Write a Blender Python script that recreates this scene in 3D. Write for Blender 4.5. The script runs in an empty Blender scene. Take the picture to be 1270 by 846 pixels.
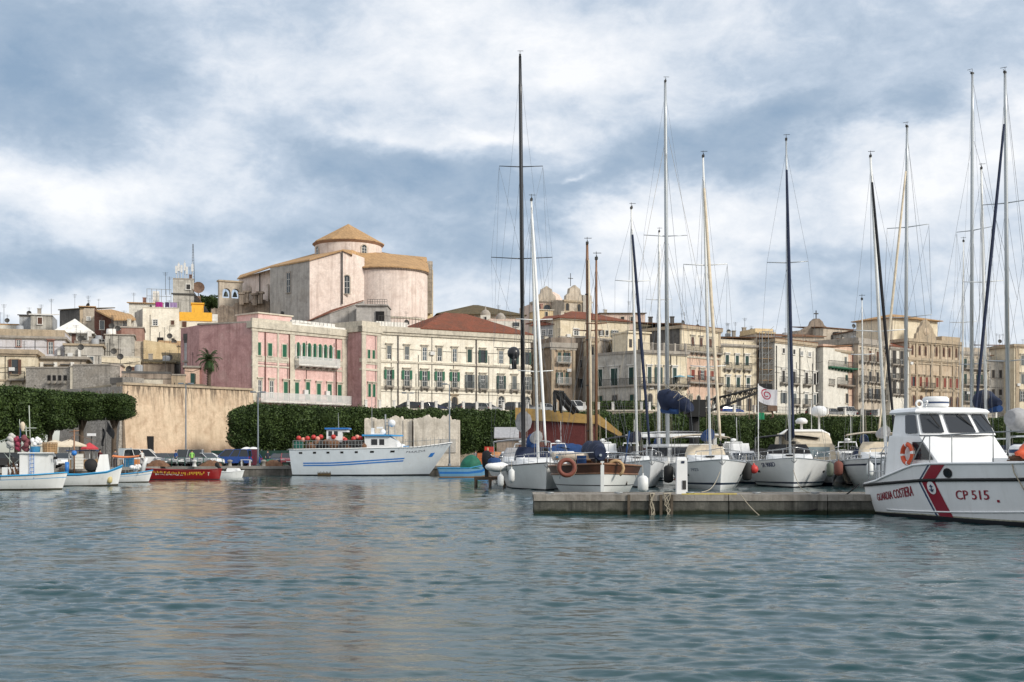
import bpy, math, random
import numpy as np
from mathutils import Vector, Matrix
R = math.radians
random.seed(7)
SC = bpy.context.scene
COL = SC.collection
# ------------------------------------------------------------------ camera, sky, sun, exposure
F, CX, HY, EH = 1533.0, 635.0, 565.0, 2.2      # focal length / horizon of the view in photo pixels, eye height
cam_d = bpy.data.cameras.new('camera')
cam_d.sensor_width = 36.0
cam_d.lens = F / 1270 * 36.0
cam_d.shift_y = (HY - 423.0) / 1270.0
cam_d.clip_start = 0.1
cam_d.clip_end = 6000
cam = bpy.data.objects.new('camera', cam_d)
COL.objects.link(cam)
cam.location = (0, 0, EH)
cam.rotation_euler = (R(90), 0, 0)
SC.camera = cam
SUN_DIR = Vector((0.76, -0.50, 0.52)).normalized()       # towards the sun: right of and behind the viewer
sun_el = math.asin(SUN_DIR.z)
sun_az = math.atan2(SUN_DIR.x, SUN_DIR.y)
sd = bpy.data.lights.new('sun', 'SUN')
sd.energy = 2.5
sd.angle = R(12)
sd.color = (1.0, 0.94, 0.84)
so = bpy.data.objects.new('sun', sd)
COL.objects.link(so)
so.rotation_euler = (-SUN_DIR).to_track_quat('-Z', 'Y').to_euler()
so.location = (60, -60, 80)
SC.view_settings.view_transform = 'Standard'
SC.view_settings.look = 'None'
SC.view_settings.exposure = 0.38
SC.view_settings.gamma = 1.0
SC.view_settings.use_curve_mapping = False
SC.render.engine = 'CYCLES'
SC.cycles.use_denoising = True
SC.cycles.max_bounces = 6
SC.cycles.transparent_max_bounces = 6
class NT:
 """small node-graph helper"""
 def __init__(s, tree):
  s.t = tree; s.n = tree.nodes; s.l = tree.links
 def node(s, typ, **kw):
  n = s.n.new(typ)
  for k, v in kw.items():
   if k.startswith('i_'):
    key = k[2:]
    s.put(n, int(key) if key.isdigit() else key.replace('_', ' '), v)
   else:
    setattr(n, k, v)
  return n
 def put(s, n, key, v):
  i = n.inputs[key]
  if hasattr(v, 'is_linked') or isinstance(v, bpy.types.NodeSocket):
   s.l.new(v, i)
  else:
   i.default_value = v
 def math(s, op, a, b=0.0, c=0.0, clamp=False):
  n = s.n.new('ShaderNodeMath'); n.operation = op; n.use_clamp = clamp
  s.put(n, 0, a); s.put(n, 1, b)
  if op in ('MULTIPLY_ADD', 'SMOOTH_MIN', 'SMOOTH_MAX', 'WRAP', 'COMPARE'): s.put(n, 2, c)
  return n.outputs[0]
 def noise(s, vec, scale, detail=4, rough=0.55, dist=0.0):
  n = s.node('ShaderNodeTexNoise')
  s.put(n, 'Vector', vec); s.put(n, 'Scale', scale); s.put(n, 'Detail', detail)
  s.put(n, 'Roughness', rough); s.put(n, 'Distortion', dist)
  return n.outputs['Fac'], n.outputs['Color']
 def mapr(s, v, a, b, c, d, clamp=True, smooth=False):
  n = s.node('ShaderNodeMapRange'); n.clamp = clamp
  if smooth: n.interpolation_type = 'SMOOTHSTEP'
  for i, x in enumerate((v, a, b, c, d)): s.put(n, i, x)
  return n.outputs[0]
 def mix(s, f, a, b, mode='MIX'):
  n = s.n.new('ShaderNodeMix'); n.data_type = 'RGBA'; n.blend_type = mode
  s.put(n, 0, f); s.put(n, 6, a); s.put(n, 7, b)
  return n.outputs[2]
 def vmul(s, v, k):
  n = s.n.new('ShaderNodeVectorMath'); n.operation = 'MULTIPLY'
  s.put(n, 0, v); s.put(n, 1, k); return n.outputs[0]
 def vadd(s, a, b):
  n = s.n.new('ShaderNodeVectorMath'); n.operation = 'ADD'
  s.put(n, 0, a); s.put(n, 1, b); return n.outputs[0]
 def comb(s, x, y, z):
  n = s.n.new('ShaderNodeCombineXYZ')
  s.put(n, 0, x); s.put(n, 1, y); s.put(n, 2, z); return n.outputs[0]
 def ramp(s, f, stops):
  n = s.n.new('ShaderNodeValToRGB'); s.put(n, 0, f)
  e = n.color_ramp.elements
  while len(e) < len(stops): e.new(0.5)
  for i, (p, c) in enumerate(stops):
   e[i].position = p; e[i].color = (*c, 1)
  return n.outputs[0]
# world: Nishita sky behind broken stratocumulus whose banks lie in fixed directions
W = bpy.data.worlds.new('World'); SC.world = W; W.use_nodes = True
g = NT(W.node_tree); g.n.clear()
out = g.node('ShaderNodeOutputWorld'); bg = g.node('ShaderNodeBackground')
BGS = 0.1
bg.inputs['Strength'].default_value = BGS
sky = g.node('ShaderNodeTexSky', sky_type='NISHITA', sun_disc=False, sun_elevation=sun_el, sun_rotation=sun_az)
tc = g.node('ShaderNodeTexCoord')
sep = g.node('ShaderNodeSeparateXYZ'); g.l.new(tc.outputs['Generated'], sep.inputs[0])
dx, dy, dz = sep.outputs
# gnomonic direction coordinates (units: thousandths of the distance)
yc = g.math('MAXIMUM', g.math('ABSOLUTE', dy), 0.15)
u = g.math('MULTIPLY_ADD', g.math('DIVIDE', dx, yc), F, CX)
v = g.math('MULTIPLY_ADD', g.math('DIVIDE', dz, yc), -F, HY)
pz = g.math('ADD', g.math('MAXIMUM', dz, 0.0), 0.14)
pv = g.comb(g.math('DIVIDE', dx, pz), g.math('DIVIDE', dy, pz), 0.0)
pv2 = g.comb(g.math('MULTIPLY', dx, 4.6), g.math('MULTIPLY', dy, 4.6), g.math('MULTIPLY', dz, 8.0))
n_big, _ = g.noise(pv, 0.75, 5, 0.5, 0.2)
n_mid, _ = g.noise(pv2, 1.35, 9, 0.57, 0.25)
n_fin, _ = g.noise(pv2, 5.0, 7, 0.66, 0.3)
wsep = g.node('ShaderNodeSeparateXYZ')
_, warp = g.noise(pv2, 1.1, 6, 0.6, 0.0)
g.l.new(warp, wsep.inputs[0])
uw = g.math('MULTIPLY_ADD', g.math('SUBTRACT', wsep.outputs[0], 0.5), 420.0, u)
vw = g.math('MULTIPLY_ADD', g.math('SUBTRACT', wsep.outputs[1], 0.5), 200.0, v)
BLOBS = [  # u, v, radius u, radius v, amount (+ bright cloud, - blue grey), slope
 (660, 45, 190, 60, .32, 0), (800, 75, 160, 45, .16, 0), (470, 60, 120, 40, .10, 0),
 (60, 95, 170, 80, -.55, -.2), (10, 20, 150, 60, -.35, 0), (250, 60, 90, 30, .15, 0),
 (60, 225, 150, 55, .50, .05), (235, 130, 90, 45, .35, .3), (190, 200, 120, 40, .2, 0),
 (400, 185, 150, 45, -.45, .25), (520, 205, 160, 35, -.45, .1), (720, 225, 190, 38, -.50, -.05),
 (930, 180, 170, 38, -.48, -.25), (1090, 140, 130, 35, -.35, -.25), (600, 155, 130, 13, .35, 0), (740, 212, 40, 6, .5, 0),
 (720, 275, 110, 40, .45, -.1), (880, 290, 140, 50, .35, -.1), (1080, 240, 110, 45, .40, -.2), (1230, 165, 110, 55, .55, -.2),
 (130, 330, 260, 32, -.50, 0), (420, 275, 150, 24, -.25, .05), (590, 300, 120, 24, -.42, 0),
 (330, 300, 140, 18, .30, 0), (120, 265, 170, 14, -.1, 0), (480, 300, 60, 30, .20, 0),
 (1140, 60, 260, 60, -.18, -.1), (950, 40, 130, 40, .12, 0),
 (1000, 330, 260, 14, -.22, 0), (700, 350, 220, 16, .25, 0), (1100, 370, 260, 18, -.15, 0), (60, 385, 300, 22, .25, 0),
]
acc = 0.0
for bu, bv, ru, rv, am, sl in BLOBS:
 du = g.math('DIVIDE', g.math('SUBTRACT', uw, bu), ru)
 t = g.math('SUBTRACT', vw, bv)
 if sl: t = g.math('SUBTRACT', t, g.math('MULTIPLY', g.math('SUBTRACT', uw, bu), sl))
 dv = g.math('DIVIDE', t, rv)
 q = g.math('MULTIPLY_ADD', du, du, g.math('MULTIPLY', dv, dv))
 e = g.math('POWER', 2.718, g.math('MULTIPLY', q, -1.0))
 acc = g.math('MULTIPLY_ADD', e, am, acc)
front = g.mapr(dy, 0.0, 0.35, 0.0, 1.0)
acc = g.math('MULTIPLY', acc, g.math('MULTIPLY', front, 0.72))
dens = g.math('ADD', acc, g.math('MULTIPLY_ADD', g.math('SUBTRACT', n_big, 0.5), 0.36, 0.665))
dens = g.math('ADD', dens, g.math('MULTIPLY', g.math('SUBTRACT', n_mid, 0.5), 1.30))
dens = g.math('ADD', dens, g.math('MULTIPLY', g.math('SUBTRACT', n_fin, 0.5), 0.55))
dens = g.math('ADD', dens, g.math('MULTIPLY_ADD', front, -0.24, 0.24))   # unseen brightness added behind the viewer to lift the surfaces facing it
K = 0.90 / BGS
cl = g.ramp(dens, [(0.05, (.245, .345, .475)), (0.36, (.35, .44, .555)), (0.56, (.48, .56, .665)), (0.74, (.66, .71, .78)), (1.0, (.87, .88, .90))])
clk = g.vmul(cl, (K, K, K))
low = g.mapr(dz, -0.02, 0.06, 0.0, 1.0, smooth=True)
col = g.mix(g.math('MULTIPLY', low, 0.94), sky.outputs[0], clk)
g.l.new(col, bg.inputs['Color']); g.l.new(bg.outputs[0], out.inputs[0])
# ------------------------------------------------------------------ helpers
def P(px, py, d): return Vector(((px - CX) / F * d, d, EH - (py - HY) / F * d))
def G(px, d, z): return Vector(((px - CX) / F * d, d, z))
def ZZ(py, d): return EH - (py - HY) / F * d
ROOT = {}
class MB:
 def __init__(s): s.v = []; s.f = []; s.m = []; s.s = []
 def poly(s, pts, m=0, sm=False):
  i = len(s.v); s.v += [tuple(p) for p in pts]
  s.f.append(tuple(range(i, i + len(pts)))); s.m.append(m); s.s.append(sm)
 def box(s, x0, x1, y0, y1, z0, z1, m=0, M=None):
  c = [(x0, y0, z0), (x1, y0, z0), (x1, y1, z0), (x0, y1, z0), (x0, y0, z1), (x1, y0, z1), (x1, y1, z1), (x0, y1, z1)]
  if M is not None: c = [tuple(M @ Vector(p)) for p in c]
  i = len(s.v); s.v += c
  for q in ((0, 3, 2, 1), (4, 5, 6, 7), (0, 1, 5, 4), (1, 2, 6, 5), (2, 3, 7, 6), (3, 0, 4, 7)):
   s.f.append(tuple(i + k for k in q)); s.m.append(m); s.s.append(False)
  return s
 def cbox(s, c, sx, sy, sz, m=0, rz=0):
  return s.box(-sx / 2, sx / 2, -sy / 2, sy / 2, 0, sz, m, Matrix.Translation(c) @ Matrix.Rotation(rz, 4, 'Z'))
 def prism(s, pts, z0, z1, m=0, cap=True, mcap=None):
  n = len(pts)
  z0f = z0 if callable(z0) else (lambda p: z0); z1f = z1 if callable(z1) else (lambda p: z1)
  i = len(s.v)
  s.v += [(p[0], p[1], z0f(p)) for p in pts] + [(p[0], p[1], z1f(p)) for p in pts]
  for k in range(n):
   a, b = k, (k + 1) % n
   s.f.append((i + a, i + b, i + n + b, i + n + a)); s.m.append(m); s.s.append(False)
  if cap:
   s.f.append(tuple(i + n + k for k in range(n))); s.m.append(m if mcap is None else mcap); s.s.append(False)
   s.f.append(tuple(i + k for k in reversed(range(n)))); s.m.append(m); s.s.append(False)
  return s
 def tube(s, pts, r, n=6, m=0, cap=True, flat=1.0):
  pts = [Vector(p) for p in pts]; k = len(pts)
  rr = r if isinstance(r, (list, tuple)) else [r] * k
  i0 = len(s.v); up = Vector((0, 0, 1)); prev = None
  for j, p in enumerate(pts):
   t = (pts[min(j + 1, k - 1)] - pts[max(j - 1, 0)])
   if t.length < 1e-9: t = Vector((0, 0, 1))
   t.normalize()
   if prev is None:
    a = t.cross(up)
    if a.length < 1e-3: a = t.cross(Vector((0, 1, 0)))
   else:
    a = prev - t * prev.dot(t)
   a.normalize(); prev = a; b = t.cross(a)
   for q in range(n):
    w = 2 * math.pi * q / n
    s.v.append(tuple(p + (a * math.cos(w) + b * math.sin(w) * flat) * rr[j]))
  for j in range(k - 1):
   for q in range(n):
    q2 = (q + 1) % n
    s.f.append((i0 + j * n + q, i0 + j * n + q2, i0 + (j + 1) * n + q2, i0 + (j + 1) * n + q)); s.m.append(m); s.s.append(n > 4)
  if cap:
   s.f.append(tuple(i0 + q for q in reversed(range(n)))); s.m.append(m); s.s.append(False)
   s.f.append(tuple(i0 + (k - 1) * n + q for q in range(n))); s.m.append(m); s.s.append(False)
  return s
 def lathe(s, c, prof, n=12, m=0, M=None, a0=0.0, a1=2 * math.pi, sm=True):
  full = abs(a1 - a0 - 2 * math.pi) < 1e-6
  i0 = len(s.v); cols = n if full else n + 1
  for r, z in prof:
   for q in range(cols):
    w = a0 + (a1 - a0) * q / n
    p = Vector((r * math.cos(w), r * math.sin(w), z))
    if M is not None: p = M @ p
    s.v.append(tuple(Vector(c) + p))
  for j in range(len(prof) - 1):
   for q in range(n):
    q2 = (q + 1) % cols if full else q + 1
    s.f.append((i0 + j * cols + q, i0 + j * cols + q2, i0 + (j + 1) * cols + q2, i0 + (j + 1) * cols + q)); s.m.append(m); s.s.append(sm)
  return s
 def ball(s, c, rx, ry=None, rz=None, n=10, k=6, m=0, M=None):
  ry = rx if ry is None else ry; rz = rx if rz is None else rz
  i0 = len(s.v)
  for j in range(k + 1):
   ph = -math.pi / 2 + math.pi * j / k
   for q in range(n):
    w = 2 * math.pi * q / n
    p = Vector((rx * math.cos(ph) * math.cos(w), ry * math.cos(ph) * math.sin(w), rz * math.sin(ph)))
    if M is not None: p = M @ p
    s.v.append(tuple(Vector(c) + p))
  for j in range(k):
   for q in range(n):
    q2 = (q + 1) % n
    s.f.append((i0 + j * n + q, i0 + j * n + q2, i0 + (j + 1) * n + q2, i0 + (j + 1) * n + q)); s.m.append(m); s.s.append(True)
  return s
 def torus(s, c, r, rt, n=18, k=8, M=None, m=0, mfun=None):
  i0 = len(s.v)
  for j in range(n):
   a = 2 * math.pi * j / n
   for q in range(k):
    b = 2 * math.pi * q / k
    p = Vector(((r + rt * math.cos(b)) * math.cos(a), (r + rt * math.cos(b)) * math.sin(a), rt * math.sin(b)))
    if M is not None: p = M @ p
    s.v.append(tuple(Vector(c) + p))
  for j in range(n):
   for q in range(k):
    j2, q2 = (j + 1) % n, (q + 1) % k
    s.f.append((i0 + j * k + q, i0 + j2 * k + q, i0 + j2 * k + q2, i0 + j * k + q2)); s.m.append(mfun(j) if mfun else m); s.s.append(True)
  return s
 def grid(s, fn, nu, nv, m=0, sm=True, mf=None):
  i0 = len(s.v)
  for a in range(nu + 1):
   for b in range(nv + 1): s.v.append(tuple(fn(a / nu, b / nv)))
  for a in range(nu):
   for b in range(nv):
    k = i0 + a * (nv + 1) + b
    s.f.append((k, k + nv + 1, k + nv + 2, k + 1)); s.m.append(mf(a, b) if mf else m); s.s.append(sm)
  return s
 def mesh(s, name, mats):
  me = bpy.data.meshes.new(name)
  me.from_pydata(s.v, [], s.f)
  for mt in (mats if isinstance(mats, (list, tuple)) else [mats]): me.materials.append(mt)
  me.polygons.foreach_set('material_index', s.m)
  me.polygons.foreach_set('use_smooth', s.s)
  me.update()
  return me
 def build(s, name, mats, parent=None, world=False):
  me = s.mesh(name, mats)
  if parent is not None and world: me.transform(ROOT[parent].inverted())
  return link(name, me, parent)
def link(name, data, parent=None, loc=None, rz=0.0):
 o = bpy.data.objects.new(name, data); COL.objects.link(o)
 M = Matrix.Identity(4)
 if parent is not None:
  o.parent = parent; M = ROOT[parent].copy()
 if loc is not None:
  o.location = loc; o.rotation_euler = (0, 0, rz)
  M = M @ Matrix.Translation(loc) @ Matrix.Rotation(rz, 4, 'Z')
 ROOT[o] = M
 return o
def tag(o, label, cat, group=None, kind=None):
 if label: o['label'] = label
 if cat: o['category'] = cat
 if group: o['group'] = group
 if kind: o['kind'] = kind
 return o
def thing(name, label, cat, loc=(0, 0, 0), rz=0.0, group=None):
 o = bpy.data.objects.new(name, None); COL.objects.link(o)
 o.location = loc; o.rotation_euler = (0, 0, rz); o.empty_display_size = 0.3
 ROOT[o] = Matrix.Translation(loc) @ Matrix.Rotation(rz, 4, 'Z')
 return tag(o, label, cat, group, 'thing')
def struct(o): o['kind'] = 'structure'; return o
def kids(o): return [c for c in o.children]
def dup(root, loc, rz, label=None, group=None, scale=None):
 r = root.copy(); COL.objects.link(r); r.location = loc; r.rotation_euler = (0, 0, rz)
 ROOT[r] = Matrix.Translation(loc) @ Matrix.Rotation(rz, 4, 'Z')
 if label: r['label'] = label
 if group: r['group'] = group
 if scale: r.scale = scale
 for ch in list(root.children):
  c = ch.copy(); COL.objects.link(c); c.parent = r
  for g2 in list(ch.children):
   d = g2.copy(); COL.objects.link(d); d.parent = c
 return r
# ------------------------------------------------------------------ materials
def lin(r, gg, b):
 f = lambda c: (c / 255 / 12.92) if c / 255 <= 0.04045 else ((c / 255 + 0.055) / 1.055) ** 2.4
 return (f(r), f(gg), f(b))
MATS = {}
def plain(name, col, rough=0.5, metal=0.0, var=0.12, scale=3.0, spec=0.4, bump=0.0):
 if name in MATS: return MATS[name]
 m = bpy.data.materials.new(name); m.use_nodes = True
 g = NT(m.node_tree); b = g.n['Principled BSDF']
 t = g.node('ShaderNodeTexCoord')
 f, _ = g.noise(t.outputs['Object'], scale, 5, 0.6)
 k = g.mapr(f, 0.25, 0.75, 1 - var, 1 + var)
 c = g.vmul((col[0], col[1], col[2]), g.comb(k, k, k))
 g.l.new(c, b.inputs['Base Color'])
 b.inputs['Roughness'].default_value = rough; b.inputs['Metallic'].default_value = metal
 b.inputs['Specular IOR Level'].default_value = spec
 if bump:
  bn = g.node('ShaderNodeBump'); bn.inputs['Strength'].default_value = bump; bn.inputs['Distance'].default_value = 0.05
  f2, _ = g.noise(t.outputs['Object'], scale * 4, 4, 0.6)
  g.l.new(f2, bn.inputs['Height']); g.l.new(bn.outputs[0], b.inputs['Normal'])
 MATS[name] = m
 return m
def stucco(name, col, dirt=(0.16, 0.14, 0.12), amt=0.35, streak=0.35, patch=(.60, .56, .48), pamt=0.10, rough=0.9, seed=0.0, scale=1.0, grain=0.15):
 """weathered render or stone: blotches, rain streaks, flaked patches"""
 if name in MATS: return MATS[name]
 l = .3 * col[0] + .6 * col[1] + .1 * col[2]; col = [min(.82, (c * .76 + l * .24) * 1.06) for c in col]
 m = bpy.data.materials.new(name); m.use_nodes = True
 g = NT(m.node_tree); b = g.n['Principled BSDF']
 t = g.node('ShaderNodeTexCoord')
 vec = g.vadd(t.outputs['Object'], (seed, seed * 1.7, seed * 0.6))
 f1, _ = g.noise(vec, 0.22 * scale, 6, 0.62, 0.3)
 f2, _ = g.noise(vec, 1.3 * scale, 5, 0.65)
 st, _ = g.noise(g.vmul(vec, (2.2, 2.2, 0.10)), 1.0 * scale, 4, 0.6)
 f4, _ = g.noise(vec, 4.2, 4, 0.7)
 k = g.math('MULTIPLY', g.mapr(f2, 0.25, 0.75, 0.87, 1.12), g.mapr(f4, 0.3, 0.7, 1 - grain, 1 + grain * .8))
 c = g.vmul((col[0], col[1], col[2]), g.comb(k, k, k))
 if pamt:
  pf = g.mapr(f1, 0.55, 0.60, 0.0, pamt)
  c = g.mix(pf, c, (*patch, 1))
 d1 = g.mapr(g.noise(vec, .55 * scale, 6, .68, .4)[0], 0.46, 0.70, 0.0, min(.8, amt * 1.25))
 c = g.mix(d1, c, (*dirt, 1))
 s1 = g.math('MULTIPLY', g.mapr(st, 0.48, 0.68, 0.0, min(.9, streak * 1.35)), g.mapr(f1, 0.3, 0.6, 0.35, 1.0))
 c = g.mix(s1, c, (dirt[0] * 0.8, dirt[1] * 0.8, dirt[2] * 0.8, 1))
 g.l.new(c, b.inputs['Base Color'])
 b.inputs['Roughness'].default_value = rough; b.inputs['Specular IOR Level'].default_value = 0.15
 bn = g.node('ShaderNodeBump'); bn.inputs['Strength'].default_value = 0.5; bn.inputs['Distance'].default_value = 0.06
 f3, _ = g.noise(vec, 5.0, 4, 0.7)
 g.l.new(f3, bn.inputs['Height']); g.l.new(bn.outputs[0], b.inputs['Normal'])
 MATS[name] = m
 return m
def tiles(name, col, col2):
 """clay pan tiles: ribs across the slope, weathered patches"""
 if name in MATS: return MATS[name]
 m = bpy.data.materials.new(name); m.use_nodes = True
 g = NT(m.node_tree); b = g.n['Principled BSDF']
 t = g.node('ShaderNodeTexCoord')
 f1, _ = g.noise(t.outputs['Object'], 0.6, 6, 0.7)
 f2, _ = g.noise(t.outputs['Object'], 4.5, 3, 0.6)
 c = g.mix(g.mapr(f1, 0.35, 0.65, 0, 1), (*col, 1), (*col2, 1))
 k = g.mapr(f2, 0.3, 0.7, 0.75, 1.2)
 c = g.vmul(c, g.comb(k, k, k))
 g.l.new(c, b.inputs['Base Color']); b.inputs['Roughness'].default_value = 0.9
 b.inputs['Specular IOR Level'].default_value = 0.1
 w = g.node('ShaderNodeTexWave', wave_type='BANDS', bands_direction='X'); w.inputs['Scale'].default_value = 1.3
 w.inputs['Distortion'].default_value = 0.6
 g.l.new(t.outputs['Object'], w.inputs['Vector'])
 bn = g.node('ShaderNodeBump'); bn.inputs['Strength'].default_value = 0.7; bn.inputs['Distance'].default_value = 0.1
 g.l.new(w.outputs['Fac'], bn.inputs['Height']); g.l.new(bn.outputs[0], b.inputs['Normal'])
 MATS[name] = m
 return m
def shiny(name, col, rough=0.25, coat=0.0, metal=0.0):
 m = plain(name, col, rough, metal, 0.05, 1.2, 0.5)
 if coat: m.node_tree.nodes['Principled BSDF'].inputs['Coat Weight'].default_value = coat
 return m
def hullpaint(name, col, dirt=0.25, dcol=(0.22, 0.16, 0.09), rough=0.32):
 """boat paint with dribbles of rust and grime in vertical runs"""
 if name in MATS: return MATS[name]
 m = bpy.data.materials.new(name); m.use_nodes = True
 g = NT(m.node_tree); b = g.n['Principled BSDF']
 t = g.node('ShaderNodeTexCoord')
 st, _ = g.noise(g.vmul(t.outputs['Object'], (3.0, 3.0, 0.35)), 1.4, 4, 0.65)
 f1, _ = g.noise(t.outputs['Object'], 1.1, 5, 0.6)
 a = g.math('MULTIPLY', g.mapr(st, 0.52, 0.75, 0, dirt), g.mapr(f1, 0.35, 0.65, 0.2, 1.0))
 k = g.mapr(f1, 0.25, 0.75, 0.92, 1.06)
 c = g.vmul((col[0], col[1], col[2]), g.comb(k, k, k))
 c = g.mix(a, c, (*dcol, 1))
 g.l.new(c, b.inputs['Base Color']); b.inputs['Roughness'].default_value = rough
 MATS[name] = m
 return m
def leafmat(name, c1, c2):
 if name in MATS: return MATS[name]
 m = bpy.data.materials.new(name); m.use_nodes = True
 g = NT(m.node_tree); b = g.n['Principled BSDF']
 t = g.node('ShaderNodeTexCoord')
 gi = g.node('ShaderNodeNewGeometry')
 f1, _ = g.noise(t.outputs['Object'], 0.55, 4, 0.6)
 f = g.math('ADD', g.math('MULTIPLY', gi.outputs['Random Per Island'], 0.5), g.math('MULTIPLY', f1, 0.5))
 c = g.mix(g.mapr(f, 0.2, 0.8, 0, 1), (*c1, 1), (*c2, 1))
 g.l.new(c, b.inputs['Base Color']); b.inputs['Roughness'].default_value = 0.6
 b.inputs['Specular IOR Level'].default_value = 0.25
 MATS[name] = m
 return m
GLASS = shiny('window_glass', (0.03, 0.038, 0.045), 0.08)
GLASS2 = shiny('pale_window_glass', (0.10, 0.125, 0.14), 0.1)
DARK = plain('dark_opening', (0.012, 0.012, 0.013), 0.9)
GREEN = plain('green_shutter_paint', (0.012, 0.105, 0.055), 0.6, var=0.25)
DGREEN = plain('dark_green_shutter_paint', (0.010, 0.045, 0.038), 0.6, var=0.25)
BROWN = plain('brown_shutter_paint', (0.10, 0.045, 0.028), 0.65, var=0.25)
REDSH = plain('red_shutter_paint', (0.20, 0.045, 0.03), 0.65, var=0.25)
GREYSH = plain('grey_shutter_paint', (0.13, 0.145, 0.145), 0.65, var=0.2)
DKSH = plain('dark_shutter_paint', (0.035, 0.033, 0.032), 0.65, var=0.25)
WFRAME = plain('white_frame_paint', (0.62, 0.62, 0.60), 0.6)
CREAMT = stucco('cream_stone_trim', (0.56, 0.50, 0.385), amt=0.3, streak=0.25)
OCHRET = stucco('ochre_stone_trim', (0.42, 0.32, 0.20), amt=0.35, streak=0.35)
GREYT = stucco('grey_stone_trim', (0.35, 0.31, 0.26), amt=0.4, streak=0.3)
WHITET = stucco('white_render_trim', (0.70, 0.68, 0.63), amt=0.2, streak=0.2)
IRON = plain('wrought_iron', (0.05, 0.048, 0.045), 0.6)
WIRON = plain('white_painted_iron', (0.60, 0.60, 0.585), 0.6)
WHITE = hullpaint('white_gelcoat', (0.78, 0.79, 0.79), 0.08)
WHITE2 = plain('white_deck_gelcoat', (0.74, 0.745, 0.74), 0.45, var=0.06)
CHROME = plain('stainless_steel', (0.55, 0.56, 0.57), 0.25, 1.0, 0.05)
ALU = plain('grey_mast_aluminium', (0.42, 0.45, 0.47), 0.4, 0.5, 0.06)
ALUW = plain('white_mast_paint', (0.72, 0.73, 0.72), 0.4, 0.0, 0.08)
CARBON = shiny('black_mast_paint', (0.014, 0.014, 0.016), 0.3)
NAVY = plain('navy_canvas', (0.011, 0.019, 0.048), 0.85, var=0.3)
BLUE = plain('blue_canvas', (0.013, 0.048, 0.15), 0.85, var=0.3)
BLACKC = plain('black_canvas', (0.012, 0.013, 0.016), 0.9, var=0.3)
GREYC = plain('grey_canvas', (0.33, 0.33, 0.34), 0.9, var=0.25)
CREAMC = plain('cream_canvas', (0.58, 0.50, 0.38), 0.9, var=0.2)
WIRE = plain('rigging_wire', (0.16, 0.17, 0.18), 0.45, 0.6)
BLACK = plain('black_rubber', (0.014, 0.014, 0.014), 0.75)
TEAK = plain('varnished_wood', (0.085, 0.034, 0.018), 0.35, var=0.35, scale=2.0)
PINE = plain('pale_spar_wood', (0.40, 0.26, 0.135), 0.5, var=0.3, scale=2.0)
SPRUCE = plain('brown_spar_wood', (0.22, 0.115, 0.065), 0.5, var=0.3, scale=2.0)
ORANGE = plain('orange_buoy_plastic', (0.58, 0.085, 0.03), 0.5, var=0.15)
REDP = plain('red_buoy_plastic', (0.46, 0.04, 0.035), 0.45, var=0.12)
ROPE = plain('worn_rope', (0.34, 0.30, 0.23), 0.95, var=0.3, scale=8)
STEEL = plain('galvanised_steel', (0.27, 0.285, 0.29), 0.5, 0.4, 0.12)
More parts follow.
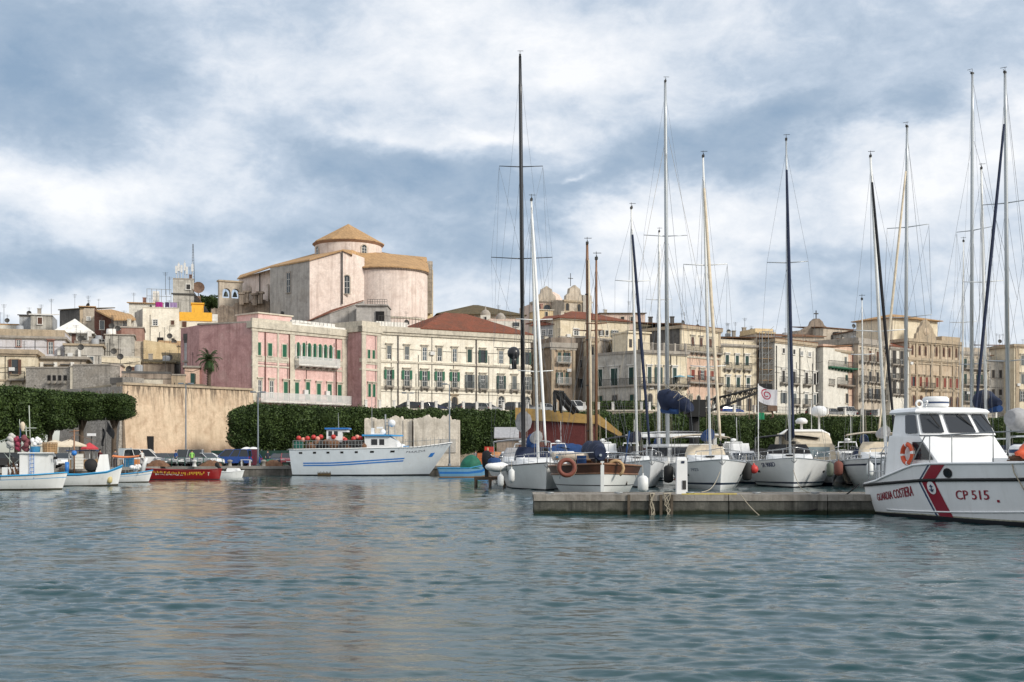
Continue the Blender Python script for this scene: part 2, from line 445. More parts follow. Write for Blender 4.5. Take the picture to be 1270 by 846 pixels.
# ------------------------------------------------------------------ water
def interp(x, tab):
 if x <= tab[0][0]: return tab[0][1]
 for (a, fa), (b, fb) in zip(tab, tab[1:]):
  if x <= b: return fa + (fb - fa) * (x - a) / (b - a)
 return tab[-1][1]
def make_water():
 rng = np.random.default_rng(3)
 na, nr = 820, 960
 az = np.linspace(-0.70, 0.70, na); rr = 8.0 * (165.0 / 8.0) ** np.linspace(0, 1, nr)
 A, D = np.meshgrid(np.tan(az), rr, indexing='xy')
 X = A * D; Y = D.copy(); Z = np.zeros_like(X)
 gust = np.zeros_like(X)
 for _ in range(9):                                   # gust patches
  th = rng.uniform(0, math.pi); k = 2 * math.pi / rng.uniform(9, 34)
  gust += np.sin(X * k * math.cos(th) + Y * k * math.sin(th) + rng.uniform(0, 6.3))
 gust = 1.0 + 0.16 * gust
 for lam in np.geomspace(0.17, 4.5, 84):
  th = R(-96) + rng.normal(0, 0.36); k = 2 * math.pi / lam
  amp = lam * rng.uniform(0.6, 1.25) * (0.0059 * math.exp(-math.log(lam / .42) ** 2 / .55) + .0020 * math.exp(-math.log(lam / 1.5) ** 2 / .5))
  res = D * 0.0031
  fade = np.clip((lam / np.maximum(res, 1e-3) - 2.2) / 2.5, 0, 1)
  ph = X * k * math.cos(th) + Y * k * math.sin(th) + rng.uniform(0, 6.3)
  ph += 0.9 * np.sin(X * k * 0.21 + Y * k * 0.13 + rng.uniform(0, 6.3))
  s = np.sin(ph)
  Z += amp * fade * (s + 0.28 * np.cos(2 * ph)) * (gust if lam < 2.0 else 1.0)
 Z *= np.clip((.70 - np.abs(np.arctan(A))) / .06, 0, 1) * np.clip((D - 8) / 1.0, 0, 1) * np.clip((165 - D) / 8, 0, 1)
 vs = np.stack([X, Y, Z], -1).reshape(-1, 3)
 i = np.arange(na * nr).reshape(nr, na)
 q = np.stack([i[:-1, :-1], i[:-1, 1:], i[1:, 1:], i[1:, :-1]], -1).reshape(-1, 4)
 # surrounding still sheets, edge to edge with the rippled wedge
 base = len(vs); S = 900.0
 k = math.tan(.70); a, c = k * 8, k * 165
 vs = np.vstack([vs, [(-S, -300, 0), (S, -300, 0), (S, 8, 0), (-S, 8, 0), (-a, 8, 0), (a, 8, 0), (c, 165, 0), (-c, 165, 0), (S, 165, 0), (-S, 165, 0), (S, 900, 0), (-S, 900, 0)]])
 q = np.vstack([q, base + np.array([(0, 1, 2, 3), (3, 4, 7, 9), (5, 2, 8, 6), (9, 8, 10, 11)])])
 me = bpy.data.meshes.new('water')
 me.vertices.add(len(vs)); me.vertices.foreach_set('co', vs.astype(np.float32).ravel())
 me.loops.add(q.size); me.loops.foreach_set('vertex_index', q.astype(np.int32).ravel())
 me.polygons.add(len(q)); me.polygons.foreach_set('loop_start', np.arange(0, q.size, 4, dtype=np.int32))
 me.polygons.foreach_set('use_smooth', np.ones(len(q), dtype=bool))
 me.update(calc_edges=True); me.validate()
 m = bpy.data.materials.new('harbour_water'); m.use_nodes = True
 g = NT(m.node_tree); b = g.n['Principled BSDF']
 b.inputs['Base Color'].default_value = (0.008, 0.044, 0.049, 1)
 b.inputs['Roughness'].default_value = 0.06; b.inputs['IOR'].default_value = 1.34
 b.inputs['Specular IOR Level'].default_value = 0.5
 t = g.node('ShaderNodeTexCoord')
 f1, _ = g.noise(g.vmul(t.outputs['Object'], (1.0, 1.9, 1.0)), 2.6, 5, 0.62, 0.3)
 f2, _ = g.noise(g.vmul(t.outputs['Object'], (1.0, 1.7, 1.0)), 0.85, 4, 0.6, 0.5)
 h = g.math('MULTIPLY_ADD', f2, 1.7, g.math('MULTIPLY', f1, 0.8))
 bn = g.node('ShaderNodeBump'); bn.inputs['Strength'].default_value = 0.4; bn.inputs['Distance'].default_value = 0.028
 g.l.new(h, bn.inputs['Height']); g.l.new(bn.outputs[0], b.inputs['Normal'])
 me.materials.append(m)
 struct(link('water', me))
make_water()
# ------------------------------------------------------------------ quay, upper street and hillside
CONC = stucco('quay_concrete', (0.24, 0.225, 0.20), amt=0.45, streak=0.2)
ASPH = plain('asphalt', (0.075, 0.073, 0.07), 0.9, var=0.2, scale=0.8)
WALLST = stucco('quay_wall_stone', (0.15, 0.135, 0.115), dirt=(0.04, 0.04, 0.035), amt=0.6, streak=0.5)
QZ = 1.0
QFRONT = [(-260, 88), (-40, 100), (120, 118), (205, 135), (720, 139), (1000, 143), (1600, 152)]
FRONT = [(-420, 172), (60, 160), (152, 152), (312, 166), (471, 175), (650, 184), (797, 181), (860, 186), (960, 195), (1130, 214), (1300, 230), (1700, 262)]
def tz(px, d):
 """height of the town ground behind the front line"""
 e = max(0.0, d - interp(px, FRONT))
 if px < 330: return 10.2 + min(10.5, e * 0.16)
 w = 1.0 if px < 520 else max(0.0, 1 - (px - 520) / 320)
 return 8.5 + max(0.0, e - 15) * (0.09 + 0.09 * w) if e < 75 else 8.5 + 60 * (0.09 + 0.09 * w)
mb = MB()
fr = [G(px, d, QZ) for px, d in QFRONT]
mb.poly([tuple(p) for p in fr] + [(330, 420, QZ), (-330, 420, QZ)])
struct(mb.build('quay', CONC))
mb = MB()
pts = [(-260, 88)] + QFRONT[1:]
for (a, da), (b, db) in zip(QFRONT, QFRONT[1:]):
 A, B = G(a, da, 0), G(b, db, 0)
 mb.poly([(A.x, A.y, -1), (B.x, B.y, -1), (B.x, B.y, QZ - .28), (A.x, A.y, QZ - .28)], 0)
 # a projecting kerb stone along the edge
 n = Vector((B.y - A.y, -(B.x - A.x), 0)).normalized() * 0.12
 t = n * -4
 c = [A + n, B + n, B + t, A + t]
 mb.prism([(p.x, p.y) for p in c], QZ - .28, QZ + .02, 1)
tag(mb.build('quay_wall', [WALLST, CONC]), 'low dark stone quay wall with a pale concrete kerb along the harbour edge', 'wall')
# road on the quay
mb = MB()
mb.poly([G(-300, 128, QZ + .004), G(120, 134, QZ + .004), G(210, 143, QZ + .004), G(720, 146, QZ + .004), G(1700, 160, QZ + .004),
   G(1700, 176, QZ + .004), G(720, 156, QZ + .004), G(330, 150, QZ + .004), G(152, 148, QZ + .004), G(-300, 150, QZ + .004)])
struct(mb.build('quay_road', ASPH))
EARTH = plain('town_earth', (0.14, 0.12, 0.085), 0.95, var=0.3, scale=0.4)
mb = MB()
pxs = list(range(-420, 1701, 30))
es = [0, 3, 6, 10, 15, 20, 30, 42, 56, 75, 110, 160]
def tfn(a, b):
 px = pxs[0] + a * (pxs[-1] - pxs[0]); k = b * (len(es) - 1); i = min(int(k), len(es) - 2)
 e = es[i] + (es[i + 1] - es[i]) * (k - i); d = interp(px, FRONT) + 0.3 + e
 return G(px, d, tz(px, d))
mb.grid(tfn, len(pxs) - 1, len(es) - 1)
struct(mb.build('hillside', EARTH))
mb = MB()                                                # street surface in front of the palazzi
sp = [p for p in range(340, 1701, 20)]
for a, b in zip(sp, sp[1:]):
 fa, fb = interp(a, FRONT) + .6, interp(b, FRONT) + .6
 mb.poly([G(a, fa, 8.52), G(b, fb, 8.52), G(b, fb + 11, 8.52), G(a, fa + 11, 8.52)])
struct(mb.build('upper_street', ASPH))
# retaining wall of the upper street with its parapet
TERR = stucco('terrace_wall_stone', (0.34, 0.275, 0.19), amt=0.45, streak=0.45)
mb = MB()
fl = [(313, 166.2)] + [f for f in FRONT if f[0] > 313]
for (a, da), (b, db) in zip(fl, fl[1:]):
 A, B = G(a, da, 0), G(b, db, 0)
 n = Vector((B.y - A.y, -(B.x - A.x), 0)).normalized()
 q = [A, B, B - n * .55, A - n * .55]
 mb.prism([(p.x, p.y) for p in q], QZ, 8.72, 0)
 q = [A + n * .08, B + n * .08, B - n * .63, A - n * .63]
 mb.prism([(p.x, p.y) for p in q], 8.72, 8.92, 1)
par = tag(mb.build('terrace_wall', [TERR, CREAMT]), 'long stone retaining wall carrying the upper street and its parapet posts', 'wall')
ROOT[par] = Matrix.Identity(4)
# white parapet posts in front of the parked cars, and iron rails between them
pm = MB().box(-.17, .17, -.17, .17, 0, 1.05).box(-.21, .21, -.21, .21, 1.05, 1.17).mesh('parapet_post', WHITET)
wall_pts = []
for (a, da), (b, db) in zip(fl, fl[1:]):
 A, B = G(a, da, 8.92), G(b, db, 8.92); wall_pts.append((A, B, b))
carry = 0.0
posts = []
for A, B, b in wall_pts:
 L = (B - A).length; u_ = (B - A) / L; n = Vector((u_.y, -u_.x, 0)); s_ = 1.6 - carry
 while s_ < L:
  p = A + u_ * s_ - n * .28
  px = CX + F * p.x / p.y
  if 440 < px < 1290: posts.append((p, math.atan2(u_.y, u_.x), px))
  s_ += 2.12 if px < 760 else 4.2
 carry = L - (s_ - (2.12 if b < 760 else 4.2)) - 0.0
 carry = min(max(carry, 0), 1.5)
posts = posts[:64]
for p, rz, px in posts: link('post', pm, par, p, rz)
mb = MB()
for (p, r1, x1), (q, r2, x2) in zip(posts, posts[1:]):
 if x1 < 742: continue
 for h in (.5, 1.0): mb.tube([p + Vector((0, 0, h)), q + Vector((0, 0, h))], .028, 4)
 n = max(2, int((q - p).length / .34))
 for k in range(1, n):
  c = p.lerp(q, k / n); mb.box(c.x - .014, c.x + .014, c.y - .014, c.y + .014, c.z, c.z + 1.0)
mb.build('railing', IRON, par)
# sandstone bastion at the left
SAND = stucco('bastion_sandstone', (0.60, 0.435, 0.27), dirt=(0.27, 0.17, 0.10), amt=0.42, streak=0.30, patch=(0.42, 0.30, 0.20), pamt=0.45, seed=3.1)
SANDG = stucco('rubble_and_shaded_stone', (0.33, 0.30, 0.26), dirt=(0.14, 0.13, 0.12), amt=0.5, streak=0.35, patch=(0.30, 0.27, 0.23), pamt=0.6, seed=6.3, grain=.5)
def soot(m, z0, z1):
 """rain-washed soot running down from the rim,"""
 g = NT(m.node_tree); b = g.n['Principled BSDF']; src = b.inputs['Base Color'].links[0].from_socket
 t = g.node('ShaderNodeTexCoord'); sp = g.node('ShaderNodeSeparateXYZ'); g.l.new(t.outputs['Object'], sp.inputs[0])
 a, _ = g.noise(g.vmul(t.outputs['Object'], (1.0, 1.0, .05)), 2.3, 4, .7); c, _ = g.noise(t.outputs['Object'], .5, 4, .6)
 lo = g.math('MULTIPLY_ADD', g.math('SUBTRACT', a, .42), -9.0, z1 - .4)
 k = g.math('MULTIPLY', g.math('MULTIPLY', g.mapr(g.math('SUBTRACT', sp.outputs[2], lo), -1.0, 1.4, 0, .80), g.mapr(a, .40, .54, 0, 1)), g.mapr(c, .3, .55, .5, 1))
 s2 = g.mix(g.mapr(c, .45, .62, 0, .45), src, (.62, .50, .36, 1))
 s3 = g.mix(g.mapr(sp.outputs[2], .0, 3.4, .45, 0), s2, (.50, .30, .20, 1))
 g.l.new(g.mix(k, s3, (.065, .05, .04, 1)), b.inputs['Base Color'])
b0 = thing('bastion_wall', 'tall blank sandstone bastion wall with black rain streaks under its rim, behind parked cars', 'wall', G(152, 151.5, QZ))
mb = MB()
A, B, C0 = G(152, 151.5, 0), G(313.5, 165.6, 0), G(78, 159, 0)
n = Vector((B.y - A.y, -(B.x - A.x), 0)).normalized(); n2 = Vector((A.y - C0.y, -(A.x - C0.x), 0)).normalized()
ztop = ZZ(477, 151.5)
soot(SAND, 0, ztop - QZ)
def wl(mb, A, B, n, z0, z1, o0, o1, th, m):
 q = [A + n * o0, B + n * o1, B - n * th, A - n * th]
 q = [Vector((p.x, p.y, 0)) for p in q]
 i = len(mb.v)
 mb.v += [(q[0].x, q[0].y, z0), (q[1].x, q[1].y, z0), (q[2].x, q[2].y, z0), (q[3].x, q[3].y, z0)]
 q2 = [A + n * (o0 * .0), B + n * (o1 * .0), B - n * th, A - n * th]
 mb.v += [(p.x, p.y, z1) for p in q2]
 for f in ((0, 1, 5, 4), (1, 2, 6, 5), (2, 3, 7, 6), (3, 0, 4, 7), (4, 5, 6, 7)):
  mb.f.append(tuple(i + k for k in f)); mb.m.append(m); mb.s.append(False)
wl(mb, A, B, n, QZ - .2, ztop, 1.0, 1.0, 1.4, 0)
mb.build('wall', SAND, b0, True)
mb = MB(); q = [A + n * .22, B + n * .22, B - n * 1.5, A - n * 1.5]
mb.prism([(p.x, p.y) for p in q], ztop, ztop + .28)
mb.build('coping', OCHRET, b0, True)
mb = MB(); wl(mb, C0, A, n2, QZ - .2, ztop - .2, .8, .8, 1.4, 0)
mb.build('side_wall', SANDG, b0, True)  # face turned from the sun: its shade is put into the grey stone colour
mb = MB(); dA = A.lerp(B, .155) + n * .92; dB = A.lerp(B, .195) + n * .92
mb.prism([(dA.x, dA.y), (dB.x, dB.y), (dB.x - n.x * .4, dB.y - n.y * .4), (dA.x - n.x * .4, dA.y - n.y * .4)], QZ, ZZ(541, 153))
mb.build('door', DARK, b0, True)
ORD = 'first second third fourth fifth sixth seventh eighth ninth tenth eleventh twelfth thirteenth fourteenth fifteenth'.split()
# ------------------------------------------------------------------ foliage
LEAF = leafmat('clipped_leaves', (0.013, 0.028, 0.008), (0.070, 0.110, 0.028))
BARK = plain('tree_bark', (0.10, 0.075, 0.055), 0.95, var=0.3, scale=4, bump=0.5)
def crown_mesh(name, sx, sy, sz, n, seed, ls=0.30, rnd=0.55):
 rng = np.random.default_rng(seed); mb = MB()
 ex = 4.5
 def surf(d, k=1.0):
  d = np.array(d); q = (abs(d[0]) ** ex + abs(d[1]) ** ex + abs(d[2]) ** ex) ** (-1 / ex)
  w = 1 + rnd * .16 * math.sin(d[0] * 5 + seed) * math.cos(d[1] * 4 + seed * 2) + rnd * .12 * math.sin(d[2] * 7 + d[0] * 3 + seed)
  return d * q * w * k * np.array([sx / 2, sy / 2, sz / 2])
 def core(a, b):
  th = 2 * math.pi * a; ph = math.pi * (b - .5)
  d = (math.cos(ph) * math.cos(th), math.cos(ph) * math.sin(th), math.sin(ph)); return surf(d, .80)
 mb.grid(core, 18, 12, 0)
 for _ in range(n):
  d = rng.normal(size=3); d /= np.linalg.norm(d)
  k = .80 + .24 * rng.random() ** .8
  if rng.random() < .06: k += rng.random() * .14
  p = surf(d, k)
  a = rng.normal(size=3); a /= np.linalg.norm(a); b = np.cross(a, rng.normal(size=3)); b /= np.linalg.norm(b)
  s = ls * rng.uniform(.6, 1.3)
  mb.poly([p - a * s, p + b * s * .55, p + a * s, p - b * s * .55])
 return mb.mesh(name, LEAF)
def trunk_mesh(name, h, r, seed):
 rng = random.Random(seed); mb = MB()
 mb.tube([(0, 0, -.1), (rng.uniform(-.1, .1), 0, h * .5), (rng.uniform(-.2, .2), rng.uniform(-.1, .1), h + .6)], [r * 1.3, r, r * .8], 8)
 for k in range(4):
  a = k * 1.6 + rng.uniform(-.3, .3)
  mb.tube([(0, 0, h * .75), (math.cos(a) * .7, math.sin(a) * .7, h + .2), (math.cos(a) * 1.5, math.sin(a) * 1.3, h + 1.2)], [r * .6, r * .45, r * .2], 6)
 return mb.mesh(name, BARK)
CR = [crown_mesh('clipped_crown', 6.3, 5.2, 5.6, 15000, s, .155, .40) for s in (1, 2, 3)]
TR = [trunk_mesh('trunk', 2.4, .26, s) for s in (1, 2)]
def tree(px, d, zb, zt, k, label, group, wid=6.3, rz=0.0, crs=None):
 z0 = QZ
 t = thing('clipped_tree', label, 'tree', G(px, d, z0), rz, group)
 c = link('crown', (crs or CR)[k % 3], t, (0, 0, (zb + zt) / 2 - z0)); c.scale = (wid / 6.3, 1.0, (zt - zb) / 5.6)
 w = link('trunk', TR[k % 2], t, (0, 0, 0)); w.scale = (1, 1, max(.5, (zb + .3 - z0) / 2.4))
 return t
n = 9
for i in range(n):
 f = i / (n - 1); px = 319 + (650 - 319) * f; d = 153 + 18 * f
 lb = ['dark clipped ficus at the left end of the row, in front of the sandstone bastion', 'clipped ficus under the white balcony of the pink palazzo'][i] if i < 2 else ('dark clipped ficus, %s from the left in the row below the pink and white palazzi' % ORD[i])
 tree(px, d, 2.7 if i else 3.0, 8.25 - .1 * f, i, lb, 'clipped trees below the palazzi', 6.5, math.pi * (i % 2))
n = 15
for i in range(n):
 f = i / (n - 1); px = 690 + 590 * f; d = 172.5 + 34.6 * f
 tree(px, d, 3.2, 8.15 + .2 * math.sin(i * 2.1), i + 1, 'green clipped tree, %s from the left in the row behind the sailing boats' % ORD[i], 'clipped trees behind the marina', 7.2, math.pi * (i % 2))
n = 5
lab5 = ['dark clipped tree at the left edge of the photo', 'dark clipped tree behind the small fishing boat with crates on its cabin', 'dense clipped tree in front of the grey wall with four small openings',
  'clipped tree shading the cream parasols on the quay', 'clipped tree with drooping branch in front of the shaded bastion side']
for i in range(n):
 px = -18 + 40 * i; d = 119 + 2.6 * i
 tree(px, d, [3.7, 3.8, 4.8, 5.9, 6.0][i], 8.75 - .05 * i, i, lab5[i], 'clipped trees on the left quay', [5, 4.6, 4.6, 4.6, 3.6][i], math.pi * (i % 2))
PALML = leafmat('palm_leaves', (0.020, 0.050, 0.015), (0.055, 0.095, 0.03))
def palm():
 base = G(259, 165.5, 10.6); H = ZZ(446, 165.5) - 10.6
 t = thing('palm_tree', 'palm tree with drooping fronds against the shaded side wall of the pink palazzo', 'tree', base)
 mb = MB(); mb.tube([(0, 0, -.5), (.05, 0, H * .5), (0, 0, H)], [.30, .24, .26], 9)
 for k in range(14): mb.lathe((0, 0, .2 + k * H / 14), [(.27, 0), (.31, .08), (.26, .16)], 9)
 mb.build('trunk', BARK, t)
 mb = MB(); rng = random.Random(5)
 for k in range(64):
  a = k * 2.399; el = R(rng.uniform(-55, 78)); L = rng.uniform(1.5, 2.15)
  pts = []
  for s in range(8):
   q = s / 7; e = el - q * q * 1.15
   pts.append((q, e))
  p = Vector((0, 0, H)); prev = p
  for s in range(1, 8):
   e = pts[s][1]; dirv = Vector((math.cos(a) * math.cos(e), math.sin(a) * math.cos(e), math.sin(e)))
   nx = prev + dirv * (L / 7); side = Vector((-math.sin(a), math.cos(a), 0))
   mb.tube([prev, nx], .025, 3, cap=False)
   for sg in (-1, 1):
    for hh in (0, .5):
     c = prev.lerp(nx, hh); ll = .42 * (1 - .5 * s / 7)
     tip = c + side * sg * ll + dirv * ll * .5 - Vector((0, 0, .16))
     mb.poly([c, c + dirv * .09, tip])
   prev = nx
 mb.build('crown', PALML, t)
palm()
# lamp posts on the quay and the upper street
LAMPB = plain('lamp_post_paint', (0.14, 0.165, 0.19), 0.5, 0.2, 0.15)
def lamp(px, d, z0, pyt, label, twin=True, hw=.85):
 h = ZZ(pyt, d) - z0
 t = thing('street_lamp', label, 'street lamp', G(px, d, z0), 0, 'street lamps along the waterfront')
 mb = MB(); mb.tube([(0, 0, 0), (0, 0, .8), (0, 0, h)], [.13, .10, .06], 8); mb.lathe((0, 0, 0), [(.2, 0), (.2, .12), (.12, .3)], 8)
 mb.build('pole', LAMPB, t)
 for s in ((-1, 1) if twin else (-1,)):
  mb = MB(); mb.tube([(0, 0, h - .05), (s * hw * .35, 0, h + .02)], .035, 5)
  mb.grid(lambda a, b: (s * (hw * .3 + a * hw * .75), (b - .5) * .3 * math.sin(math.pi * min(1, .25 + a * .75)) , h + .05 + .10 * math.sin(math.pi * b)), 6, 4)
  mb.box(min(s * hw * .35, s * hw), max(s * hw * .35, s * hw), -.12, .12, h - .02, h + .05)
  mb.build('lamp_head', LAMPB, t)
lamp(230.5, 141.5, QZ, 476.5, 'tall twin headed street lamp in front of the sandstone bastion')
lamp(320, 139.5, QZ, 487, 'twin headed street lamp in front of the left end of the pink palazzo')
lamp(557.5, 142.5, QZ, 477, 'single armed street lamp beside the bow of the big white trawler', False)
lamp(506, 177.5, 8.52, 488, 'low twin headed lamp on the upper street before the white palazzo')
# ------------------------------------------------------------------ buildings
WIN = {}
def win_mesh(w, h, style):
 """one window in local axes: x along the wall, y = 0 at the wall face (outside is -y), z from its sill"""
 key = (round(w, 2), round(h, 2), style)
 if key in WIN: return WIN[key]
 kind, shut, trim, hood, sill = style
 fr, gl, sh = MB(), MB(), MB(); t = max(.07, w * .16)
 arch = 'arch' in kind
 def outline(ww, hh, z0=0):
  if not arch: return [(-ww / 2, z0), (ww / 2, z0), (ww / 2, hh), (-ww / 2, hh)]
  r = ww / 2
  return [(-r, z0), (r, z0)] + [(r * math.cos(a), hh - r + r * math.sin(a)) for a in [math.pi * k / 8 for k in range(9)]]
 if trim is not None:
  o, i = outline(w + 2 * t, h + t), outline(w, h)
  N = len(o)
  for k in range(1, N):
   a, b = k, (k + 1) % N
   fr.poly([(o[a][0], -.10, o[a][1]), (o[b][0], -.10, o[b][1]), (i[b][0], -.10, i[b][1]), (i[a][0], -.10, i[a][1])])
   fr.poly([(o[b][0], -.10, o[b][1]), (o[a][0], -.10, o[a][1]), (o[a][0], .0, o[a][1]), (o[b][0], .0, o[b][1])])
   fr.poly([(i[a][0], -.10, i[a][1]), (i[b][0], -.10, i[b][1]), (i[b][0], -.012, i[b][1]), (i[a][0], -.012, i[a][1])])
  if sill: fr.box(-w / 2 - t * 1.4, w / 2 + t * 1.4, -.20, 0, -.14, -.002)
  if hood: fr.box(-w / 2 - t * 2.2, w / 2 + t * 2.2, -.30, 0, h + t + .16, h + t + .30); fr.box(-w / 2 - t * 1.4, w / 2 + t * 1.4, -.16, 0, h + t + .002, h + t + .158)
 gl.poly([(x, -.02, z) for x, z in outline(w, h)], 0)
 if 'mull' in kind:
  for x in (-w / 2 + .04, 0, w / 2 - .04): gl.box(x - .035, x + .035, -.05, -.022, 0, h - (w * .3 if arch else 0), 1)
  for z in (h * .33, h * .66): gl.box(-w / 2, w / 2, -.048, -.024, z - .03, z + .03, 1)
  gl.box(-w / 2, w / 2, -.05, -.022, h - .07, h, 1) if not arch else None
 shm = None
 res = [fr.mesh('window', trim or WFRAME) if fr.f else None, gl.mesh('pane', [GLASS if 'pale' not in kind else GLASS2, WFRAME]), None, None]
 if shut is not None:
  lo = h * .42 if 'half' in kind else 0.0
  for k, s in enumerate((-1, 1)):
   if kind.startswith('open'):
    m = MB(); x0, x1 = (s * (w / 2 + .02), s * (w / 2 + w * .5)); m.box(min(x0, x1), max(x0, x1), -.17, -.115, lo, h - (w * .15 if arch else 0))
   elif arch:
    m = MB(); o = [p for p in outline(w - .02, h - .01, lo) if p[0] * s >= -1e-6]
    o = [(x if abs(x) > 1e-6 else s * .012, z) for x, z in o]
    if s < 0: o = o + [(-.012, lo)] if abs(o[-1][0] + .012) > 1e-6 or o[-1][1] != lo else o
    else: o = [(.012, lo)] + o
    m.poly([(x, -.075, z) for x, z in (o)]); 
   else:
    m = MB(); x0, x1 = (s * .012, s * (w / 2 - .01)); m.box(min(x0, x1), max(x0, x1), -.08, -.04, lo, h - .01)
    for q in range(int((h - lo) / .16)):
     z = lo + .08 + q * .16; m.box(min(x0, x1) + .04, max(x0, x1) - .04, -.095, -.081, z, z + .07)
   res[2 + k] = m.mesh('shutter', shut)
 WIN[key] = res
 return res
RAIL = {}
def balc_mesh(w, dep, slab, railm, rh, solid=False):
 key = (round(w, 1), dep, slab.name, railm.name, rh, solid)
 if key in RAIL: return RAIL[key]
 s = MB(); s.box(-w / 2, w / 2, -dep, 0, -.16, 0); s.box(-w / 2 + .06, w / 2 - .06, -dep + .08, 0, -.26, -.161)
 nb = max(2, int(w / 1.1) + 1)
 for k in range(nb):
  x = -w / 2 + .22 + (w - .44) * k / (nb - 1)
  s.prism([(x - .09, -.01), (x + .09, -.01), (x + .09, -dep * .75), (x - .09, -dep * .75)][::-1], lambda p: -.75 if p[1] > -.1 else -.36, -.262)
 r = MB()
 for z in (.06, rh):
  r.tube([(-w / 2 + .03, -.03, z), (-w / 2 + .03, -dep + .05, z), (w / 2 - .03, -dep + .05, z), (w / 2 - .03, -.03, z)], .035 if z > .1 else .025, 4)
 n = max(3, int(w / .15))
 for k in range(n + 1):
  x = -w / 2 + .03 + (w - .06) * k / n; q = .05 if solid else .016
  r.box(x - q, x + q, -dep + .04, -dep + .06, .06, rh)
 for k in range(1, max(2, int(dep / .15))):
  for sx in (-1, 1):
   y = -dep + .05 + k * .15; r.box(sx * (w / 2 - .03) - .012, sx * (w / 2 - .03) + .012, y - .012, y + .012, .06, rh)
 RAIL[key] = (s.mesh('balcony', slab), r.mesh('railing', railm))
 return RAIL[key]
class Bld:
 def __init__(s, name, label, p0, p1, zb, zt, depth, mat, cat='building', group=None, body=True, side=None, topm=None):
  A, B = G(p0[0], p0[1], zb), G(p1[0], p1[1], zb)
  s.A, s.B, s.zb, s.H, s.dep = A, B, zb, zt - zb, depth
  s.L = (B - A).length; s.rz = math.atan2(B.y - A.y, B.x - A.x); s.mat = mat
  s.r = thing(name, label, cat, A, s.rz, group)
  s.u = (B - A).normalized()
  if body:
   mb = MB()
   mb.box(0, s.L, 0, depth, 0, s.H)
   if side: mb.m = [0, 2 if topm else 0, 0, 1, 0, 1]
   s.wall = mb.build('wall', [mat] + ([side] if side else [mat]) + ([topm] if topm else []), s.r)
 def x(s, px):
  k = (px - CX) / F                       # solve (A.x + u.x t) = k (A.y + u.y t)
  return (k * s.A.y - s.A.x) / (s.u.x - k * s.u.y)
 def z(s, py, px):
  d = s.A.y + s.u.y * s.x(px); return ZZ(py, d) - s.zb
 def part(s, name, mb, mats, parent=None): return mb.build(name, mats, parent or s.r)
 def band(s, z, h, proj, mat, name='cornice', x0=0.0, x1=None, back=None):
  x1 = s.L if x1 is None else x1
  mb = MB(); e = proj
  mb.box(x0 - e, x1 + e, -proj, s.dep * .98 if back is None else back, z, z + h)
  if h > .3: mb.box(x0 - e * .5, x1 + e * .5, -proj * .55, .1, z - h * .45, z - .003)
  return s.part(name, mb, mat)
 def pil(s, px, w, z0, z1, mat, proj=.12, name='pilaster'):
  x = s.x(px); return s.part(name, MB().box(x - w / 2, x + w / 2, -proj, .05, z0, z1), mat)
 def pipe(s, px, z0, z1, mat=None, r=.075):
  x = s.x(px); return s.part('drainpipe', MB().tube([(x, -.12, z0), (x, -.12, z1)], r, 5), mat or IRON)
 def win(s, px, pyt, pyb, pw, style, ref=None, name='window'):
  if style[0] == 'shut' and style[1] is not GREEN and random.random() < .24: style = (random.choice(('open mull', 'half mull', 'open')),) + style[1:]
  """style: (kind, shutter material, trim material, hood, sill); pw = width in photo pixels"""
  x0, x1 = s.x(px - pw / 2), s.x(px + pw / 2); rp = px if ref is None else ref
  w = max(.3, round((x1 - x0) / .05) * .05); zb, zt = s.z(pyb, rp), s.z(pyt, rp)
  h = max(.3, round((zt - zb) / .05) * .05)
  fr, gl, s1, s2 = win_mesh(w, h, style)
  loc = ((x0 + x1) / 2, 0, zb)
  if fr is not None:
   o = link(name, fr, s.r, loc); link('pane', gl, o)
  else:
   o = link(name, gl, s.r, loc)
  for m in (s1, s2):
   if m is not None: link('shutter', m, o)
  return o
 def row(s, pxs, pyt, pyb, pw, style, ref=None):
  ref = pxs[0] if ref is None else ref
  for p in pxs: s.win(p, pyt, pyb, pw, style, ref)
 def balc(s, px0, px1, py, ref=None, dep=.9, slab=None, rail=None, rh=1.0, solid=False):
  x0, x1 = s.x(px0), s.x(px1); w = x1 - x0
  a, b = balc_mesh(w, dep, slab or GREYT, rail or IRON, rh, solid)
  o = link('balcony', a, s.r, ((x0 + x1) / 2, 0, s.z(py, ref if ref is not None else px0))); link('railing', b, o)
  return o
 def door(s, px, pyt, pw, mat=None, pyb=None):
  x0, x1 = s.x(px - pw / 2), s.x(px + pw / 2); z1 = s.z(pyt, px); z0 = 0.0 if pyb is None else s.z(pyb, px)
  return s.part('door', MB().box(x0, x1, -.05, .05, z0, z1), mat or DKSH)
 def hip(s, z, rise, mat, over=.4, x0=None, x1=None, y0=None, y1=None, ridge=.5, name='roof'):
  x0 = -over if x0 is None else x0; x1 = s.L + over if x1 is None else x1
  y0 = -over if y0 is None else y0; y1 = s.dep + over if y1 is None else y1
  mb = MB(); w, dd = x1 - x0, y1 - y0; r = min(w, dd) * ridge
  if w >= dd: a, b = (x0 + r, (y0 + y1) / 2, z + rise), (x1 - r, (y0 + y1) / 2, z + rise)
  else: a, b = ((x0 + x1) / 2, y0 + r, z + rise), ((x0 + x1) / 2, y1 - r, z + rise)
  c = [(x0, y0, z), (x1, y0, z), (x1, y1, z), (x0, y1, z)]
  if w >= dd:
   mb.poly([c[0], c[1], b, a]); mb.poly([c[1], c[2], b]); mb.poly([c[2], c[3], a, b]); mb.poly([c[3], c[0], a])
  else:
   mb.poly([c[0], c[1], a]); mb.poly([c[1], c[2], b, a]); mb.poly([c[2], c[3], b]); mb.poly([c[3], c[0], a, b])
  mb.box(x0, x1, y0, y1, z - .14, z - .004)
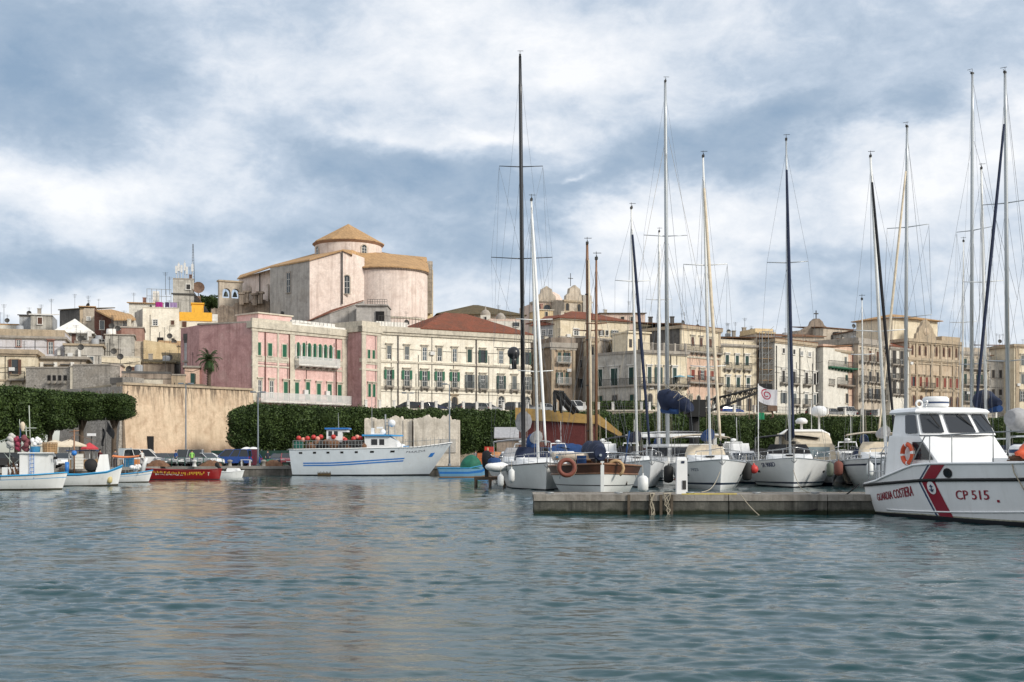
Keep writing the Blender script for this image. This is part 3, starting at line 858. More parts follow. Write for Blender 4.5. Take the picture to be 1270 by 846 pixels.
  return s.part(name, mb, mat)
 def shed(s, zf, zbk, mat, over=.35, x0=None, x1=None, y1=None, th=.16, name='roof'):
  x0 = -over if x0 is None else x0; x1 = s.L + over if x1 is None else x1; y1 = s.dep + over if y1 is None else y1
  mb = MB(); y0 = -over
  mb.prism([(x0, y0), (x1, y0), (x1, y1), (x0, y1)], lambda p: zf if p[1] < 0 else zbk, lambda p: (zf if p[1] < 0 else zbk) + th)
  return s.part(name, mb, mat)
 def gable(s, z, rise, mat, wallm, axis='x', over=.3, name='roof'):
  """ridge runs along axis"""
  mb, gm = MB(), MB(); t = .14
  if axis == 'y':                         # gable faces the viewer
   m = s.L / 2
   gm.prism([(0, 0), (s.L, 0), (s.L, s.dep), (0, s.dep)], z - .02, z)
   for yy in (0.0, s.dep): gm.poly([(0, yy, z), (s.L, yy, z), (m, yy, z + rise)])
   for sg in (0, 1):
    x0 = -over if sg == 0 else s.L + over; ze = z - rise * over / m
    mb.poly([(x0, -over, ze + t), (m, -over, z + rise + t), (m, s.dep + over, z + rise + t), (x0, s.dep + over, ze + t)])
    mb.poly([(x0, -over, ze), (m, -over, z + rise), (m, s.dep + over, z + rise), (x0, s.dep + over, ze)])
    mb.poly([(x0, -over, ze), (m, -over, z + rise), (m, -over, z + rise + t), (x0, -over, ze + t)])
  else:
   m = s.dep / 2
   for xx in (0.0, s.L): gm.poly([(xx, 0, z), (xx, s.dep, z), (xx, m, z + rise)])
   for sg in (0, 1):
    y0 = -over if sg == 0 else s.dep + over; ze = z - rise * over / m
    mb.poly([(-over, y0, ze + t), (-over, m, z + rise + t), (s.L + over, m, z + rise + t), (s.L + over, y0, ze + t)])
    mb.poly([(-over, y0, ze), (-over, m, z + rise), (s.L + over, m, z + rise), (s.L + over, y0, ze)])
    for xx in (-over, s.L + over): mb.poly([(xx, y0, ze), (xx, m, z + rise), (xx, m, z + rise + t), (xx, y0, ze + t)])
    mb.poly([(-over, y0, ze), (s.L + over, y0, ze), (s.L + over, y0, ze + t), (-over, y0, ze + t)])
  s.part('gable_wall', gm, wallm)
  return s.part(name, mb, mat)
 def parapet(s, h, mat, th=.25, z=None, x0=0.0, x1=None, name='parapet'):
  z = s.H if z is None else z; x1 = s.L if x1 is None else x1; e = .03
  mb = MB(); mb.box(x0 - e, x1 + e, -e, th, z + .002, z + h); mb.box(x0 - e, x0 + th, th, s.dep, z + .002, z + h); mb.box(x1 - th, x1 + e, th, s.dep, z + .002, z + h)
  return s.part(name, mb, mat)
 def antenna(s, px, z0, h, dy=2.0, bars=3):
  x = s.x(px); mb = MB(); mb.tube([(x, dy, z0), (x, dy, z0 + h)], .035, 4)
  for k in range(bars): mb.tube([(x - .5 + .1 * k, dy, z0 + h - .12 - .22 * k), (x + .5 - .1 * k, dy, z0 + h - .12 - .22 * k)], .02, 3)
  return s.part('antenna', mb, IRON)
 def chimney(s, px, z0, h, dy=3.0, w=.6, mat=None):
  x = s.x(px); mb = MB().box(x - w / 2, x + w / 2, dy, dy + w, z0, z0 + h).box(x - w / 2 - .08, x + w / 2 + .08, dy - .08, dy + w + .08, z0 + h + .002, z0 + h + .15)
  return s.part('chimney', mb, mat or GREYT)
TILE = tiles('tan_roof_tiles', (0.52, 0.33, 0.17), (0.38, 0.245, 0.135))
TILER = tiles('red_roof_tiles', (0.25, 0.088, 0.055), (0.17, 0.08, 0.055))
TILEG = tiles('mossy_roof_tiles', (0.155, 0.12, 0.072), (0.10, 0.085, 0.055))
TILEB = tiles('brown_roof_tiles', (0.25, 0.13, 0.075), (0.17, 0.10, 0.065))
def st(name, c, **k): return stucco(name, c, **k)
PINK = st('pink_render', (0.70, 0.43, 0.385), dirt=(0.40, 0.22, 0.19), amt=0.35, streak=0.2, seed=1)
SHADED_PINK = st('shaded_pink_render', (0.50, 0.265, 0.255), dirt=(0.22, 0.105, 0.105), amt=0.5, streak=0.3, seed=2)  # pink render with the shade of the left-facing walls put into its colour
CREAM = st('cream_render', (0.77, 0.71, 0.575), dirt=(0.46, 0.38, 0.27), amt=0.22, streak=0.2, seed=3)
GREYW = st('grey_and_shaded_render', (0.47, 0.44, 0.385), amt=0.45, streak=0.4, seed=4)
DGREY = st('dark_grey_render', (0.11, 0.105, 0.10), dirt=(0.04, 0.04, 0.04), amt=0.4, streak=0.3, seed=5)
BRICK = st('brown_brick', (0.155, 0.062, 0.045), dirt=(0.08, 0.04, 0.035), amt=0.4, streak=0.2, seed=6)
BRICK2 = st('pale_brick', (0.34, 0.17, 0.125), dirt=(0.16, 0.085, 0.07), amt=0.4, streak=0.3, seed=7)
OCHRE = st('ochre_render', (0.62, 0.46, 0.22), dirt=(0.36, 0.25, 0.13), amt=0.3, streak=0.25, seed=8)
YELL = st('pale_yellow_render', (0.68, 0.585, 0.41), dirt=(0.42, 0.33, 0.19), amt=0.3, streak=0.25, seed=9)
SALM = st('salmon_render', (0.62, 0.41, 0.29), dirt=(0.36, 0.23, 0.16), amt=0.4, streak=0.25, seed=10)
PALEP = st('pale_pinkish_render', (0.66, 0.485, 0.385), dirt=(0.36, 0.27, 0.22), amt=0.35, streak=0.25, seed=11)
WHITEW = st('white_render', (0.63, 0.60, 0.52), dirt=(0.40, 0.37, 0.32), amt=0.25, streak=0.3, seed=12)
LILAC = st('lilac_white_render', (0.58, 0.565, 0.60), dirt=(0.36, 0.31, 0.27), amt=0.35, streak=0.3, seed=13)
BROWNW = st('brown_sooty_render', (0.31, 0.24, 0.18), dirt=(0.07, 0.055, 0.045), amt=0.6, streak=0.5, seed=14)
STONE = st('weathered_limestone', (0.50, 0.42, 0.32), dirt=(0.17, 0.14, 0.11), amt=0.45, streak=0.4, seed=15)
PALST = st('ornate_ochre_stone', (0.52, 0.40, 0.265), dirt=(0.25, 0.165, 0.10), amt=0.4, streak=0.35, seed=16)
ORANGEW = plain('orange_render', (0.78, 0.42, 0.05), 0.85, var=0.12)
CONCW = st('raw_concrete', (0.48, 0.45, 0.385), dirt=(0.13, 0.12, 0.11), amt=0.5, streak=0.5, seed=17)
BLUEG = st('bluish_grey_render', (0.40, 0.42, 0.44), dirt=(0.2, 0.2, 0.2), amt=0.4, streak=0.35, seed=18)
ALLEY = st('tan_alley_render', (0.50, 0.355, 0.225), amt=.4, streak=.4, seed=20)
SALP = st('faded_salmon_render', (0.64, 0.42, 0.30), dirt=(0.36, 0.25, 0.19), amt=0.4, streak=0.3, seed=19)
CL = ('shut', GREEN, CREAMT, True, True)
# -- pink palazzo ------------------------------------------------------------
b = Bld('pink_palazzo', 'pink palazzo with green shutters, an arcaded loggia and a long white balcony', (313, 170), (431.5, 183), 1.2, ZZ(400, 170), 12, PINK)
H = b.H
zf = lambda py: b.z(py, 313)
# side wall toned darker as shaded, same height, meeting the front at its corner
lf = MB(); A2 = G(247, 173.2, 0)
la = ROOT[b.r].inverted() @ Vector((A2.x, A2.y, 1.2))
lf.prism([(la.x, la.y), (-.02, -.02), (-.02, 6), (la.x + 1, la.y + 6)], 0, H)
lf.box(0, .01, 0, .01, 0, .01)
b.part('side_wall', lf, SHADED_PINK)
cop = MB(); cop.prism([(la.x - .1, la.y - .25), (.1, -.15), (.1, .5), (la.x, la.y + .5)], H, H + .22); b.part('side_coping', cop, GREYT)
b.band(H - .72, .95, .34, CREAMT, back=6)
b.band(H + .235, .42, .05, CREAMT, name='parapet', x1=b.x(385), back=.35)
mb = MB()                                                 # battlement-like balustrade above the loggia
for k in range(11):
 x0 = b.x(364) + (b.x(413) - b.x(364)) * k / 10; mb.box(x0 - .32, x0 + .32, -.05, .35, H + .24, H + .95)
mb.box(b.x(362), b.x(428), -.08, .4, H + .2402, H + .52)
b.part('balustrade', mb, WHITET)
for py, h in ((444.5, .55), (453, .22)): b.band(zf(py + 1), h, .1, CREAMT, name='string_course', back=.4)
for px in (316, 362, 427): b.pil(px, .95, 0, H - .75, CREAMT)
b.pil(344.5, .3, 0, H - .75, CREAMT)
UP = ('shut', GREEN, CREAMT, False, True)
b.row([320.5, 334.5, 352.5], 425, 440.5, 5.2, UP, 320)
b.win(419.5, 434.5, 447.5, 4.2, UP, 419)
b.row([369.5, 376.5, 383.3, 390, 396.6, 403.2, 409.6], 424.5, 444.5, 3.9, ('arch', GREEN, CREAMT, False, False), 369.5)
for px in (366, 373, 380, 386.7, 393.4, 400, 406.4, 412.8):
 x = b.x(px); z0 = b.z(444, 369.5)
 b.part('column', MB().lathe((x, -.14, z0), [(.13, 0), (.09, .1), (.085, 1.65), (.15, 1.8), (.15, 1.9)], 8), WHITET)
b.balc(365, 416, 451.5, 365, 1.1, WHITET, WIRON, 1.05, True)
b.row([322, 336.5], 471.5, 493, 4.6, ('mull', None, CREAMT, True, False), 322)
b.row([354, 367.8, 395, 408.3, 420.8], 473.5, 496, 4.8, ('shut', GREEN, CREAMT, True, False), 354)
b.win(381.5, 474, 496, 4.6, ('shut', GREEN, CREAMT, True, False), 381)
b.balc(318, 430, 496.8, 320, 1.1, WHITET, WIRON, 1.1, True)
for px in (328.5, 358.5, 416.5): b.pipe(px, 2, H - .9, plain('rust_pipe', (0.12, 0.045, 0.035), 0.8))
for px in (378, 405): b.part('air_conditioner', MB().box(b.x(px) - .35, b.x(px) + .35, -.4, -.05, b.z(488, 354), b.z(482.5, 354)), WIRON)
mb = MB(); mb.box(4, 10, 4, 9, H, H + 1.9); b.part('roof_house', mb, PINK); b.part('roof_house_cornice', MB().box(3.8, 10.2, 3.8, 9.2, H + 1.902, H + 2.1), CREAMT)
b.r['label'] = 'long pink palazzo with green shutters, an arcaded loggia and a white balcony'
# projecting wing
b = Bld('pink_wing', 'narrow pink wing with paired green shutters between the pink and white palazzi', (449, 181), (471.3, 184), 1.2, ZZ(406, 181), 9, PINK, side=SHADED_PINK)
lf = MB(); A2 = G(431, 183.2, 0); la = ROOT[b.r].inverted() @ Vector((A2.x, A2.y, 1.2))
lf.prism([(la.x, la.y), (-.02, -.0), (-.02, 5), (la.x + 1, la.y + 5)], 0, b.H); b.part('side_wall', lf, SHADED_PINK)
b.band(b.H - .62, .85, .3, CREAMT, back=5); b.parapet(.75, CREAMT, z=b.H + .24)
cop = MB(); cop.prism([(la.x - .1, la.y - .3), (-.3, -.35), (-.3, .5), (la.x, la.y + .5)], b.H - .62, b.H + .23); b.part('side_cornice', cop, GREYT)
for py, h in ((449, .6), (459, .3)): b.band(b.z(py, 449), h, .14, CREAMT, name='string_course', back=.4)
for px in (451, 469.5): b.pil(px, .8, 0, b.H - .63, CREAMT)
b.row([457.2, 463], 434, 448, 3.0, ('shut', GREEN, CREAMT, False, True), 459)
b.row([457.8, 463.5], 476.5, 492, 3.2, ('shut', GREEN, CREAMT, True, False), 460)
# -- white palazzo -----------------------------------------------------------
b = Bld('white_palazzo', 'long cream white palazzo of three storeys with ten window bays and a red tiled roof', (471.5, 184.3), (658, 197), 2, ZZ(407, 184.3), 15, CREAM)
H = b.H
b.band(H - .55, .85, .42, CREAMT)
b.hip(H + .30, 3.6, TILER, .5, x0=b.x(520), x1=b.L + .3)
for py, h in ((449.5, .30), (481.5, .35)): b.band(b.z(py, 475), h, .12, CREAMT, name='string_course', back=.4)
b.band(0, b.z(505, 475), .12, stucco('cream_plinth', (0.52, 0.47, 0.38)), name='plinth', back=.4)
top = [482.5, 504.5, 526.5, 545, 563.7, 582.2, 598.7, 621.2, 637.5, 653]
for i, px in enumerate(top):
 b.win(px, 429 - .2 * 0, 445, 5.4, (['half mull', 'half mull', 'mull pale', 'half mull', 'mull pale', 'shut', 'shut', 'mull pale', 'shut', 'shut'][i], [DGREEN, BROWN, None, GREYSH, None, DGREEN, DGREEN, None, DGREEN, DGREEN][i] if i not in (0, 1, 3) else GREYSH, CREAMT, True, False), 482.5)
for i, px in enumerate(top):
 if i < 5: b.win(px, 458.5, 478, 6.2, ('open half mull', GREEN, CREAMT, True, False), 482.5)
 else: b.win(px + .2, 461, 478.5, 5.6, ('shut' if i != 7 else 'open mull', GREYSH if i != 7 else DGREEN, CREAMT, True, False), 482.5)
 b.balc(px - 5, px + 5, 478.6, 482.5, .55, GREYT, GREYSH, .95)
for px in (621.5, 653.5): b.win(px, 487.5, 504, 8, ('arch mull', None, CREAMT, False, False), 482.5)
b.win(563.5, 490, 507, 7, ('arch', DKSH, OCHRET, True, False), 482.5, 'portal')
for px in (493.5, 590.5): b.pipe(px, 4, H - .5, plain('brown_pipe', (0.10, 0.085, 0.08), 0.8), .09)
b.part('roof_terrace_wall', MB().box(b.x(480), b.x(519), 4, 4.3, H + .302, H + 1.5).box(b.x(480), b.x(519), 4.3, 9, H + .302, H + .9), WHITET)
mb = MB()
for k in range(16):
 x = b.x(481) + (b.x(538) - b.x(481)) * k / 15; mb.box(x - .02, x + .02, 3.4, 3.44, H + .3, H + 2.3)
mb.tube([(b.x(481), 3.42, H + 2.3), (b.x(538), 3.42, H + 2.3)], .03, 4); b.part('terrace_railing', mb, IRON)
# -- alley houses ------------------------------------------------------------
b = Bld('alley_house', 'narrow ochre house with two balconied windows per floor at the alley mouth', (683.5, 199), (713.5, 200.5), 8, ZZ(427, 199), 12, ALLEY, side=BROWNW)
H = b.H
b.band(H - .5, .8, .3, GREYT); b.parapet(.8, BROWNW, z=H + .3)
for px in (685.5, 711.5): b.pil(px, .5, 0, H - .5, OCHRET)
for py0, py1, pb in ((437, 449, 449.5), (461.5, 475.5, 476)):
 b.row([693.7, 703], py0, py1, 4.4, ('shut', DGREEN, OCHRET, True, False), 693)
 b.balc(690, 707, pb, 693, .7, GREYT, WIRON, .95)
b.door(698, 488, 8)
b = Bld('sooty_house', 'sooty brown house wall on the left side of the alley behind the black mast', (658.5, 204), (684, 202.5), 8, ZZ(421, 203), 14, BROWNW)
b.band(b.H - .3, .4, .2, GREYT); b.row([672, 679], 440, 452, 4, ('shut', DKSH, GREYT, False, True), 672); b.row([672, 679], 465, 478, 4, ('shut', DKSH, GREYT, False, True), 672)
b = Bld('grey_gable_house', 'grey house with pairs of small windows and a red pitched roof above the alley', (660, 213), (695, 210), 9, ZZ(404, 213), 10, BLUEG, side=YELL)
b.row([674.5, 683], 409.5, 415.5, 4.6, ('mull', None, WHITET, False, True), 674); b.gable(b.H, 2.0, TILER, BLUEG, 'x', .3)
b = Bld('yellow_attic_house', 'yellow house with a red tiled roof high behind the alley', (695, 208.5), (781, 215), 9, ZZ(394, 208.5), 11, YELL)
b.band(b.H - .25, .3, .3, CREAMT); b.hip(b.H + .05, 1.9, TILER, .5)
b.win(714.5, 408, 415.5, 6, ('mull', None, WHITET, False, True), 714); b.row([745.5, 752.5], 409.5, 416, 3, ('shut', DKSH, WHITET, False, True), 745)
b.win(762, 409, 417, 4.6, ('shut', GREYSH, WHITET, False, True), 745)
b.band(b.z(420.5, 730), .25, .25, GREYT, name='string_course', back=.4); b.row([746, 752.5, 760], 428, 437, 3.6, ('arch', DKSH, OCHRET, False, True), 746)
b.row([733, 766], 428, 437, 3.6, ('shut', DKSH, OCHRET, True, True), 746)
b = Bld('dark_party_wall', 'dark stained party wall standing on the right side of the alley', (713.8, 203), (729, 202), 8, ZZ(418, 203), 9, BROWNW, side=STONE)
b.band(b.H - .2, .3, .15, GREYT); b.row([721], 446, 456, 3.2, ('shut', DKSH, GREYT, False, True), 721); b.row([721], 470, 481, 3.2, ('shut', DKSH, GREYT, False, True), 721)
b = Bld('ochre_side_house', 'tall narrow cream house behind the wooden masts of the ketch', (727, 201), (742, 201.5), 8, ZZ(421, 201), 9, YELL)
b.band(b.H - .3, .5, .2, OCHRET); b.row([734], 430, 441, 4, ('shut', DKSH, OCHRET, True, False), 734); b.row([734], 452, 463, 4, ('shut', DKSH, OCHRET, True, False), 734)
# -- white corner house with roof terrace ------------------------------------
b = Bld('corner_house', 'two storey cream corner house, shaded grey at left, with a roof terrace and dark green shutters', (795, 191), (852, 195), 8, ZZ(435, 191), 12, YELL)
H = b.H
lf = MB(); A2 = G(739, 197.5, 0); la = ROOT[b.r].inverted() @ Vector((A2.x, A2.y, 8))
lf.prism([(la.x, la.y), (-.003, 0), (-.003, 8), (la.x + 1, la.y + 8)], 0, H); b.part('side_wall', lf, GREYW)  # whitish left face, its shade put into the colour as grey
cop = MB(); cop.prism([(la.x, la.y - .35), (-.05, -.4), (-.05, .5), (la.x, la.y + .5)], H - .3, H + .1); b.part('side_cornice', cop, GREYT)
b.band(H - .3, .45, .35, GREYT)
# its left face carries windows of its own
rzs = math.atan2(-la.y, -la.x)
def side_win(fx, zc, w, h, style):
 fr, gl, s1, s2 = win_mesh(w, h, style); p = Vector((la.x, la.y, 0)).lerp(Vector((0, 0, 0)), fx)
 o = link('window', fr, b.r, (p.x, p.y, zc), rzs); link('pane', gl, o)
 for m in (s1, s2):
  if m is not None: link('shutter', m, o)
zb1, zt1 = b.z(476.5, 797), b.z(455, 797)
for fx in (.10, .42, .80): side_win(fx, zb1, 1.0 if fx != .42 else 1.35, zt1 - zb1, ('shut', DGREEN, WHITET, True, False))
for fx, m in ((.10, DGREEN), (.43, DKSH), (.82, DGREEN)): side_win(fx, b.z(503, 797), 1.0, b.z(489, 797) - b.z(503, 797), ('shut', m, GREYT, False, True))
bl = MB(); bl.prism([(la.x, la.y - 1.0), (-.1, -1.0), (-.1, -.01), (la.x, la.y - .01)], zb1 - .3, zb1 - .02); 
o = b.part('side_balcony', bl, GREYT); rl = MB()
for k in range(46):
 p = Vector((la.x, la.y - .95, 0)).lerp(Vector((-.1, -.95, 0)), k / 45); rl.box(p.x - .016, p.x + .016, p.y - .016, p.y + .016, zb1 - .02, zb1 + 1.0)
rl.tube([(la.x, la.y - .95, zb1 + 1.0), (-.1, -.95, zb1 + 1.0)], .03, 4); b.part('railing', rl, IRON, o)
b.row([805.3, 816.5, 826.8, 836.5], 455, 475.5, 4.6, ('shut', DGREEN, WHITET, True, False), 805)
b.balc(796, 852, 476.5, 797, 1.0, GREYT, IRON, 1.0)
b.win(806, 488.5, 502, 5.5, ('arch', DKSH, GREYT, False, True), 806); b.row([818, 835], 489, 503, 4.6, ('shut', DKSH, GREYT, False, True), 806)
b.pipe(831.5, 1, H - .3)
mb = MB()
for k in range(40):
 x = k * b.L / 39; mb.box(x - .02, x + .02, .1, .14, H + .15, H + 1.25)
mb.tube([(0, .12, H + 1.25), (b.L, .12, H + 1.25)], .04, 4)
for k in range(5): mb.box(k * (b.L - .3) / 4, k * (b.L - .3) / 4 + .3, 0, .3, H + .15, H + 1.4)
b.part('terrace_railing', mb, GREYT)
b.part('terrace_room', MB().box(b.x(798), b.x(826), 4.5, 9, H + .15, H + 3.2).box(b.x(797), b.x(827), 4.2, 9.2, H + 3.201, H + 3.45), [YELL])
b.part('terrace_window', MB().box(b.x(811), b.x(814.5), 4.45, 4.49, H + .2, H + 2.3).box(b.x(800), b.x(803.5), 4.45, 4.49, H + .9, H + 2.2), DKSH)
b = Bld('slate_house', 'dark grey rendered house with brown roof above the roof terrace', (788, 206), (846, 205), 9, ZZ(416, 205), 12, DGREY, side=GREYW)
b.gable(b.H, 2.6, TILEG, DGREY, 'x', .35)
for px in (806, 833.5): b.chimney(px, b.H + 1.4, 2.2, 5, .7, DGREY)
b = Bld('dark_gable_house', 'low dark roofed house behind the terrace of the corner house, with a sloping lean to', (760, 207), (790, 207), 9, ZZ(428, 206), 10, GREYW)
b.shed(b.z(433, 770), b.z(412, 770), TILEG)
# -- salmon and cream houses -------------------------------------------------
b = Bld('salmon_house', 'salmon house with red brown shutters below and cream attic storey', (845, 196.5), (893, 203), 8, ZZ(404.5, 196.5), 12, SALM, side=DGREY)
H = b.H
b.part('attic_front', MB().box(-.02, b.L + .02, -.06, .3, b.z(434, 846), H - .002), YELL)
b.band(H - .35, .5, .35, OCHRET); b.shed(H + .15, H + 1.6, TILEB)
b.row([858.5, 869, 880.5], 418, 429, 3.6, ('shut', BROWN, CREAMT, True, False), 858)
b.balc(845.5, 893, 434.5, 846, .7, GREYT, IRON, 1.0)
b.row([859, 870.5, 882.5], 458.5, 470.5, 4.6, ('shut', REDSH, CREAMT, True, False), 859)
b.balc(850, 893, 473.5, 852, .9, GREYT, IRON, 1.0)
b.row([856, 866, 877, 887], 490, 503, 4.6, ('arch', DKSH, CREAMT, False, False), 856)
b.band(b.z(443, 846), .3, .15, CREAMT, name='string_course', back=.4); b.pil(892, .5, 0, H - .4, OCHRET)
b = Bld('cream_house', 'cream house with two rows of three dark green shuttered windows', (893.5, 203.5), (938, 207), 8, ZZ(421.5, 203.5), 12, YELL)
H = b.H
b.band(H - .95, .35, .3, GREYT); b.parapet(.15, STONE)
b.row([901.7, 914, 926.2], 440.5, 452, 4.0, ('shut', DGREEN, WHITET, True, False), 901)
b.row([902.7, 915.3, 927.6], 467.5, 480, 4.2, ('shut', DGREEN, WHITET, True, False), 902)
for px in (901.7, 914, 926.2): b.balc(px - 4.3, px + 4.3, 457, 901, .55, GREYT, IRON, .95)
for px in (902.7, 915.3, 927.6): b.balc(px - 4.3, px + 4.3, 484.5, 902, .55, GREYT, IRON, .95)
b.row([903, 916, 929], 494, 509, 5, ('shut', DKSH, GREYT, False, False), 903)
b = Bld('scaffolded_house', 'narrow brown house front behind builders scaffolding', (938.5, 208), (960.5, 209), 8, ZZ(413.5, 208), 12, BROWNW, side=STONE)
b.row([941, 947, 955.5], 434, 444, 3, ('shut', DKSH, OCHRET, False, True), 941); b.row([943, 955.5], 459.5, 471, 3.4, ('shut', DKSH, OCHRET, True, False), 943); b.row([944, 955.5], 485, 497, 3.4, ('shut', DKSH, OCHRET, True, False), 943)
b.part('roof_terrace', MB().box(-.1, b.L + .1, -.3, 6, b.H + .002, b.H + .25).box(0, b.L, .5, 6, b.H + .251, b.H + .9), OCHRE)
sc = thing('scaffolding', 'grey tube scaffolding standing against the narrow brown house', 'scaffolding', G(946, 205.6, 8.5), b.rz)
mb, dk = MB(), MB(); zt = ZZ(411, 205.6) - 8.5
for x in (-.1, 1.05, 2.1):
 for y in (0, .9): mb.tube([(x, y, 0), (x, y, zt)], .05, 5)
for k in range(1, 9):
 z = zt * k / 8 - .9
 for y in (0, .9): mb.tube([(-.1, y, z + .9), (2.1, y, z + .9)], .04, 4)
 dk.box(-.1, 2.1, .05, .85, z - .06, z)
 mb.tube([(-.1, 0, z), (2.1, 0, z + zt / 8)], .03, 4)
mb.build('poles', STEEL, sc); dk.build('decks', PINE, sc)
b = Bld('tall_white_house', 'tall white house with balconied windows and a stepped brown roof', (960.8, 206), (1011.5, 215), 8, ZZ(421, 206), 13, WHITEW, side=GREYW)
H = b.H
b.band(H - .35, .5, .3, OCHRET); b.shed(H + .15, H + 1.2, TILEB)
# side return seen on the right
b.row([961.5 + 10, 971.5 + 13], 432, 438, 2.6, ('shut', DKSH, WHITET, False, True), 971)
b.row([994, 1003.8], 436, 441, 3.2, ('mull', None, WHITET, False, True), 994)
b.row([971.2, 984.5, 999.8, 1010], 459.5, 474, 3.5, ('shut', DKSH, WHITET, True, False), 971)
b.row([971.8, 985.5, 999.5, 1010], 487, 500, 3.6, ('shut', GREYSH, WHITET, True, False), 971)
for px in (971.2, 984.5, 999.8):
 b.balc(px - 4, px + 4, 474.5, 971, .7, GREYT, IRON, .95); 
for px in (985.5, 999.5): b.balc(px - 4, px + 4, 500.5, 971, .6, GREYT, IRON, .95)
for px in (962.5, 991.5): b.pipe(px, 1, H - 1.0)
b = Bld('white_return_house', 'narrow whitewashed house end with small windows, between white and salmon fronts', (1011.5, 216), (1021, 215), 8, ZZ(431, 216), 12, WHITEW)
b.row([1013.5], 462, 475, 3.2, ('shut', DKSH, WHITET, True, True), 1013); b.row([1013.5], 487, 500, 3.2, ('shut', DGREEN, WHITET, True, True), 1013)
b.shed(b.H, b.H + 1.0, TILEB, .2)
b = Bld('green_balcony_house', 'pale salmon house with a long green undersided balcony', (1021, 216), (1064, 224), 8, ZZ(433, 216), 13, SALP)
H = b.H
b.band(H - .2, .4, .3, OCHRET); b.parapet(.7, SALP, z=H + .2)
b.row([1028, 1038.8, 1048, 1059], 441, 450, 3.2, ('shut', GREYSH, CREAMT, False, True), 1028)
GRN = plain('green_balcony_paint', (0.03, 0.13, 0.075), 0.8, var=0.3)
b.balc(1024.5, 1064, 454.5, 1025, 1.1, GRN, IRON, 1.0)
b.row([1029, 1039, 1049.5, 1060], 463.5, 475.5, 3.2, ('shut', DGREEN, CREAMT, False, True), 1029)
b.balc(1037, 1056, 477, 1038, .9, BROWNW, IRON, 1.2); b.balc(1025, 1032.5, 477, 1028, .6, GREYT, IRON, .95); b.balc(1057.5, 1063.5, 477, 1060, .6, GREYT, IRON, .95)
b.row([1030, 1039.5, 1050, 1060.5], 487, 499, 3.2, ('shut', DKSH, CREAMT, False, True), 1030)
for px in (1035, 1056.8): b.pipe(px, 1, H - .3, REDSH, .06)
b = Bld('balustraded_house', 'cream grey house of four storeys with many small balconies, right of the salmon one', (1064.5, 222), (1104, 230), 8, ZZ(424, 222), 14, STONE)
H = b.H
b.band(H - .3, .5, .3, GREYT); b.parapet(.6, GREYT, z=H + .2)
for r, (a, c) in enumerate(((434, 447), (460, 472), (481, 494))):
 b.row([1069, 1078.8, 1088, 1098], a, c, 3.2, ('shut', DKSH if r else BROWN, CREAMT, True, False), 1069)
 for px in (1069, 1078.8, 1088, 1098): b.balc(px - 3.6, px + 3.6, c + .6, 1069, .6, GREYT, IRON, .95)
b = Bld('grey_shuttered_house', 'grey white house with tall black windows beside the ornate ochre palazzo', (1104, 228), (1128, 232), 8, ZZ(431, 228), 14, WHITEW)
b.band(b.H - .2, .4, .3, GREYT)
for a, c in ((434.5, 451), (455, 469), (473, 488)):
 b.row([1108.5, 1118], a, c, 4.4, ('shut', DKSH, GREYT, True, False), 1108)
 for px in (1108.5, 1118): b.balc(px - 4, px + 4, c + .6, 1108, .6, GREYT, IRON, .95)
b.gable(b.H + .2, 2.0, TILER, GREYW, 'x', .3)
# -- ornate ochre palazzo ----------------------------------------------------
b = Bld('ornate_palazzo', 'ornate ochre stone palazzo with a carved pediment and a tiled attic', (1126.5, 232), (1191, 240), 8, ZZ(421, 232), 16, PALST)
H = b.H
b.band(H - .4, .6, .45, OCHRET); b.parapet(.9, OCHRET, z=H + .2, x0=b.x(1168), name='balustrade')
mid = b.x(1148)
mb = MB()
prof = [(-2.9, 0), (-2.7, 1.0), (-2.2, 1.3), (-1.9, 2.2), (-1.3, 2.6), (-.9, 3.4), (0, 3.8), (.9, 3.4), (1.3, 2.6), (1.9, 2.2), (2.2, 1.3), (2.7, 1.0), (2.9, 0)]
ptsf = [(mid + x, -.15, H + .2 + z) for x, z in prof]; ptsb = [(mid + x, .45, H + .2 + z) for x, z in prof]
mb.poly(ptsf[::-1]); mb.poly(ptsb)
for k in range(len(prof) - 1): mb.poly([ptsf[k], ptsf[k + 1], ptsb[k + 1], ptsb[k]])
pd = b.part('pediment', mb, OCHRET); b.part('roundel', MB().lathe((mid, -.2, H + 1.7), [(.75, 0), (.5, .12), (.0, .16)], 14, M=Matrix.Rotation(R(90), 4, 'X')), PALST, pd)
b.part('attic', MB().box(b.x(1128), b.x(1184), 4, 13, H + .21, H + 4.6), YELL)
b.hip(H + 4.6, 1.3, TILE, .3, x0=b.x(1126), x1=b.x(1187), y0=3.2, y1=14, name='attic_roof')
b.part('attic_window', MB().box(b.x(1166.5), b.x(1171), 3.93, 3.99, H + 1.5, H + 2.9).box(b.x(1173.5), b.x(1177), 3.93, 3.99, H + .9, H + 3.2).lathe((b.x(1164), 3.9, H + 2.8), [(.0, 0), (.55, 0)], 12, M=Matrix.Rotation(R(90), 4, 'X')), DKSH)
WP = ('arch', BROWN, OCHRET, True, False)
b.row([1131, 1140, 1147.5, 1161, 1170, 1177, 1185.5], 428, 440, 2.8, WP, 1131)
b.band(b.z(446.5, 1131), .5, .3, OCHRET, name='string_course', back=.4); b.band(b.z(451, 1131), .3, .15, OCHRET, name='string_course', back=.4)
b.row([1132.5, 1141.5, 1149, 1162, 1171.5, 1178.5, 1186.5], 467, 479, 3.0, ('shut', REDSH, OCHRET, True, True), 1132)
b.band(b.z(484, 1131), .4, .2, OCHRET, name='string_course', back=.4)
b.row([1133, 1142, 1150, 1162, 1172, 1179, 1187], 490, 503, 4, ('arch', BROWN, OCHRET, False, False), 1133)
for px in (1128, 1136.5, 1155, 1166.5, 1182, 1190): b.pil(px, .55, 0, H - .45, OCHRET, .2)
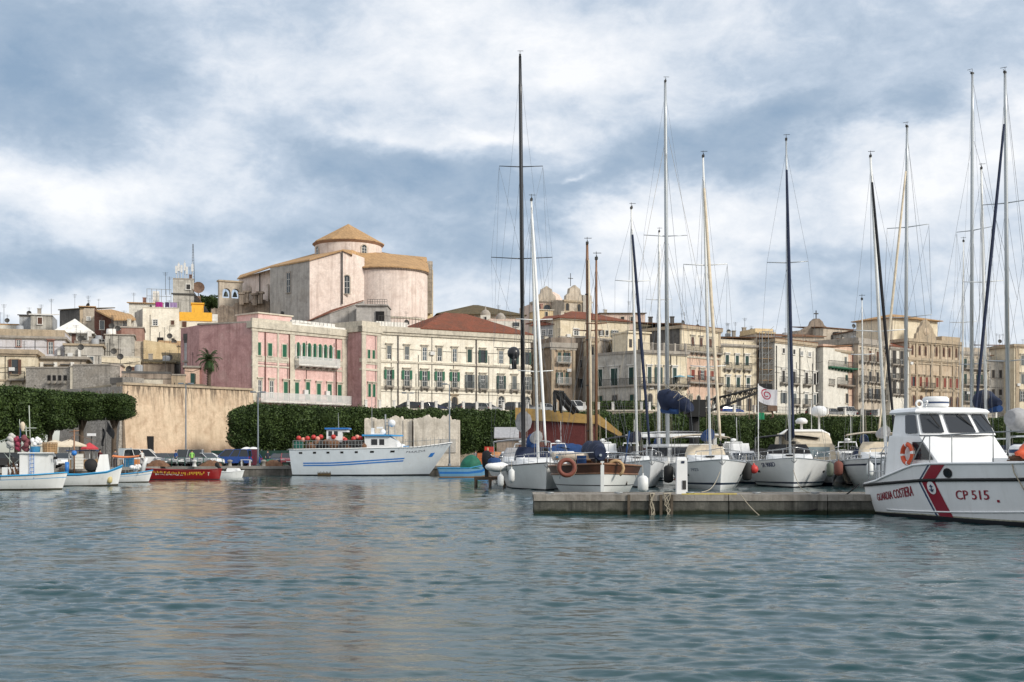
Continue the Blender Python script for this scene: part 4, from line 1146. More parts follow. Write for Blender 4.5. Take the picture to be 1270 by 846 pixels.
b.balc(1142, 1156, 481.5, 1142, .9, OCHRET, IRON, 1.0)
b = Bld('cream_end_house', 'cream house with green balcony plants right of the ornate palazzo', (1192, 240), (1226, 243), 8, ZZ(437, 240), 14, STONE)
b.band(b.H - .3, .5, .3, GREYT); b.parapet(.8, STONE, z=b.H + .2)
for a, c in ((445, 456), (464, 476), (485, 497)):
 b.row([1197, 1206, 1214.5, 1222], a, c, 3.6, ('shut', DGREEN, CREAMT, True, False), 1197); b.balc(1194, 1225, c + .6, 1197, .8, GREYT, IRON, .95)
b = Bld('low_grey_house', 'low grey house with a square window, between the two cream houses at right', (1226.5, 246), (1262, 248), 8, ZZ(447, 246), 14, GREYW, side=BROWNW)
b.band(b.H - .2, .3, .2, GREYT); b.row([1231.5, 1240.5, 1253], 459, 469, 3.4, ('shut', DKSH, GREYT, False, True), 1231); b.row([1231.5, 1240.5, 1253], 483, 495, 3.6, ('shut', DKSH, GREYT, False, True), 1231)
b = Bld('brown_rear_house', 'dark brown house end rising behind the low grey house', (1233, 262), (1272, 262), 9, ZZ(429, 262), 12, BROWNW); b.shed(b.H, b.H + 1.2, TILEB)
b = Bld('right_edge_house', 'cream house with grey shutters at the right edge of the photo', (1258, 244), (1312, 247), 8, ZZ(428, 244), 14, YELL)
b.band(b.H - .3, .5, .3, OCHRET)
for a, c in ((441, 453), (464, 476), (485, 498)): b.row([1268, 1280, 1293], a, c, 4, ('shut', GREYSH, CREAMT, True, False), 1268)
b.pil(1261.5, .8, 0, b.H - .3, OCHRET)
b = Bld('edge_corner_house', 'pale house beyond the right edge of the photo', (1314, 246), (1380, 256), 8, ZZ(440, 246), 14, PALEP)
b.row([1325, 1340, 1355], 455, 468, 4, ('shut', DGREEN, CREAMT, True, False), 1325)
# ------------------------------------------------------------------ domed church on the hill
CHP = st('church_pink_render', (0.71, 0.585, 0.51), dirt=(0.42, 0.31, 0.26), amt=0.4, streak=0.35, seed=21, patch=(.72, .62, .56), pamt=.5)
CHG = st('church_grey_and_shaded_render', (0.42, 0.395, 0.365), dirt=(0.20, 0.19, 0.18), amt=0.5, streak=0.4, patch=(0.42, 0.39, 0.35), pamt=0.6, seed=22)  # grey of chapel and terrace; on the left wall it paints in the shade
ch = thing('domed_church', 'large pinkish church with rounded apse and a low drum under a tan cone roof', 'church', G(400, 222, 18))
ZB = 18
def WP_(px, d, py): return tuple(P(px, py, d))
def wall_poly(mb, pts, zb=ZB, m=0):
 """pts: (px, d, py top) along the wall"""
 for (a, da, ya), (b2, db, yb) in zip(pts, pts[1:]):
  A, B = P(a, ya, da), P(b2, yb, db)
  mb.poly([(A.x, A.y, zb), (B.x, B.y, zb), tuple(B), tuple(A)], m)
mb = MB(); wall_poly(mb, [(335, 226, 331), (384, 218, 321.5)]); wall_poly(mb, [(335, 226, 331), (338, 236, 331)])
mb.build('side_wall', CHG, ch, True)
mb = MB(); wall_poly(mb, [(384, 218, 321.5), (425, 220.5, 309.8), (452, 224, 320)])
mb.build('gable_wall', CHP, ch, True)
mb = MB(); wall_poly(mb, [(296, 240, 345), (336, 230, 334)]); wall_poly(mb, [(296, 240, 345), (297, 252, 345)][::-1])
mb.build('nave_wall', CHP, ch, True)
cx, cy = G(480.5, 230.5, 0).x, 230.5; ra = 7.45
ze = ZZ(330.5, 223)
mb = MB(); mb.lathe((cx, cy, 0), [(ra, ZB), (ra, ze)], 40, a0=R(180), a1=R(372))
mb.build('apse', CHP, ch, True)
mb = MB(); mb.lathe((cx, cy, 0), [(ra + .02, ze - 9.3), (ra + .16, ze - 9.25), (ra + .16, ze - 9.0), (ra + .02, ze - 8.95)], 40, a0=R(180), a1=R(372)); mb.build('string_course', CREAMT, ch, True)
mb = MB(); mb.lathe((cx, cy, 0), [(ra + .02, ze - .5), (ra + .3, ze - .2), (ra + .42, ze), (ra - .5, ze)], 40, a0=R(180), a1=R(372))
for k in range(46):
 a = R(184 + 4.0 * k); c = Vector((cx + (ra + .22) * math.cos(a), cy + (ra + .22) * math.sin(a), ze - .42)); mb.cbox(c, .22, .3, .3, 0, a)
mb.build('cornice', st('church_cornice', (0.30, 0.22, 0.17)), ch, True)
def roofstrip(low, up, mat, name='roof', n=18):
 def samp(L, t):
  k = t * (len(L) - 1); i = min(int(k), len(L) - 2); f = k - i
  return Vector(L[i]).lerp(Vector(L[i + 1]), f)
 mb = MB(); mb.grid(lambda a, b: samp(low, a).lerp(samp(up, a), b), n, 5, sm=False)
 mb.grid(lambda a, b: samp(low, a) - Vector((0, 0, .22 * (1 - b))), n, 1, sm=False)
 return mb.build(name, mat, ch, True)
low = [WP_(425, 220.2, 309.8), WP_(438, 221.5, 315)] + [(cx + (ra + .5) * math.cos(R(a)), cy + (ra + .5) * math.sin(R(a)), ze + .02 - .0 * a) for a in range(212, 366, 14)]
up = [WP_(425, 224, 309)] + [WP_(430 + 9.0 * k, 229 + 1.0 * k, 309.6 + .85 * k) for k in range(len(low) - 1)]
roofstrip(low, up, TILE, 'apse_roof', 26)
roofstrip([WP_(294, 240.5, 345.5), WP_(335, 226, 331.2), WP_(384, 217.6, 321.8), WP_(425.5, 220, 309.6)],
   [WP_(298, 246, 341), WP_(340, 241, 328), WP_(390, 238, 314.5), WP_(427, 236, 309)], TILE, 'nave_roof')
roofstrip([WP_(427, 236, 309.4), WP_(470, 236, 312), WP_(524, 236, 322)], [WP_(427, 250, 312), WP_(470, 252, 314), WP_(524, 250, 324)], TILE, 'rear_roof')
mb = MB(); A = G(519, 234, 0); B = G(533.5, 236.5, 0); mb.prism([(A.x, A.y), (B.x, B.y), (B.x, B.y + 9), (A.x, A.y + 9)], ZB, ZZ(325.5, 235)); mb.build('end_wall', OCHRE, ch, True)
mb = MB(); c = G(533, 236, 0)
for k in range(12): mb.cbox((c.x, c.y, ZZ(389, 236) + k * .83), 1.0 + .06 * (k % 2), 1.0, .80, 0)
mb.build('corner_pilaster', STONE, ch, True)
dcx, dcy, dr = G(432, 236, 0).x, 236, 6.35; zd = ZZ(297.2, 230)
mb = MB(); mb.lathe((dcx, dcy, 0), [(dr, zd - 5), (dr, zd)], 40); mb.build('drum', CHP, ch, True)
mb = MB(); mb.lathe((dcx, dcy, 0), [(dr + .0, zd - .45), (dr + .35, zd - .1), (dr + .45, zd)], 40); mb.build('drum_cornice', st('drum_cornice', (0.36, 0.19, 0.11)), ch, True)
za = ZZ(277.8, 236)
mb = MB(); mb.lathe((dcx, dcy, 0), [(dr + .55, zd + .001), (dr + .5, zd + .2), (.02, za)], 10, sm=False); mb.build('dome_roof', TILE, ch, True)
wst = ('arch mull', None, STONE, False, True)
for ang in (-35, 35):
 a = R(ang); fr, gl, s1, s2 = win_mesh(1.05, 1.7, wst)
 loc = Vector((dcx + (dr + .0) * math.sin(a), dcy - dr * math.cos(a), zd - 2.55)) - Vector(ch.location)
 if ang == -35: a = R(-57); loc = Vector((dcx + dr * math.sin(a), dcy - dr * math.cos(a), zd - 2.55)) - Vector(ch.location)
 o = link('window', fr, ch, loc, a); link('pane', gl, o)
def chwin(px, d, py0, py1, w, rz, style, off=0.0):
 fr, gl, s1, s2 = win_mesh(w, round((ZZ(py0, d) - ZZ(py1, d)) / .05) * .05, style); p = P(px, py1, d) - Vector(ch.location)
 o = link('window', fr, ch, (p.x, p.y - off, p.z), rz); link('pane', gl, o)
gz = math.atan2(218 - 226, G(384, 218, 0).x - G(335, 226, 0).x)
chwin(358, 222.2, 338, 363, 1.15, gz, ('mull', None, GREYT, False, True))
chwin(430.5, 221, 341.5, 364.5, 1.0, R(5), ('arch mull', None, STONE, False, True), .15)
chwin(310, 236.6, 356, 373, 1.2, R(-60), ('arch', None, STONE, False, True), .1); chwin(332.5, 231, 353, 374, 1.0, R(-60), ('arch', None, STONE, False, True), .1)
rp = P(350, 389, 223.5); mb = MB(); mb.lathe((rp.x, rp.y - .25, rp.z), [(.0, .02), (.42, .02), (.42, -.1)], 12, M=Matrix.Rotation(gz, 4, 'Z') @ Matrix.Rotation(R(90), 4, 'X')); mb.build('round_vent', DKSH, ch, True)
mb = MB(); c = G(424.5, 220.2, 0); mb.tube([(c.x, c.y, ZZ(377, 220)), (c.x, c.y, ZZ(312, 220))], .13, 5); c = G(526.5, 235.2, 0); mb.tube([(c.x, c.y - .2, ZZ(387, 235)), (c.x, c.y - .2, ZZ(327, 235))], .17, 5); c = G(322, 233, 0); mb.tube([(c.x, c.y, ZZ(372, 233)), (c.x, c.y, ZZ(339, 233))], .1, 5)
mb.build('drainpipe', IRON, ch, True)
# low side chapel with its sloping red roof
mb = MB(); wall_poly(mb, [(372, 213.5, 402.5), (409, 212.5, 388.5), (451, 213.5, 373.5), (452, 220, 373)], 16)
mb.build('chapel_wall', CHG, ch, True)
mb = MB(); a = [P(370, 403, 213.2), P(409, 388.2, 212.2), P(452, 372.8, 213.2)]; c = [P(376, 400, 219), P(411, 384.2, 219), P(450, 372.2, 218)]
mb.grid(lambda s, t: (a[0].lerp(a[1], s * 2) if s < .5 else a[1].lerp(a[2], s * 2 - 1)).lerp((c[0].lerp(c[1], s * 2) if s < .5 else c[1].lerp(c[2], s * 2 - 1)), t), 8, 2, sm=False)
mb.build('chapel_roof', TILER, ch, True)
mb = MB(); A, B = G(442, 209, 0), G(480, 209.5, 0); mb.prism([(A.x, A.y), (B.x, B.y), (B.x, B.y + 6), (A.x, A.y + 6)], 16, ZZ(379, 209)); A, B = G(440, 208.6, 0), G(481, 209.1, 0); mb.prism([(A.x, A.y), (B.x, B.y), (B.x, B.y + 6.5), (A.x, A.y + 6.5)], ZZ(379, 209) + .002, ZZ(377.4, 209))
mb.build('terrace_block', CHG, ch, True)
mb = MB(); A, B = G(466, 209.2, 0), G(476.5, 209.3, 0); mb.prism([(A.x, A.y - .1), (B.x, B.y - .1), (B.x, B.y + .3), (A.x, A.y + .3)], ZZ(401, 209), ZZ(386, 209)); mb.build('doorway', DARK, ch, True)
mb = MB()
for px in list(range(456, 481, 3)): c = G(px, 208.8, 0); mb.box(c.x - .03, c.x + .03, c.y - .03, c.y + .03, ZZ(377.4, 209), ZZ(371.5, 209))
A, B = G(456, 208.8, 0), G(480, 208.8, 0)
for y in (371.5, 374.5): mb.tube([(A.x, A.y, ZZ(y, 209)), (B.x, B.y, ZZ(y, 209))], .035, 4)
mb.build('railing', IRON, ch, True)
bg_ = Bld('bell_gable', 'tan bell gable with two open arches on the hilltop left of the church', (272, 234), (300.5, 236), 16, ZZ(349, 234), 1.1, STONE, 'belfry', body=False)
mb = MB(); L, H = bg_.L, bg_.H; z0, z1 = bg_.z(369, 272), bg_.z(357, 272)
holes = [(bg_.x(281), .78), (bg_.x(292.3), .78)]
xs = [0, holes[0][0] - .78, holes[0][0] + .78, holes[1][0] - .78, holes[1][0] + .78, L]
mb.box(0, L, 0, 1.1, 0, z0)
for a, c in ((xs[0], xs[1]), (xs[2], xs[3]), (xs[4], xs[5])): mb.box(a, c, 0, 1.1, z0 + .002, H)
for hx, r in holes:
 n = 8; pts = [(hx - r * math.cos(math.pi * k / n), z1 - r + r * math.sin(math.pi * k / n)) for k in range(n + 1)]
 for (xa, za_), (xb, zb_) in zip(pts, pts[1:]):
  for yy in (0, 1.1): mb.poly([(xa, yy, za_), (xb, yy, zb_), (xb, yy, H), (xa, yy, H)])
  mb.poly([(xa, 0, za_), (xb, 0, zb_), (xb, 1.1, zb_), (xa, 1.1, za_)])
 mb.poly([(hx - r, 0, H), (hx + r, 0, H), (hx + r, 1.1, H), (hx - r, 1.1, H)])
bg_.part('wall', mb, STONE); bg_.band(H, .3, .2, OCHRET, back=1.3)
for hx, r in holes: bg_.part('bell', MB().lathe((hx, .55, z0 + .35), [(.5, 0), (.42, .15), (.32, .6), (.2, .85), (.05, .95), (.03, 1.4)], 10), plain('bronze_bell', (0.05, 0.055, 0.045), 0.5, 0.6))
rw = thing('ruined_wall', 'broken brown stone wall with stumps of masonry between the bell gable and the church', 'wall', G(265, 231, 16))
mb = MB(); rng = random.Random(4); pts = []
for k in range(37):
 px = 262 + 2 * k; pts.append((px, 229.5, 384 - (9 if 34 < px - 262 < 42 or 52 < px - 262 < 62 else 0) - rng.uniform(0, 5) - (px - 262) * .12))
wall_poly(mb, pts, 16)
for (a_, da, ya), (b_, db, yb) in zip(pts, pts[1:]):
 A, B = P(a_, ya, da), P(b_, yb, db); mb.poly([A, B, B + Vector((0, 1.4, 0)), A + Vector((0, 1.4, 0))])
for px, py in ((300, 371), (306, 369), (316, 372), (323, 370)):
 c = P(px, py + 7, 228.8); mb.cbox(c, .8, .8, 1.9); mb.cbox(c + Vector((0, 0, 1.9)), 1.3, 1.2, .35)
mb.build('masonry', BROWNW, rw, True)
# ------------------------------------------------------------------ hillside houses at the left
def house(name, label, p0, p1, pyt, depth, mat, zb=9.0, **k): return Bld(name, label, p0, p1, zb, ZZ(pyt, p0[1]), depth, mat, 'house', **k)
MU = ('mull', None, WHITET, False, True)
b = house('cream_balcony_house', 'cream house with one brown shuttered window and a small balcony at the left edge', (-70, 163), (43.5, 165.9), 434, 9, YELL)
b.band(b.H - .35, .6, .4, OCHRET); b.win(18.5, 446, 464, 8, ('shut', BROWN, OCHRET, False, True), 18.5); b.balc(11, 31, 470, 12, .9, GREYT, IRON, 1.0); b.band(b.z(473, 5), .25, .1, OCHRET, name='string_course', back=.4)
b.win(-30, 446, 464, 8, ('shut', BROWN, OCHRET, False, True), 18.5)
b = house('lilac_house', 'long lilac white house with an ochre parapet and two tall windows', (-70, 181), (80, 185.3), 408, 10, LILAC)
b.band(b.H - 1.1, .35, .3, GREYT); b.parapet(.25, OCHRET); b.part('frieze', MB().box(-.03, b.L + .03, -.04, .2, b.H - .74, b.H - .003), OCHRET)
b.win(23, 421.5, 429.5, 5.5, ('mull', None, BRICK2, False, True), 23); b.win(63, 424, 439, 6, ('mull pale', None, BRICK2, True, False), 63)
b.part('chimney_stack', MB().box(b.x(71.5), b.x(75.5), -.6, 0, b.z(441, 74), b.z(432, 74)), WHITET); b.part('wall_pier', MB().box(b.x(46), b.x(50.5), -.7, 0, b.z(441, 48), b.z(436, 48)), WHITET)
b = house('low_ochre_row', 'low ochre house row with a dark eave and flat dormers above the grey wall', (43.5, 170), (106, 171.7), 443, 8, STONE)
b.band(b.H - .2, .35, .5, GREYT); 
for px in (62, 82): b.part('dormer', MB().box(b.x(px - 7), b.x(px + 6), -.5, 0, b.z(453, px), b.z(451.6, px)), DGREY)
for px in (52, 69, 90): b.part('wall_pier', MB().box(b.x(px - 2.2), b.x(px + 2.2), -.35, 0, 0, b.z(449.5, px)), WHITET)
for k, (a, c, yt, lb) in enumerate(((32, 87, 457, 'grey rubble stone wall with four small square openings above the clipped trees'), (91, 137, 453.5, 'blank grey rubble stone wall above the clipped trees, right of a pale pier'))):
 b = Bld('rubble_wall', lb, (a, 162.5 - k), (c, 162 - k), 9, ZZ(yt, 162.5 - k), 3, SANDG, 'wall')
 if k == 0:
  for px in (61, 67.5, 74.2, 81): b.part('opening', MB().box(b.x(px - 1.9), b.x(px + 1.9), -.06, .05, b.z(472, px), b.z(465.5, px)), DARK); b.part('corbel', MB().box(b.x(px - 1.4), b.x(px + 1.4), -.5, 0, b.z(476, px), b.z(472.6, px)), SANDG)
 b.part('coping', MB().box(-.06, b.L + .06, -.08, 3.05, b.H + .002, b.H + .2), GREYT)
b = Bld('pale_pier', 'narrow pale stone pier between the two grey rubble walls', (86.9, 161.6), (91.2, 161.6), 9, ZZ(455, 161.6), 2, CREAMT, 'wall'); b.part('cap', MB().box(-.08, b.L + .08, -.08, 2.1, b.H + .002, b.H + .16), GREYT)
b = house('white_roof_house', 'low white house under a broad white hipped roof', (70, 198), (112, 199.3), 412, 9, WHITEW)
b.hip(b.H, 2.5, WHITET, .7, ridge=.5); b.part('veranda_opening', MB().box(b.x(81), b.x(94), -.06, .05, b.z(426, 82), b.z(413.5, 82)), BRICK); b.win(84.5, 414.5, 425, 6, ('shut', DKSH, WHITET, False, False), 82); b.part('cross_ornament', MB().box(b.x(103) - .12, b.x(103) + .12, -.08, 0, b.z(424, 103), b.z(417, 103)).box(b.x(103) - .45, b.x(103) + .45, -.08, 0, b.z(421.5, 103), b.z(419.8, 103)), DGREY)
b.part('gate_pier', MB().box(b.x(109), b.x(114), -.9, -.1, 0, b.z(411, 111)), WHITET)
b = house('long_parapet_wall', 'grey ochre parapet terrace behind the low ochre row with two white piers', (80, 184), (127, 185.4), 427.5, 6, GREYW); b.band(b.H - .1, .3, .25, OCHRET)
b.part('pier', MB().box(b.x(97), b.x(101), -.5, 0, b.z(443, 99), b.z(432.5, 99)), WHITET); b.win(112.5, 442.5, 452, 7, ('pale', None, WHITET, False, True), 112); 
b = house('grey_box_house', 'grey flat roofed house with one brown window on the skyline', (38, 218), (65, 218.9), 390.5, 8, CONCW, side=BLUEG)
b.shed(b.H, b.H + 1.0, WHITET, .3); b.win(49.5, 394, 402, 5.6, ('shut', BROWN, WHITET, False, True), 49); b.antenna(62, b.H, 3.2)
b = house('blue_grey_house', 'small blue grey flat roofed house at the left end of the skyline', (24, 222), (39, 222.5), 393, 8, BLUEG); b.parapet(.25, GREYT); b.shed(b.H + .26, b.H + .9, DGREY, .3)
b = house('far_left_house', 'pale low house at the very left of the skyline', (-40, 222), (23, 224.2), 402, 8, WHITEW); b.parapet(.25, TILE); b.antenna(3, b.H, 4)
b = house('dark_wall_house', 'house with a dark rendered side wall and a broken tiled edge on the skyline', (74, 214), (99, 212), 385, 8, DGREY, side=OCHRET)
b.shed(b.H, b.H + 1.0, TILEG, .2); b.antenna(82, b.H, 3)
b = house('olive_gable_house', 'olive grey house end with a ruined tile verge beside the dark rendered wall', (99, 212.5), (117.5, 213.1), 382, 8, STONE); b.shed(b.H + .2, b.H - .9, TILE, .2); b.win(110, 393, 397, 4, MU, 110)
b = house('brick_gable_house', 'dark brown brick house with a tan tiled roof on the skyline', (117, 206), (141, 206.8), 393, 10, BRICK, side=WHITEW)
mb = MB(); mb.prism([(0, 0), (b.L, 0), (b.L, 8), (0, 8)], b.H, lambda p: b.H + (1.35 if p[0] < 1 else .0)); b.part('sloped_gable', mb, BRICK)
b.win(126.5, 398, 408.5, 5, ('pale', None, WHITET, False, True), 126)
b = house('white_end_house', 'small white house end under the tan tiled roof of the brown brick house', (141, 203.3), (168, 204.2), 396, 9, WHITEW); b.win(155, 398.5, 404.5, 5, MU, 155)
mb = MB(); a = [P(119, 384.3, 205.8), P(138, 383.5, 210), P(163, 390, 210), P(168.5, 395.6, 203), P(141.5, 395.6, 201.8)]
mb.poly(a[::-1]); mb.poly([p - Vector((0, 0, .25)) for p in a]); mb.poly([a[3], a[4], a[4] - Vector((0, 0, .25)), a[3] - Vector((0, 0, .25))]); mb.poly([a[4], a[0], a[0] - Vector((0, 0, .25)), a[4] - Vector((0, 0, .25))])
mb.build('roof', TILE, b.r, True)
b = house('pale_brick_house', 'low house with a pale worn brick front below the white house end', (150, 199), (178, 199.9), 405.5, 8, BRICK2); b.band(b.H - .1, .2, .15, GREYT); b.win(166, 416.5, 426.5, 4, ('shut', DKSH, GREYT, False, True), 166); b.part('plaster_end', MB().box(-1.2, -.02, 0, 6, 0, b.H - .5), BRICK)
b = house('concrete_shed', 'ribbed raw concrete shed with a water tank on its roof among the hillside houses', (130.5, 190), (166, 191.1), 415, 8, CONCW); b.band(b.H - .05, .15, .2, GREYT); b.part('lower_wall', MB().box(b.x(142), b.x(164), -.12, 0, 0, b.z(431, 150)), GREYW)  # lower part of the front is a projecting slab in grey render
b.part('water_tank', MB().lathe((b.x(137), 2, b.H + .1), [(.0, 1.0), (.7, .95), (.75, .1), (.75, 0)], 12), WHITET); b.antenna(140, b.H - 2, 5, -.3)
b = house('pale_yellow_house', 'pale yellow house with one small dark window above the bastion trees', (126, 173), (173.5, 174.3), 443, 8, YELL); b.parapet(.2, CREAMT); b.win(165, 455, 460, 5, ('shut', BROWN, CREAMT, False, True), 165); b.antenna(146, b.H, 3.3); b.antenna(132, b.H, 2.2)
b = house('door_strip_house', 'narrow salmon doorway front left of the pale yellow house', (137, 169), (150, 169.3), 452, 5, PALEP); b.door(144.5, 456, 4, BROWN); b.band(b.H - .1, .2, .2, GREYT)
b = house('tall_cream_house', 'tall cream house with small white windows and laundry on its roof', (177, 213), (222, 214.5), 382, 10, CREAM, side=GREYW)
lf = MB(); A2 = G(167, 219, 0); la = ROOT[b.r].inverted() @ Vector((A2.x, A2.y, 9)); lf.prism([(la.x, la.y), (-.003, 0), (-.003, 8), (la.x + 1, la.y + 8)], 0, b.H - .1); b.part('side_wall', lf, GREYW)
b.win(192.5, 396.5, 403.5, 6, MU, 192); b.win(214, 397.5, 403, 4, ('shut', BROWN, CREAMT, False, True), 214); b.part('garage_opening', MB().box(b.x(195), b.x(203), -.05, .05, b.z(427, 199), b.z(418.5, 199)), DARK); b.win(214.5, 420, 423.5, 3.6, ('shut', DKSH, CREAMT, False, True), 214)
b.parapet(.2, CREAMT)
rz_ = b
for k, (px, w, c) in enumerate(((197, 9, (0.30, 0.02, 0.17)), (207, 5, (0.05, 0.03, 0.08)), (215, 9, (0.28, 0.20, 0.36)))):
 x0, x1 = b.x(px - w / 2), b.x(px + w / 2); mb = MB(); zt_ = b.H + 1.25
 mb.grid(lambda s, t: (x0 + (x1 - x0) * s, 1.2 + .08 * math.sin(s * 14) * t, zt_ - .85 * t - .03 * math.sin(s * 9)), 12, 4)
 mb.grid(lambda s, t: (x0 + (x1 - x0) * s, 1.215 + .08 * math.sin(s * 14) * t, zt_ - .85 * t - .03 * math.sin(s * 9)), 12, 4)
 o = mb.build('hanging_cloth', plain('cloth_dye_%d' % k, c, 0.9), None)
 o.location = b.r.location; o.rotation_euler = (0, 0, b.rz); tag(o, ['magenta cloth hanging on the roof line of the tall cream house', 'narrow dark cloth on the roof line, between magenta and lilac ones', 'pale lilac cloth hanging on the roof line of the tall cream house'][k], 'laundry', 'laundry on the roof line')
lp = MB()
for px in (192.5, 221): x = b.x(px); lp.tube([(x, 1.2, b.H), (x, 1.2, b.H + 1.35)], .04, 4)
lp.tube([(b.x(192.5), 1.2, b.H + 1.26), (b.x(221), 1.2, b.H + 1.26)], .015, 3); b.part('washing_line', lp, IRON)
b = house('roof_terrace_house', 'white house with a tiled eave and a glazed roof terrace behind the laundry', (160, 226), (196, 227.3), 376, 8, WHITEW); b.shed(b.H, b.H + .9, TILE, .4)
mb = MB(); 
for px in (182, 188, 194, 200, 206, 212): x = b.x(px); mb.box(x - .05, x + .05, 1, 1.1, b.H - .5, b.H + 2.9)
for z in (1.6, 2.9): mb.box(b.x(182), b.x(212), 1, 1.1, b.H + z - .08, b.H + z)
b.part('terrace_frame', mb, STEEL); b.part('lift_box', MB().box(b.x(189), b.x(197), 2, 5, b.H, b.H + 2.6), WHITET); b.antenna(205, b.H + 2, 4.2); b.antenna(210, b.H + 2, 3.4); b.win(187, 378.5, 381.5, 3, ('shut', DKSH, WHITET, False, True), 187)
b = house('yellow_stair_house', 'long pale yellow garden wall house with a small tiled lean to', (178, 195), (219, 196.3), 427, 7, OCHRE, side=GREYW)
mb = MB(); mb.prism([(0, -.002), (b.L, -.002), (b.L, 6), (0, 6)], b.H, lambda p: b.H + (.6 if p[0] < 1 else -.0) + .1); b.part('sloped_top', mb, OCHRE); b.part('left_return', MB().box(-1.7, -.01, .5, 5, 0, b.H + .5), STONE)
b = house('lean_to_house', 'small yellow lean to with a pinkish tiled roof against the pink palazzo', (198, 199), (229, 200), 428.5, 7, OCHRE); b.shed(b.H, b.H + 1.3, TILE, .3)
b = house('long_cream_house', 'cream house with brown shutters below an orange painted roof terrace', (220, 219), (270, 220.7), 397, 9, CREAM)
b.win(228.5, 398.5, 406, 5.4, ('shut', BROWN, CREAMT, False, True), 228); b.part('terrace_wall', MB().box(-.1, b.x(263), -.12, .3, b.H - .1, b.H + 1.45), ORANGEW); b.part('terrace_room', MB().box(b.x(237.5), b.x(252.5), 2, 5, b.H, b.H + 3.2).box(b.x(236.5), b.x(253.5), 1.8, 5.2, b.H + 3.202, b.H + 3.4), ORANGEW)
b.part('white_parapet', MB().box(b.x(263.2), b.L, -.1, .3, b.H, b.H + 1.2), WHITET); mb = MB()
for k in range(9): x = b.x(220.5) + k * 1.4; mb.box(x - .02, x + .02, .1, .14, b.H + 1.45, b.H + 2.2)
b.part('terrace_railing', mb, IRON)
b = house('antenna_tower', 'grey concrete tower block crowned with phone antennas on the skyline', (214.5, 250), (240.5, 251), 346.5, 7, CONCW, zb=12)
b.win(233.5, 353, 359, 5, ('shut', DKSH, WHITET, False, True), 233); b.parapet(.3, GREYT); b.band(b.z(365, 215), .25, .3, DGREY, name='string_course', back=.4)
mb = MB(); rng = random.Random(8)
for px, h in ((218.5, 3.2), (221.5, 4.2), (225, 3.6), (229, 4.6), (231.5, 3.0), (238.5, 4.2)):
 x = b.x(px); mb.tube([(x, 1.5, b.H), (x, 1.5, b.H + h * .9)], .06, 4); mb.box(x - .22, x + .22, 1.2, 1.5, b.H + h * .45, b.H + h * .45 + 1.5)
b.part('panel_antenna', mb, WIRON)
x = b.x(239); mb = MB()
for k in range(3): a = 2.1 * k; mb.tube([(x + .35 * math.cos(a), 3 + .35 * math.sin(a), b.H), (x + .1 * math.cos(a), 3 + .1 * math.sin(a), b.H + 7.8)], .05, 4)
for k in range(14): z = b.H + k * .55; mb.box(x - .33 + .018 * k, x + .33 - .018 * k, 2.97, 3.03, z, z + .05)
b.part('lattice_mast', mb, IRON)
b.part('rusty_dish', MB().lathe((b.x(246), .5, b.z(357, 240)), [(.05, .0), (.7, .12), (1.25, .45)], 14, M=Matrix.Rotation(R(75), 4, 'X')).tube([(b.x(246), .6, b.z(372, 240)), (b.x(246), .6, b.z(355, 240))], .09, 5).box(b.x(241), b.x(249), 0, 2, b.z(375, 240), b.z(367, 240)), plain('rusty_metal', (0.16, 0.10, 0.07), 0.8, var=.4))
b.part('buttress', MB().prism([(b.L, 0), (b.L + 3.0, 0), (b.L + 3.0, 4), (b.L, 4)], 0, lambda p: b.z(362, 236) if p[0] < b.L + 1 else b.z(386, 236)), DGREY)
b = house('blue_grey_side_house', 'pale blue grey house with a dark roof edge wedged against the rose palazzo wall', (228.5, 176.5), (247.5, 175.5), 421, 6, BLUEG, zb=10.2); b.band(b.H - .1, .9, .1, DGREY, back=4); b.win(240, 444, 449, 4, ('pale', None, GREYT, False, True), 240); b.band(b.z(449.5, 229), .25, .2, GREYT, name='string_course', back=.4); b.antenna(233, b.H, 2.0)
b = house('salmon_gate_house', 'low salmon front with a dark green door beside the palm', (229, 172), (247.5, 172.5), 455, 4, SALM, zb=10.2); b.band(b.H - .1, .25, .25, GREYT); b.door(239, 463, 5, DGREEN)
b = house('dark_terrace_wall', 'dark overgrown terrace wall with a pale band, above the sandstone bastion', (151, 160), (212, 161.5), 463, 4, BROWNW, zb=10.4); b.part('pale_band', MB().box(.6, b.L - 1.0, -.2, 0, b.z(477, 160), b.z(470.5, 160)), CREAMT); b.parapet(.3, DGREY)
b = house('grey_stub_wall', 'small grey block with a dark opening at the top left of the bastion', (138, 157.5), (165, 157), 468, 3, SANDG, zb=9); b.part('shutter_panel', MB().box(b.x(137), b.x(152), -.15, 0, b.z(476, 145), b.z(468.5, 145)), DGREY); b.part('niche', MB().box(b.x(153.5), b.x(158), -.05, .05, b.z(487, 155), b.z(480, 155)), WHITET)
b = house('tan_gate_wall', 'tan garden wall between the dark terrace wall and the salmon door', (212, 165), (230, 165.5), 465.5, 2, OCHRET, zb=10.4); b.part('coping', MB().box(-.1, b.L + .1, -.1, 2.1, b.H + .002, b.H + .18), GREYT)
b = house('rubble_lean_to', 'brown ruined masonry and scrub below the yellow garden wall', (173, 178), (216, 179.2), 450, 5, BROWNW); b.shed(b.H, b.H + .8, TILEG, .3)
b = house('dark_slope_house', 'dark stained retaining wall right of the ruined masonry', (205, 181), (229.5, 182), 449, 5, DGREY); b.shed(b.H - .3, b.H + 1.6, TILEG, .1)
b = house('hidden_grey_house', 'grey house between the concrete shed and the cream tower house', (92, 192), (131, 191), 424, 7, GREYW); b.win(123, 421, 424, 3, ('shut', DKSH, WHITET, False, True), 123); b.win(128.5, 421, 424, 3, ('shut', DKSH, WHITET, False, True), 128); b.parapet(.2, GREYT); b.antenna(118, b.H, 4)
